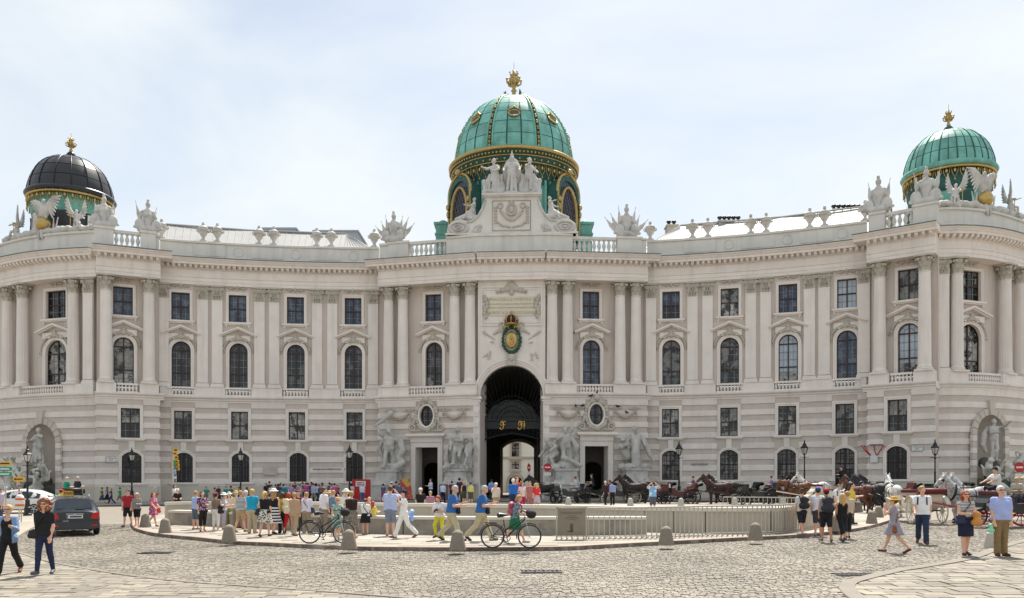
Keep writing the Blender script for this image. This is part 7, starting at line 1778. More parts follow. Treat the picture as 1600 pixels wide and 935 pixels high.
backpack(t, J, f, '#4b4a50', 'grey backpack under the straw hat')
person(521, 831, 766, 175, 'person with raised arms taking a picture behind the bicycle woman', L_STAND, A_CAM, A_CAM, top=('tee', C('#5f7c94')), bottom=('trousers', C('#3c4250')), hair=('short', 'sand'), group=K)
BW1 = person(527, 846.5, 775, 20, 'woman in green patterned dress and sunglasses pushing the left bicycle', L_WALK, (30, 10, 50, 0), (40, 14, 50, -10), 4, fem=True, top=('dress', C('#1a4a40', 'floral', '#9ab8a8', .9), .58, .18), hair=('short', 'blond'), glasses=True, shoes='#8c8c90', group='woman pushing a bicycle, caught twice')
person(541, 836, 764, 185, 'person in white with a pale hat behind the brown-topped woman', L_STAND, A_CAM, A_CAM, top=('shirt', C(WHT)), bottom=('trousers', C('#5a5248')), hat=('sunhat', '#ded8c8'), hair=('short', 'grey'), group=K)
person(549, 842, 768, 176, 'woman in a dark brown top and long grey patterned skirt, seen from behind', L_STEP, A_FWD, A_HIP, fem=True, g=1.18, top=('sleeveless', C('#2d1a18')), bottom=('skirt', C('#9c9186', 'floral', '#6b625a', 1.4), .32, .24), hair=('short', 'sand'), shoes='#b08068', group=K)
t, J, f = person(571, 836, 779, 172, 'girl in a white top and black skirt with a shoulder strap', L_STAND, A_FWD, A_FWD, fem=True, g=1.05, top=('tee', C('#ece9e8')), bottom=('skirt', C('#101014'), .58, .22), hair=('bun', 'brown'), group=K)
hang(t, J, f, 'shoulder_bag', '#3a3a42', 'small dark bag of the girl in the black skirt', (-.2, -.05, .95), strap=strap_over(J, -1), size=(.16, .06, .14))
person(577, 831, 776, 190, 'bald man in pink hidden between the two girls', top=('tee', C('#c49a94')), bottom=('trousers', C('#5a5a60')), hair=('bald', 'grey'), group=K)
person(583, 834, 783, 140, 'girl in a yellow T-shirt and light jeans with long auburn hair', L_STAND, A_FWD, A_FWD, fem=True, top=('tee', C('#ddca5e')), bottom=('trousers', C('#8fa0b8')), hair=('long', 'ginger'), group=K)
person(610, 838, 759, 176, 'tall man in a light blue shirt and checked shorts raising a camera', L_STAND, A_HEAD, A_CAM, g=1.18, top=('shirt', C('#b4bfe0')), bottom=('shorts', C('#232c54', 'plaid', '#b9c4d2', 1.6)), hair=('short', 'brown'), shoes='#7a4636', group=K)
t, J, f = person(631, 841, 763, -70, 'woman all in white with a navy cap striding left', L_WALK, A_DOWN, A_CAM, fem=True, top=('tee', C('#eeecec')), bottom=('trousers', C('#eeecec')), hat=('cap', '#1b1a38'), hair=('short', 'black'), shoes='#7c4a34', group=K)
hang(t, J, f, 'cloth_bag', '#8fb0e0', 'pale blue cloth bag hanging behind the woman in white', (-.05, .3, .86), size=(.3, .12, .42))
person(657, 817, 762, 0, 'man in a black T-shirt and white cap behind the panel wall', g=1.15, top=('tee', C('#121114')), bottom=('trousers', C('#4a4a50')), hat=('cap', WHT), hair=('short', 'grey'), glasses=True)
person(672.5, 815, 767, 10, 'person in a red checked shirt and grey cap behind the panel wall', top=('shirt', C('#8e4a66', 'plaid', '#cfa9b4', 2)), bottom=('trousers', C('#4a4a50')), hat=('cap', '#9aa89a'), hair=('short', 'brown'), glasses=True)
t, J, f = person(687, 844, 775, -20, 'red-haired woman in yellow trousers looking down at her camera', (40, 60, -4, 4), A_FWD, A_FWD, 10, nod=25, fem=True, top=('shirt', C('#e9e3e6')), bottom=('slim', C('#d8d22c')), hair=('bob', 'ginger'), shoes='#54302a')
hang(t, J, f, 'camera', '#1a1a1c', 'black camera in the hands of the red-haired woman', (.0, -.30, 1.13), 'camera')
for i, (px, lab) in enumerate(((706, 'grey-haired man in a blue polo and beige trousers, the left of two lookalikes'), (752, 'grey-haired man in a blue polo and beige trousers, the right of two lookalikes'))):
    t, J, f = person(px, 845.5, 757, 78, lab, L_WALK2 if i else L_WALK, A_FWD, (20, 6, 96, 10), 6, nod=22, g=1.25, top=('tee', C('#2f66a8')), bottom=('trousers', C('#c0b594')), hair=('short', 'grey'), shoes='#3c2c24', group='man in a blue polo, caught twice')
    hang(t, J, f, 'camera', '#d0b8a0', 'small camera held by the %s man in the blue polo' % ('right' if i else 'left'), (.06, -.38, 1.2), 'camera')
    hang(t, J, f, 'hip_bag', '#15151c', 'black hip bag of the %s man in the blue polo' % ('right' if i else 'left'), (-.02, -.22, .98), size=(.14, .08, .24))
BW2 = person(805, 849, 772, 72, 'woman in patterned top and green skirt pushing the right bicycle', L_WALK2, (40, 4, 40, 0), (44, 8, 44, 0), 10, nod=15, fem=True, top=('tee', C('#22323e', 'floral', '#7d90a0')), bottom=('skirt', C('#0f6a45'), .52, .17), hair=('bob', 'sand'), shoes='#a09890', group='woman pushing a bicycle, caught twice')
backpack(*BW2, '#a8495a', 'pink-red backpack on the woman with the right bicycle', (.28, .16, .38))
# --- behind the wall, before the arch
Q = 'visitors on the square before the archway'
person(775, 801, 754, 10, 'man in a cream shirt and cap, camera to his face, left of the arch group', L_STAND, A_CAM, A_DOWN, g=1.2, top=('shirt', C('#d8c9bc')), bottom=('trousers', C('#a3937c')), hat=('cap', '#e0dcd4'), hair=('short', 'grey'), group=Q)
person(802, 802, 748, 170, 'white-haired man in a bright blue T-shirt, back turned', L_STAND, A_FWD, A_FWD, g=1.15, top=('tee', C('#1f63b4')), bottom=('trousers', C('#222a4c')), hair=('short', 'white'), group=Q)
person(808, 798, 746, 20, 'person in red raising a camera behind the blue T-shirt', L_STAND, A_CAM, A_CAM, top=('tee', C('#c63a34')), bottom=('trousers', C('#5c4038')), hair=('short', 'ginger'), group=Q)
person(816.5, 801, 753, 20, 'woman in a white top and pink trousers before the arch', L_STAND, A_HIP, A_DOWN, fem=True, top=('tee', C('#ecd9d6')), bottom=('slim', C('#d4246a')), hair=('bob', 'brown'), group=Q)
person(828, 801, 752, -10, 'woman in dusty pink top and trousers before the arch', L_STAND, A_DOWN, A_DOWN, fem=True, top=('sleeveless', C('#b5706c')), bottom=('trousers', C('#b07a72')), hair=('short', 'dark'), group=Q)
person(838.5, 801, 755, 10, 'curly blonde woman in a red top and grey skirt before the arch', L_STAND, A_DOWN, A_FWD, fem=True, top=('tee', C('#e0303f')), bottom=('skirt', C('#8a7c94', 'floral', '#cfc0c8'), .6, .2), hair=('curly', 'blond'), group=Q)
person(768, 783, 748, 180, 'man in a light blue shirt and dark trousers entering the archway', L_WALK, top=('shirt', C('#7f9fdc')), bottom=('trousers', C('#17181d')), hair=('short', 'dark'), group=Q)
t, J, f = person(1020, 803, 752, 0, 'man in a white T-shirt and grey shorts taking a photo, arms raised', L_STAND, (92, 34, 112, 40), (92, 34, 112, 40), top=('tee', C('#dfe3ec', 'floral', '#7fb8dc', .28)), bottom=('shorts', C('#565a66')), hair=('short', 'dark'))
hang(t, J, f, 'camera', '#1a1a1c', 'small camera held before the face of the man in white', (0, -.3, 1.62), 'camera')
D_ = 'visitors by the left doorway'
for px, py, hd_, fc, lab, kw in (
    (566, 787, 755, 180, 'man in a white T-shirt and jeans reading the red board', dict(top=('tee', C('#d5d6dc')), bottom=('trousers', C('#4a6694')), hat=('cap', '#a8c4dc'), hair=('short', 'grey'))),
    (549, 786, 755, 180, 'person in pale pink beside the lamp and red board', dict(top=('tee', C('#d8c6cc')), bottom=('trousers', C('#3a3c4a')), hair=('bob', 'dark'))),
    (599, 789, 756, 150, 'person in blue with crimson trousers before the left pedestal', dict(top=('tee', C('#4a5478')), bottom=('trousers', C('#a02c44')), hair=('short', 'dark'))),
    (612, 789, 753, 175, 'person with white cap and navy shirt before the left pedestal', dict(top=('tee', C('#26284c')), bottom=('trousers', C('#3a3a40')), hat=('cap', WHT), hair=('short', 'dark'))),
    (619, 788, 752, 180, 'dark-haired person in grey before the left pedestal', dict(top=('tee', C('#6d6470')), bottom=('trousers', C('#2c2c34')), hair=('short', 'dark'))),
    (624, 789, 755, 170, 'person in a blue-grey shirt at the right of the left pedestal', dict(top=('shirt', C('#4c5878')), bottom=('trousers', C('#2a2a34')), hair=('short', 'brown'))),
    (673, 783, 748, -60, 'man in a white shirt looking at his phone in the left doorway', dict(armL=A_FWD, armR=A_FWD, top=('shirt', C('#d5d8ea')), bottom=('trousers', C('#17181c')), hair=('short', 'brown'))),
    (692, 787, 754, 160, 'man in a white shirt and dark trousers by the short poster stand', dict(top=('shirt', C('#d0d8ec')), bottom=('trousers', C('#1e2230')), hair=('short', 'grey'))),
    (706, 784, 752, 180, 'person in dark red behind the man in the blue polo', dict(top=('tee', C('#702438')), bottom=('trousers', C('#2a2a30')), hair=('short', 'dark'))),
    (718, 787, 747, 150, 'tall man in dark purple before the second pedestal', dict(top=('tee', C('#38264c')), bottom=('trousers', C('#3c3a34')), hair=('short', 'dark'))),
    (725, 789, 752, -150, 'blonde woman in a black top and olive shorts before the second pedestal', dict(top=('tank', C('#201a1e')), bottom=('shorts', C('#4a4a34')), fem=True, hair=('bob', 'blond'))),
    (735.5, 790, 753, 175, 'person in a yellow-green top and olive shorts before the second pedestal', dict(top=('tank', C('#c8cc6a')), bottom=('shorts', C('#4f5236')), fem=True, hair=('bun', 'dark'))),
    (946, 789, 752, 20, 'man in dark red standing between the carriages at the right doorway', dict(top=('long', C('#3a2228')), bottom=('trousers', C('#1c1a1e')), hair=('short', 'white'))),
    (953, 786, 750, 170, 'man in a dark brown coat behind the two coachmen', dict(top=('long', C('#2c2220')), bottom=('trousers', C('#1c1a1e')), hair=('short', 'ginger'))),
    (957, 789, 752, 180, 'coachman in a black waistcoat and blue sleeves, back turned', dict(top=('shirt', C('#8c9cc8')), bottom=('trousers', C('#131318')), hair=('short', 'black'), hat=('cap', '#131318')))):
    person(px, py, hd_, fc, lab, legs=L_STEP if px % 2 < 1 else L_STAND, group=D_ if px < 800 else None, **kw)
# --- the far queue along the left wing: individuals, each with its own colours
rq = random.Random(21); QC = [('navy', '#232844'), ('purple', '#4a2f6e'), ('teal', '#1f8a80'), ('pale grey', '#a9a6a8'), ('dusty pink', '#b08088'), ('olive', '#6c6a44'), ('black', '#17171b'), ('pale blue', '#8fa6cf'), ('maroon', '#6a2434'), ('beige', '#b5a488'), ('lilac', '#9a86b4'), ('magenta', '#b84a94'), ('slate', '#4d5870'), ('white', '#cfcdd0')]
BCs = [('dark trousers', '#23232b', 'trousers'), ('jeans', '#3d527c', 'trousers'), ('a dark skirt', '#2c2630', 'skirt'), ('khaki shorts', '#8d7f64', 'shorts')]
HCs = ['dark', 'brown', 'black', 'sand', 'grey', 'red']
qpx = [322, 335, 341.5, 353, 361, 365, 374, 386, 416, 421, 424, 431, 435, 439, 443, 449, 455, 461, 465, 470, 473, 478, 481, 486, 490, 494, 499, 504, 515, 518, 523, 527]
seen = set(); QT = {}
for i, px in enumerate(qpx):
    ph = 0
    while True:
        a, b_, h = QC[rq.randrange(len(QC))], BCs[rq.randrange(len(BCs))], HCs[rq.randrange(len(HCs))]
        if (a[0], b_[0]) not in seen: seen.add((a[0], b_[0])); break
    fem = b_[2] == 'skirt' or rq.random() < .4; lab = '%s-haired person in %s with %s in the far queue along the left wing' % (h if h != 'sand' else 'fair', a[0], b_[0])
    py = 787 + rq.uniform(-2.5, 1.5) + (2 if px < 400 else 0); hd_ = py - (29 if px < 400 else 32) + rq.uniform(-1.5, 1.5)
    person(px, py, hd_, rq.choice((170, 180, 150, -150, 90, -90, 20)), lab, rq.choice((L_STAND, L_STEP, L_STEP2, L_WALK)), rq.choice((A_DOWN, A_FWD)), rq.choice((A_DOWN, A_FWD, A_HIP)), fem=fem, g=rq.uniform(.98, 1.2), top=(rq.choice(('tee', 'long', 'tee', 'sleeveless')), C(a[1])), bottom=(b_[2], C(b_[1]), .5, .19) if b_[2] == 'skirt' else (b_[2], C(b_[1])), hair=(rq.choice(('short', 'bob', 'short')), h), skin=rq.randrange(3), group='people queueing along the left wing')
# --- right foreground
S_ = 'walkers on the right of the square'
t, J, f = person(1253, 838, 763, -172, 'man in a white T-shirt and navy shorts with black backpack and dark cap', L_STEP, A_DOWN, A_DOWN, top=('tee', C('#d8d2c8')), bottom=('shorts', C('#20222e')), hat=('cap', '#2a2022'), hair=('short', 'brown'), shoes='#d0ccc8', group=S_, look=-50)
backpack(t, J, f, '#1a1a1e', 'black backpack on the man in the navy shorts')
person(1278, 838, 761, 172, 'man in a white T-shirt and blue cap behind the red-capped man', top=('tee', C('#dcdce4')), bottom=('shorts', C('#3a4048')), hat=('cap', '#2b3d9c'), hair=('short', 'dark'), shoes='#3a7fc0', group=S_)
t, J, f = person(1291, 847, 763, 176, 'man in a red cap, grey vest and black shorts with a dark backpack', L_STEP2, A_DOWN, A_DOWN, g=1.12, skin=1, top=('tank', C('#7d8c9c')), bottom=('shorts', C('#121216')), hat=('cap', '#c21f2c'), hair=('short', 'dark'), shoes='#6a625c', group=S_)
backpack(t, J, f, '#23232e', 'dark backpack on the man in the red cap', (.34, .2, .5))
person(1316, 846, 769, -176, 'blonde long-haired woman in a black tank top and black capris', L_WALK, A_DOWN, A_DOWN, fem=True, skin=1, top=('tank', C('#131318')), bottom=('capri', C('#141318')), hair=('long', 'blond'), shoes='#5b5268', group=S_)
t, J, f = person(1324, 842, 768, 172, 'person in a beige top beside the blonde woman, grey bag at the hip', L_STEP, A_DOWN, A_OUT, top=('tee', C('#c9baa4')), bottom=('capri', C('#22262a')), hair=('short', 'sand'), group=S_)
hang(t, J, f, 'shoulder_bag', '#8a948c', 'grey patterned bag beside the blonde woman', (.2, .08, .9))
t, J, f = person(1310.5, 813, 757, 5, 'man in a white T-shirt with dark rucksack straps facing us behind the group', top=('tee', C('#dfe1e6')), bottom=('trousers', C('#3a4252')), hair=('short', 'brown'), glasses=True, group=S_)
backpack(t, J, f, '#22304a', 'dark blue rucksack of the man facing us')
person(1331, 819, 754, 70, 'man in a yellow polo shirt and dark trousers beside the bay horse', L_STAND, A_FWD, A_FWD, g=1.12, top=('tee', C('#dcc64a')), bottom=('trousers', C('#33302c')), hair=('short', 'black'), group=S_)
t, J, f = person(1397, 864, 774, -125, 'woman in a grey sleeveless dress and straw hat walking left', L_WALK, A_CAM, A_CAM, fem=True, top=('dress', C('#9a94a0'), .60, .21), hat=('sunhat', '#c99a45'), hair=('short', 'brown'), shoes='#5a2a24', group=S_)
hang(t, J, f, 'shoulder_bag', '#8a4a26', 'small brown leather bag of the woman in the straw hat', (.24, .06, .78), strap=[(.2, .05, .85), (.14, .14, 1.2), (.0, .05, 1.47), (-.05, -.1, 1.3)], size=(.16, .07, .18))
t, J, f = person(1441, 850, 757, -25, 'man in a white T-shirt and blue jeans looking down, rucksack straps on', L_WALK2, A_SWF, A_SWB, look=25, nod=14, g=1.08, top=('tee', C('#ecebea')), bottom=('trousers', C('#22304e')), hair=('short', 'sand'), shoes='#6a3424', group=S_)
backpack(t, J, f, '#1c2440', 'navy rucksack on the man in the blue jeans')
t, J, f = person(1509, 869, 767, -8, 'woman in a striped sleeveless top and navy skirt with sunglasses', L_STEP, (20, 10, 70, 30), (20, 10, 80, 20), fem=True, g=1.05, top=('sleeveless', C('#e6e2de', 'stripe', '#20222c', 1.25)), bottom=('skirt', C('#151a36'), .52, .165), hair=('bob', 'ginger'), glasses=True, shoes='#20222c', group=S_)
hang(t, J, f, 'shoulder_bag', '#1e2648', 'navy shoulder bag of the woman in stripes', (-.17, -.12, .98), strap=strap_over(J, -1), size=(.26, .1, .24))
hang(t, J, f, 'shopping_bag', '#c98a3c', 'orange-brown cloth bag under the arm of the woman in stripes', (.22, -.14, 1.0), size=(.22, .12, .4))
t, J, f = person(1564, 869, 759, -6, 'elderly man in a light blue shirt and khaki trousers with sunglasses', L_STAND, A_DOWN, A_DOWN, g=1.22, top=('shirt', C('#a9b6e6')), bottom=('trousers', C('#8d7450')), hair=('short', 'white'), glasses=True, shoes='#4a2c22', group=S_)
hang(t, J, f, 'plastic_bag', '#8fd8b8', 'pale green plastic bag in the hand of the elderly man', (-.27, -.08, .70), size=(.14, .06, .26))
# ================================================================ BICYCLES
M_tyre = pbr('tyre_rubber', '#1a1a1b', .8); M_chr = pbr('bright_steel', '#b8b8bc', .3, .8); M_bkf = pbr('black_cycle_paint', '#15181a', .35); M_silv = pbr('silver_paint', '#b9bcc0', .4, .3)
def bicycle(px, py, lab):
    t = thing('bicycle', lab, 'bicycle', G(px, py, IUP), 0, 'bicycles pushed along the island'); r = .345
    for x in (-.53, .53):
        w = MB().torus((0, 0, 0), r - .018, .018, 32, 6).build('wheel', M_tyre, t, (x, 0, r), smooth=True)
        m = MB().torus((0, 0, 0), r - .04, .010, 28, 4); m.tube([(0, -.04, 0), (0, .04, 0)], .022, 6)
        for k in range(18): a = 2 * math.pi * k / 18; m.tube([(0, .02 * (-1) ** k, 0), ((r - .04) * math.cos(a), 0, (r - .04) * math.sin(a))], .0028, 3, False)
        m.build('rim_and_spokes', M_chr, w)
    m = MB(); m.tube([(-.53, 0, r), (-.12, 0, .30), (-.22, 0, .82)], .017, 6); m.tube([(-.53, .0, r), (-.2, 0, .70)], .012, 6); m.tube([(-.12, 0, .30), (.05, 0, .50), (.40, 0, .84)], .022, 6); m.tube([(-.17, 0, .52), (.02, 0, .64), (.41, 0, .90)], .019, 6); m.build('frame', M_bkf, t, smooth=True)
    MB().tube([(.53, 0, r), (.46, 0, .62), (.38, 0, .98)], .018, 6).tube([(.38, 0, .95), (.40, 0, 1.04)], .02, 6).build('fork', M_silv, t, smooth=True)
    MB().tube([(.26, -.28, 1.04), (.36, -.2, 1.07), (.42, 0, 1.04), (.36, .2, 1.07), (.26, .28, 1.04)], .014, 6).build('handlebar', M_bkf, t, smooth=True)
    place('saddle', blob('saddle', [cone((-.34, 0, .95), (-.12, 0, .955), .075, .03), cone((-.34, -.05, .95), (-.34, .05, .95), .05)], .016, .01), M_bkf, t); MB().tube([(-.22, 0, .80), (-.245, 0, .93)], .013, 6).build('seat_post', M_chr, t)
    MB().torus((-.12, -.05, .30), .095, .012, 18, 5).torus((-.53, -.03, r), .04, .012, 12, 4).tube([(-.12, -.05, .395), (-.53, -.03, .385)], .006, 4).tube([(-.12, -.05, .205), (-.53, -.03, .305)], .006, 4).tube([(-.12, -.07, .3), (-.08, -.09, .15)], .012, 5).box((-.08, -.13, .14), (.09, .09, .02)).tube([(-.12, .07, .3), (-.16, .09, .45)], .012, 5).box((-.16, .13, .46), (.09, .09, .02)).build('crank', M_bkf, t)
    m = MB()
    for x, a0, a1 in ((-.53, 20, 175), (.53, 60, 190)): m.tube([(x + (r + .03) * math.cos(R(a)), 0, r + (r + .03) * math.sin(R(a))) for a in np.linspace(a0, a1, 10)], .016, 5)
    m.build('mudguard', M_bkf, t, smooth=True); MB().box((-.58, 0, .74), (.36, .12, .015)).tube([(-.72, .05, .74), (-.53, .05, r)], .007, 4).tube([(-.72, -.05, .74), (-.53, -.05, r)], .007, 4).build('rack', M_bkf, t)
    place('handlebar_bag', blob('handlebar_bag', [ell((.58, 0, .98), (.15, .15, .13)), ell((.52, .05, 1.03), (.1, .1, .09))], .025, .03), pbr('dark_bag', '#241d20', .8, nscale=12, namt=.4), t)
bicycle(510.5, 850, 'black bicycle with silver fork pushed by the woman in sunglasses, left of the two')
bicycle(798.5, 857, 'black bicycle with silver fork pushed by the woman with the pink backpack')

# ================================================================ CARS
M_cg = pbr('car_glass', (.03, .04, .055), .04, nscale=.5, namt=.2); M_plas = pbr('black_plastic', '#17171a', .6); M_tail = pbr('red_lamp', '#c3151c', .15)
def car(px, py, heading, paint, lab, taxi):
    t = thing('parked_car' if not taxi else 'taxi', lab, 'car' if not taxi else 'taxi', G(px, py, .018), R(heading))
    S_ = [(.0, .80, .86, .90, .70), (.10, .86, .92, .98, .70), (.42, .885, .93, 1.40, .60), (.75, .89, .93, 1.46, .60), (1.9, .90, .93, 1.49, .62), (2.6, .90, .93, 1.44, .61), (3.35, .89, .95, 1.03, .66), (4.15, .85, .84, .86, .66), (4.55, .70, .66, .68, .5)]
    if not taxi: S_[2:6] = [(.30, .88, .93, 1.18, .60), (.9, .89, .93, 1.42, .58), (1.8, .89, .93, 1.50, .60), (2.5, .89, .93, 1.40, .58)]
    V = []; F = []
    for y, hw, zb, zr, hr in S_:
        half = [(hw * .8, .24), (hw * .98, .32), (hw, .60), (hw * .985, zb), (hr + (hw - hr) * .12, zr - .05), (hr * .86, zr), (hr * .4, zr + .025)]
        V += [(x, y, z) for x, z in half] + [(-x, y, z) for x, z in half[::-1]]
    n = 14
    for i in range(len(S_) - 1): F += [[i * n + k, i * n + (k + 1) % n, (i + 1) * n + (k + 1) % n, (i + 1) * n + k] for k in range(n)]
    F += [list(range(n))[::-1], [(len(S_) - 1) * n + k for k in range(n)]]
    bd = place('body', fast_mesh('body', V, F, True), paint, t); smooth_angle(bd, 35)
    def pane(name, pts, mat, e=.012):
        a, b, c = Vector(pts[0]), Vector(pts[1]), Vector(pts[2]); nn = (b - a).cross(c - a).normalized() * e; place(name, fast_mesh(name, [tuple(Vector(p) + nn) for p in pts], [list(range(len(pts)))]), mat, t)
    y1, z1, h1 = S_[1][0], S_[1][3], S_[1][4]; y2, z2, h2 = S_[2][0], S_[2][3], S_[2][4]
    pane('rear_window', [(-h1 * .86, y1 + .04, z1 + .06), (h1 * .86, y1 + .04, z1 + .06), (h2 * .86, y2 - .02, z2 - .03), (-h2 * .86, y2 - .02, z2 - .03)], M_cg)
    for sd in (-1, 1):
        for ya, yb in ((.55, 1.2), (1.28, 2.12), (2.2, 3.0)):
            def at(y, f):
                for q0, q1 in zip(S_[:-1], S_[1:]):
                    if q0[0] <= y <= q1[0]:
                        k = (y - q0[0]) / (q1[0] - q0[0]); hw, zb, zr, hr = [a + (b - a) * k for a, b in zip(q0[1:], q1[1:])]; x0, x1 = hw * .985, hr + (hw - hr) * .12
                        return (sd * (x0 + (x1 - x0) * f), y, zb + (zr - .05 - zb) * f)
            P = [at(ya, .06), at(yb, .06), at(yb, .92), at(ya, .92)]; pane('side_window', P if sd > 0 else P[::-1], M_cg)
    for sd in (-1, 1):
        for y in (.85, 3.65):
            w = MB().lathe([(.10, -.1), (.30, -.1), (.33, -.06), (.33, .06), (.30, .1), (.10, .1)], 22).mesh('wheel', True) if 'cw' not in MESH else MESH['cw']; MESH['cw'] = w; o = place('wheel', w, M_tyre, t, (sd * .80, y, .33)); o.rotation_euler = (0, R(90), 0)
            h = MB()
            for k in range(5): a = 2 * math.pi * k / 5; h.box((.1 * math.cos(a), .1 * math.sin(a), sd * .1), (.17, .05, .02), a)
            h.torus((0, 0, sd * .1), .21, .018, 20, 5, axis='z'); h.build('hubcap', M_silv, o)
    if taxi:
        MB().box((0, -.04, .42), (1.66, .12, .26)).box((0, -.02, .30), (1.4, .1, .1)).build('rear_bumper', pbr('bumper_grey', '#34373a', .5), t)
        for sd in (-1, 1):
            MB().prism([(sd * .52, .66), (sd * .80, .64), (sd * .84, .90), (sd * .62, .88)][::sd], -.035, .10).build('tail_light', M_tail, t); MB().box((sd * .66, -.105, .40), (.22, .02, .05)).build('reflector', M_tail, t)
            MB().tube([(sd * .56, .7, 1.50), (sd * .58, 1.6, 1.545), (sd * .57, 2.4, 1.50)], .018, 5).build('roof_rail', M_silv, t)
        q = MB().box((0, -.025, .74), (.54, .02, .125)).build('number_plate', M_wht, t); MB().box((.03, -.037, .74), (.40, .004, .06)).build('print', pbr('plate_print', '#3a3b48', .6), q); MB().box((-.245, -.037, .74), (.035, .004, .11)).build('blue_strip', M_blu, q)
        MB().box((0, -.03, .845), (.6, .03, .03)).build('handle_strip', M_chr, t); MB().tube([(.02, .10, 1.03), (.34, .10, 1.02)], .014, 5).build('rear_wiper', M_plas, t); MB().ball((0, -.025, .80), (.05, .02, .05), 10, 6).build('badge', M_chr, t)
        q = MB().box((-.15, 1.55, 1.61), (.42, .16, .17), 0, 0, 0, .8).build('roof_sign', M_yel, t); place('lettering', text_mesh('TAXI', .15, .004), M_blk, q, (-.15, 1.463, 1.61)); MB().tube([(.0, .8, 1.47), (0, .7, 1.62)], .008, 4).build('aerial', M_plas, t)
        MB().box((-.3, .02, .58), (.2, .05, .02)).build('exhaust_trim', M_chr, t)
    else:
        for sd in (-1, 1): MB().box((sd * .74, .02, .78), (.16, .14, .2)).build('tail_light', M_tail, t); MB().box((sd * .60, 4.36, .66), (.3, .2, .1)).build('headlight', M_chr, t)
car(117, 838, 31, pbr('dark_grey_metallic', '#2c3238', .22, .35, coat=.6), 'dark grey estate taxi with a yellow roof sign, seen from behind at the left', True)
car(86, 803, 97, pbr('white_car_paint', '#d8d8d4', .25, coat=.5), 'white car parked side-on behind the lamp and the curly-haired woman', False)

# ================================================================ HORSES AND CARRIAGES
def coat(n, c, c2=None, **k): return pbr('coat_' + n, c, .68, nscale=3, namt=.15, coords='obj', col2=c2, c2scale=k.get('s', 3), c2range=(.45, .6))
COAT = dict(bay=coat('bay', '#43241a', '#2e1914'), dark=coat('dark_bay', '#2b1a14', '#1c120f'), chestnut=coat('chestnut', '#6f4428', '#553220'), black=coat('black', '#17161a'), white=coat('white', '#d6d3cd', '#b9b4ac'), dapple=coat('dapple', '#b9b7b4', '#7e7c7c', s=9), brown=coat('brown', '#5c2c1a', '#482216'))
def horse_meshes(down, step):
    P = [cone((-.5, 0, 1.24), (.5, 0, 1.27), .285, .30), ell((.60, 0, 1.31), (.40, .28, .33)), ell((-.58, 0, 1.24), (.34, .25, .36)), cone((-.2, 0, 1.12), (.3, 0, 1.15), .27, .26)]
    pole = np.array((-1.22, 0, 1.62) if down else (-1.12, 0, 2.02)); hd_ = pole + np.array((-.22, 0, -.5) if down else (-.42, 0, -.36))
    P += [cone((-.62, 0, 1.42), (-.9, 0, 1.68 if not down else 1.58), .27, .20), cone((-.9, 0, 1.68 if not down else 1.58), pole, .20, .135), cone(pole + (.02, 0, -.04), pole * .55 + hd_ * .45, .135, .11), cone(pole * .55 + hd_ * .45, hd_, .10, .072), cone(pole * .7 + hd_ * .3 + (.05, 0, -.09), pole * .5 + hd_ * .5, .10, .07)]
    P += [cone(pole + (.02, s * .06, .1), pole + (-.01, s * .085, .24), .035, .012) for s in (-1, 1)]
    hoof = []
    for i, s in enumerate((-1, 1)):
        f = step * (.22 if s < 0 else -.14); k1 = (-.58 + f * -.9, s * .14, .56 + abs(min(0, -f)) * .2); a1 = (-.58 - f * .5, s * .14, .12 + (.14 if f > .1 else 0)); P += [cone((-.56, s * .13, 1.08), (-.57, s * .14, .85), .16, .10), cone((-.57, s * .14, .85), k1, .095, .06), cone(k1, a1, .058, .044), cone(a1, (a1[0] - .05, a1[1], a1[2] - .08), .05, .055)]; hoof.append(a1)
        b = -f * .8; st, hk, a2 = (.50, s * .16, .86), (.80 + b, s * .15, .54), (.74 + b, s * .15, .13); P += [cone((.62, s * .13, 1.22), st, .22, .13), cone(st, hk, .125, .062), cone(hk, a2, .062, .046), cone(a2, (a2[0] - .05, a2[1], .05), .05, .055)]; hoof.append(a2)
    mane = [cone(pole + (.0, 0, .12), pole * .5 + np.array((-.9, 0, 1.8)) * .5 + (.12, .0, .06), .045, .06), cone(pole * .5 + np.array((-.9, 0, 1.8)) * .5 + (.12, 0, .06), (-.50, 0, 1.62), .06, .05), cone(pole + (-.06, 0, .1), pole + (-.16, 0, -.04), .045, .025)]
    tail = chain([(.96, 0, 1.46), (1.08, 0, 1.3), (1.10, .0, .95), (1.06, 0, .55)], [.06, .075, .085, .03])
    H = MB()
    for h in hoof: H.lathe([(.072, 0), (.058, .09)], 10, (h[0] - .06, h[1], max(0, h[2] - .125)))
    W = MB()
    def belt(x, rz, ry, z, r=.02, tilt=0): W.tube([(x + tilt * math.sin(a), ry * math.cos(a), z + rz * math.sin(a)) for a in np.linspace(0, 2 * math.pi, 17)], r, 5)
    belt(-.30, .315, .305, 1.24); belt(.22, .32, .31, 1.24); belt(-.74, .36, .26, 1.40, .055, .10); belt(.62, .36, .30, 1.28, .018)
    for s in (-1, 1): W.tube([(-.72, s * .27, 1.3), (-.2, s * .325, 1.22), (.4, s * .33, 1.2), (1.05, s * .30, 1.12), (1.5, s * .2, 1.0)], .022, 5); W.tube([(hd_ + np.array((.1, s * .09, .08))), (pole + np.array((-.02, s * .135, -.08))), (-.6, s * .12, 1.66)], .012, 4); W.box(tuple(pole * .72 + hd_ * .28 + np.array((0, s * .115, .0))), (.12, .02, .12), 0, 0, R(35))
    W.tube([(-.6, 0, 1.62), (.2, 0, 1.60), (.95, 0, 1.5)], .022, 5)
    return [('body', blob('horse', P, .032, .06)), ('mane', blob('mane', mane, .025, .02)), ('tail', blob('tail', tail, .03, .02)), ('hooves', H.mesh('hooves', True)), ('harness', W.mesh('harness', True))]
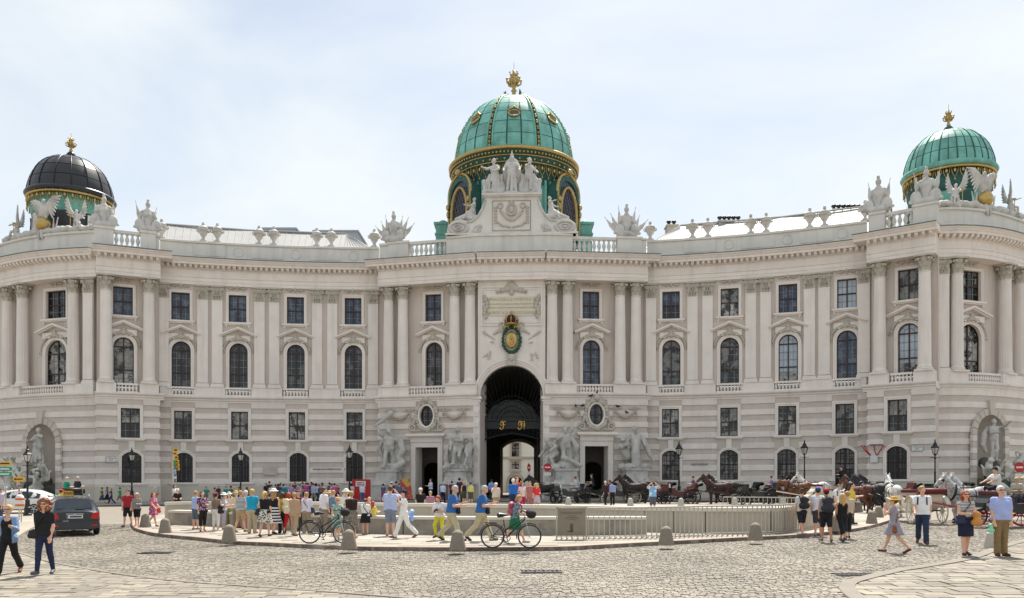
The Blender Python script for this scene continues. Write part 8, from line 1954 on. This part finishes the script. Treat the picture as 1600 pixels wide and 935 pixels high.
M_har = pbr('black_harness', '#121214', .4); M_hoof = pbr('hoof_horn', '#2c2622', .7); M_mane = pbr('dark_mane', '#1b1412', .8, nscale=30, namt=.4, coords='obj')
def horse(px, py, rz, kind, lab, down=False, step=0, s=1.0):
    t = thing('horse', lab, 'horse', G(px, py, .018), R(rz), 'carriage horses on the square'); t.scale = (s,) * 3; pale = kind in ('white', 'dapple')
    for nm, me in cached(('horse', down, step), lambda: horse_meshes(down, step)): place(nm, me, {'body': COAT[kind], 'mane': COAT['white'] if pale else M_mane, 'tail': COAT['white'] if pale else M_mane, 'hooves': M_hoof, 'harness': M_har}[nm], t)
    if pale: MB().ball((-1.10, -.08, 2.16), (.06, .04, .12), 7, 5).ball((-1.10, .08, 2.16), (.06, .04, .12), 7, 5).build('ear_cap', COAT['white'], t, smooth=True)
def wheel_me(r):
    m = MB().torus((0, 0, 0), r - .02, .022, 30, 5).torus((0, 0, 0), r - .06, .03, 28, 4); m.tube([(0, -.09, 0), (0, .09, 0)], .065, 10)
    for k in range(12): a = 2 * math.pi * k / 12; m.tube([(.05 * math.cos(a), 0, .05 * math.sin(a)), ((r - .06) * math.cos(a), 0, (r - .06) * math.sin(a))], [.022, .016], 4)
    return m.mesh('wheel', True)
def paint(n, c): return pbr('coach_' + n, c, .4, nscale=2, namt=.12, coat=.2)
def carriage(px, py, rz, lab, body, wheel, hood, seat, up=0, s=1.0):
    t = thing('horse_carriage', lab, 'carriage', G(px, py, .018), R(rz), 'horse carriages waiting on the square'); t.scale = (s,) * 3
    tub = [(-.62, .72), (-.30, .60), (.40, .58), (.80, .70), (1.16, 1.02), (1.24, 1.34), (1.10, 1.34), (.92, 1.18), (.55, 1.0), (-.2, .98), (-.45, 1.12), (-.66, 1.14)]
    MB().prism(tub, -.52, .52).build('body', body, t); MB().prism([(-1.5, 1.0), (-.86, 1.0), (-.80, 1.36), (-1.24, 1.36), (-1.32, 1.2)], -.46, .46).prism([(-1.9, .62), (-1.5, .74), (-1.46, 1.02), (-1.56, 1.02), (-1.62, .82), (-1.94, .72)], -.4, .4).build('driver_box', body, t)
    MB().box((.72, 0, 1.06), (.5, .92, .14)).box((1.06, 0, 1.36), (.16, .96, .42), 0, 0, R(18)).build('seat', seat, t)
    MB().box((-1.02, 0, 1.42), (.5, .88, .13)).build('driver_seat', seat, t); MB().box((-.48, 0, 1.16), (.3, .9, .1)).build('jump_seat', seat, t)
    m = MB()
    for k in range(5): m.lathe([(.06 + .016 * k, -.56), (.06 + .016 * k, .56)], 8, (1.06 + .09 * k, 1.34 + .03 * k, 0))
    V = [(x, z, y) for x, y, z in m.V]; m.V = [(v[0], v[1], v[2]) for v in V]; h_ = m.build('folded_hood', hood, t, smooth=True)
    for x, r in ((-1.12, .44), (.78, .58)):
        for sy in (-1, 1): place('wheel', cached(('cwh', r), lambda: wheel_me(r)), wheel, t, (x, sy * .68, r))
        MB().tube([(x, -.68, r), (x, .68, r)], .035, 6).build('axle', M_bkf, t)
        m = MB()
        for sy in (-1, 1): m.prism([((x + (r + .07) * math.cos(R(a))), (r + (r + .07) * math.sin(R(a)))) for a in range(20, 151, 13)] + [((x + (r + .09) * math.cos(R(a))), (r + (r + .09) * math.sin(R(a)))) for a in range(150, 19, -13)], sy * .68 - .1, sy * .68 + .1)
        m.build('mudguard', body, t)
    m = MB()
    for sy in (-1, 1): m.tube([(-1.3, sy * .4, .62), (-.6, sy * .42, .5), (.2, sy * .42, .48), (.9, sy * .42, .66)], .035, 5); m.tube([(.3, sy * .5, .62), (.78, sy * .45, .72), (1.2, sy * .5, .8)], .03, 5)
    m.tube([(-1.3, 0, .55), (-2.2, 0, .8), (-3.7, 0, 1.05)], .04, 6).build('undercarriage', wheel, t)
    for sy in (-1, 1): MB().box((-.82, sy * .56, 1.34), (.12, .12, .2)).lathe([(.07, .1), (.02, .2)], 6, (-.82, sy * .56, 1.34)).build('carriage_lamp', M_chr, t)
pb, pw, pr_, pg, pk = paint('black', '#141416'), paint('ivory', '#d3ccbb'), paint('wine', '#451019'), paint('green', '#122d24'), paint('olive', '#24251c')
sr, sk, sg_ = pbr('red_leather', '#64161b', .6), pbr('black_leather', '#18181a', .5), pbr('grey_leather', '#6f6f72', .5)
WH = paint('white_wheel', '#b9b4a8')
for a in ((893, 789, 0, 'black carriage with grey cushions, first in the row by the archway', pb, pb, sk, sg_), (971, 788.5, 0, 'black carriage with pale spoked wheels before the right doorway', pb, WH, sk, sk), (1062, 789.5, 0, 'wine-red carriage below the first window of the right wing', pr_, pb, sk, sr), (1187, 791, 0, 'olive-black carriage with large dark wheels in the middle of the row', pk, pb, sk, sk), (1302, 793, 0, 'ivory carriage with a wine-red hood behind the backpack group', pw, pw, sr, sr), (1398, 793, 0, 'black carriage with red seats behind the white horse', pb, pb, sk, sr), (1480, 792, 0, 'dark green carriage behind the tall street lamp', pg, pg, pg, sk), (932, 786, 0, 'black carriage standing behind the first one, by the right doorway', pb, pb, sk, sk), (1024, 786, 0, 'dark carriage behind the man with raised arms', pb, pb, sk, sr), (1226, 788, 0, 'dark red carriage behind the chestnut horse', pr_, pb, sk, sr), (1158, 787, 0, 'black carriage close behind the bay horse', pb, pb, sk, sk), (1350, 789, 0, 'dark carriage partly hidden behind the black horses', pb, pb, sr, sk)): carriage(*a)
carriage(1436, 817, -93, 'ivory carriage with red seats seen from behind, right of the straw hat', pw, pw, sr, sr)
carriage(1585, 824, 4, 'dark carriage with bright red wheels carrying tourists at the right edge', pb, paint('red_wheel', '#9c1424'), sk, sr)
carriage(112, 803, -62, 'dark open carriage in front of the taxi at the left', pb, pb, sk, sr)
for a in ((851, 789, 0, 'black', 'black horse at the right edge of the archway'), (992, 789, 0, 'dark', 'dark bay horse between the right doorway and the man with raised arms'), (1000, 787, 0, 'black', 'black horse paired behind the dark bay by the right doorway'), (1258, 788, 0, 'dark', 'dark horse paired behind the chestnut horse'), (1124, 790, 0, 'bay', 'bay horse standing in profile in the middle of the carriage row'), (1132, 788.5, 0, 'dark', 'dark horse just behind the profile bay horse'), (1247, 791.5, 0, 'chestnut', 'chestnut horse lowering its head in the carriage row', True), (1272, 791, 0, 'white', 'white horse half hidden behind the man with the black backpack'),
          (1343, 804, -70, 'brown', 'brown horse seen from behind next to the yellow shirt'), (1362, 801, -60, 'black', 'black horse with head turned, left of the white horse'), (1376, 799, -30, 'black', 'second black horse, nearer to the white carriage'), (1396, 806, -100, 'white', 'white horse in front of the ivory carriage, seen from behind'),
          (1512, 818, 6, 'dapple', 'dapple grey horse stepping forward, nearer of the right pair', False, 1), (1522, 814, 6, 'dapple', 'dapple grey horse, farther of the right pair')): horse(*a)
# people riding
def rider(px, py, zup, h, face, lab, armL=A_FWD, armR=A_FWD, **kw):
    p = G(px, py, 0); t = thing('person', lab, 'person', p + Vector((0, 0, 0)), R(face), 'people seated on carriages'); J = fk(L_SIT, armL, armR, 6, 0, kw.get('fem', False)); J['nod'] = 0
    s = h / 1.765; J['low'] = .93 - .14; build_person(t, s, .03, J, **kw); t.location = (p.x, p.y, p.z + zup); return t
CO = dict(top=('shirt', C('#e0ddd6')), bottom=('trousers', C('#1a1a1e')), hair=('short', 'dark'), hat=('cap', '#17171a'))
rider(1557, 822, 1.52, 1.8, -80, 'coachman in white sleeves and dark hat driving the red-wheeled carriage', A_REACH, A_REACH, g=1.15, **CO)
rider(1588, 823, 1.16, 1.68, -20, 'blonde tourist with sunglasses leaning on the carriage side', fem=True, top=('tee', C('#a9a495')), bottom=('trousers', C('#4a4a50')), hair=('short', 'blond'), glasses=True)
rider(1600, 822, 1.16, 1.7, -20, 'tourist in a straw hat at the right picture edge of the carriage', top=('shirt', C('#c8c2b0')), bottom=('trousers', C('#4a4a50')), hair=('short', 'dark'), hat=('sunhat', '#c8b47c'))
rider(103, 803, 1.30, 1.75, 150, 'man in a green shirt seated high on the carriage beyond the taxi', top=('tee', C('#0f8a68')), bottom=('trousers', C('#25252c')), hair=('short', 'grey'))
rider(120, 801, 1.30, 1.78, 155, 'man in a dark shirt seated high on the carriage beyond the taxi', g=1.2, top=('shirt', C('#25232f')), bottom=('trousers', C('#25252c')), hair=('short', 'grey'))
rider(900, 789, 1.14, 1.72, -90, 'person in pale clothes resting in the first black carriage', top=('shirt', C('#c4c4cc')), bottom=('trousers', C('#8a8a90')), hair=('short', 'dark'))
rider(926, 788, 1.3, 1.74, -90, 'person in dark green seated behind the first carriage', top=('tee', C('#1c2c2a')), bottom=('trousers', C('#22222a')), hair=('short', 'brown'))
rider(1084, 789, 1.14, 1.72, -90, 'person in a grey-blue shirt in the red carriage', top=('tee', C('#5a5f80')), bottom=('trousers', C('#22222a')), hair=('short', 'dark'))
rider(1206, 791, 1.14, 1.7, -90, 'person in lilac seated in the olive carriage', fem=True, top=('tee', C('#85769c')), bottom=('trousers', C('#22222a')), hair=('short', 'dark'))
rider(1316, 789, 1.75, 1.78, -70, 'coachman all in black with a hat, high before the ground floor window', top=('long', C('#131316')), bottom=('trousers', C('#131316')), hair=('short', 'black'), hat=('sunhat', '#131316'))
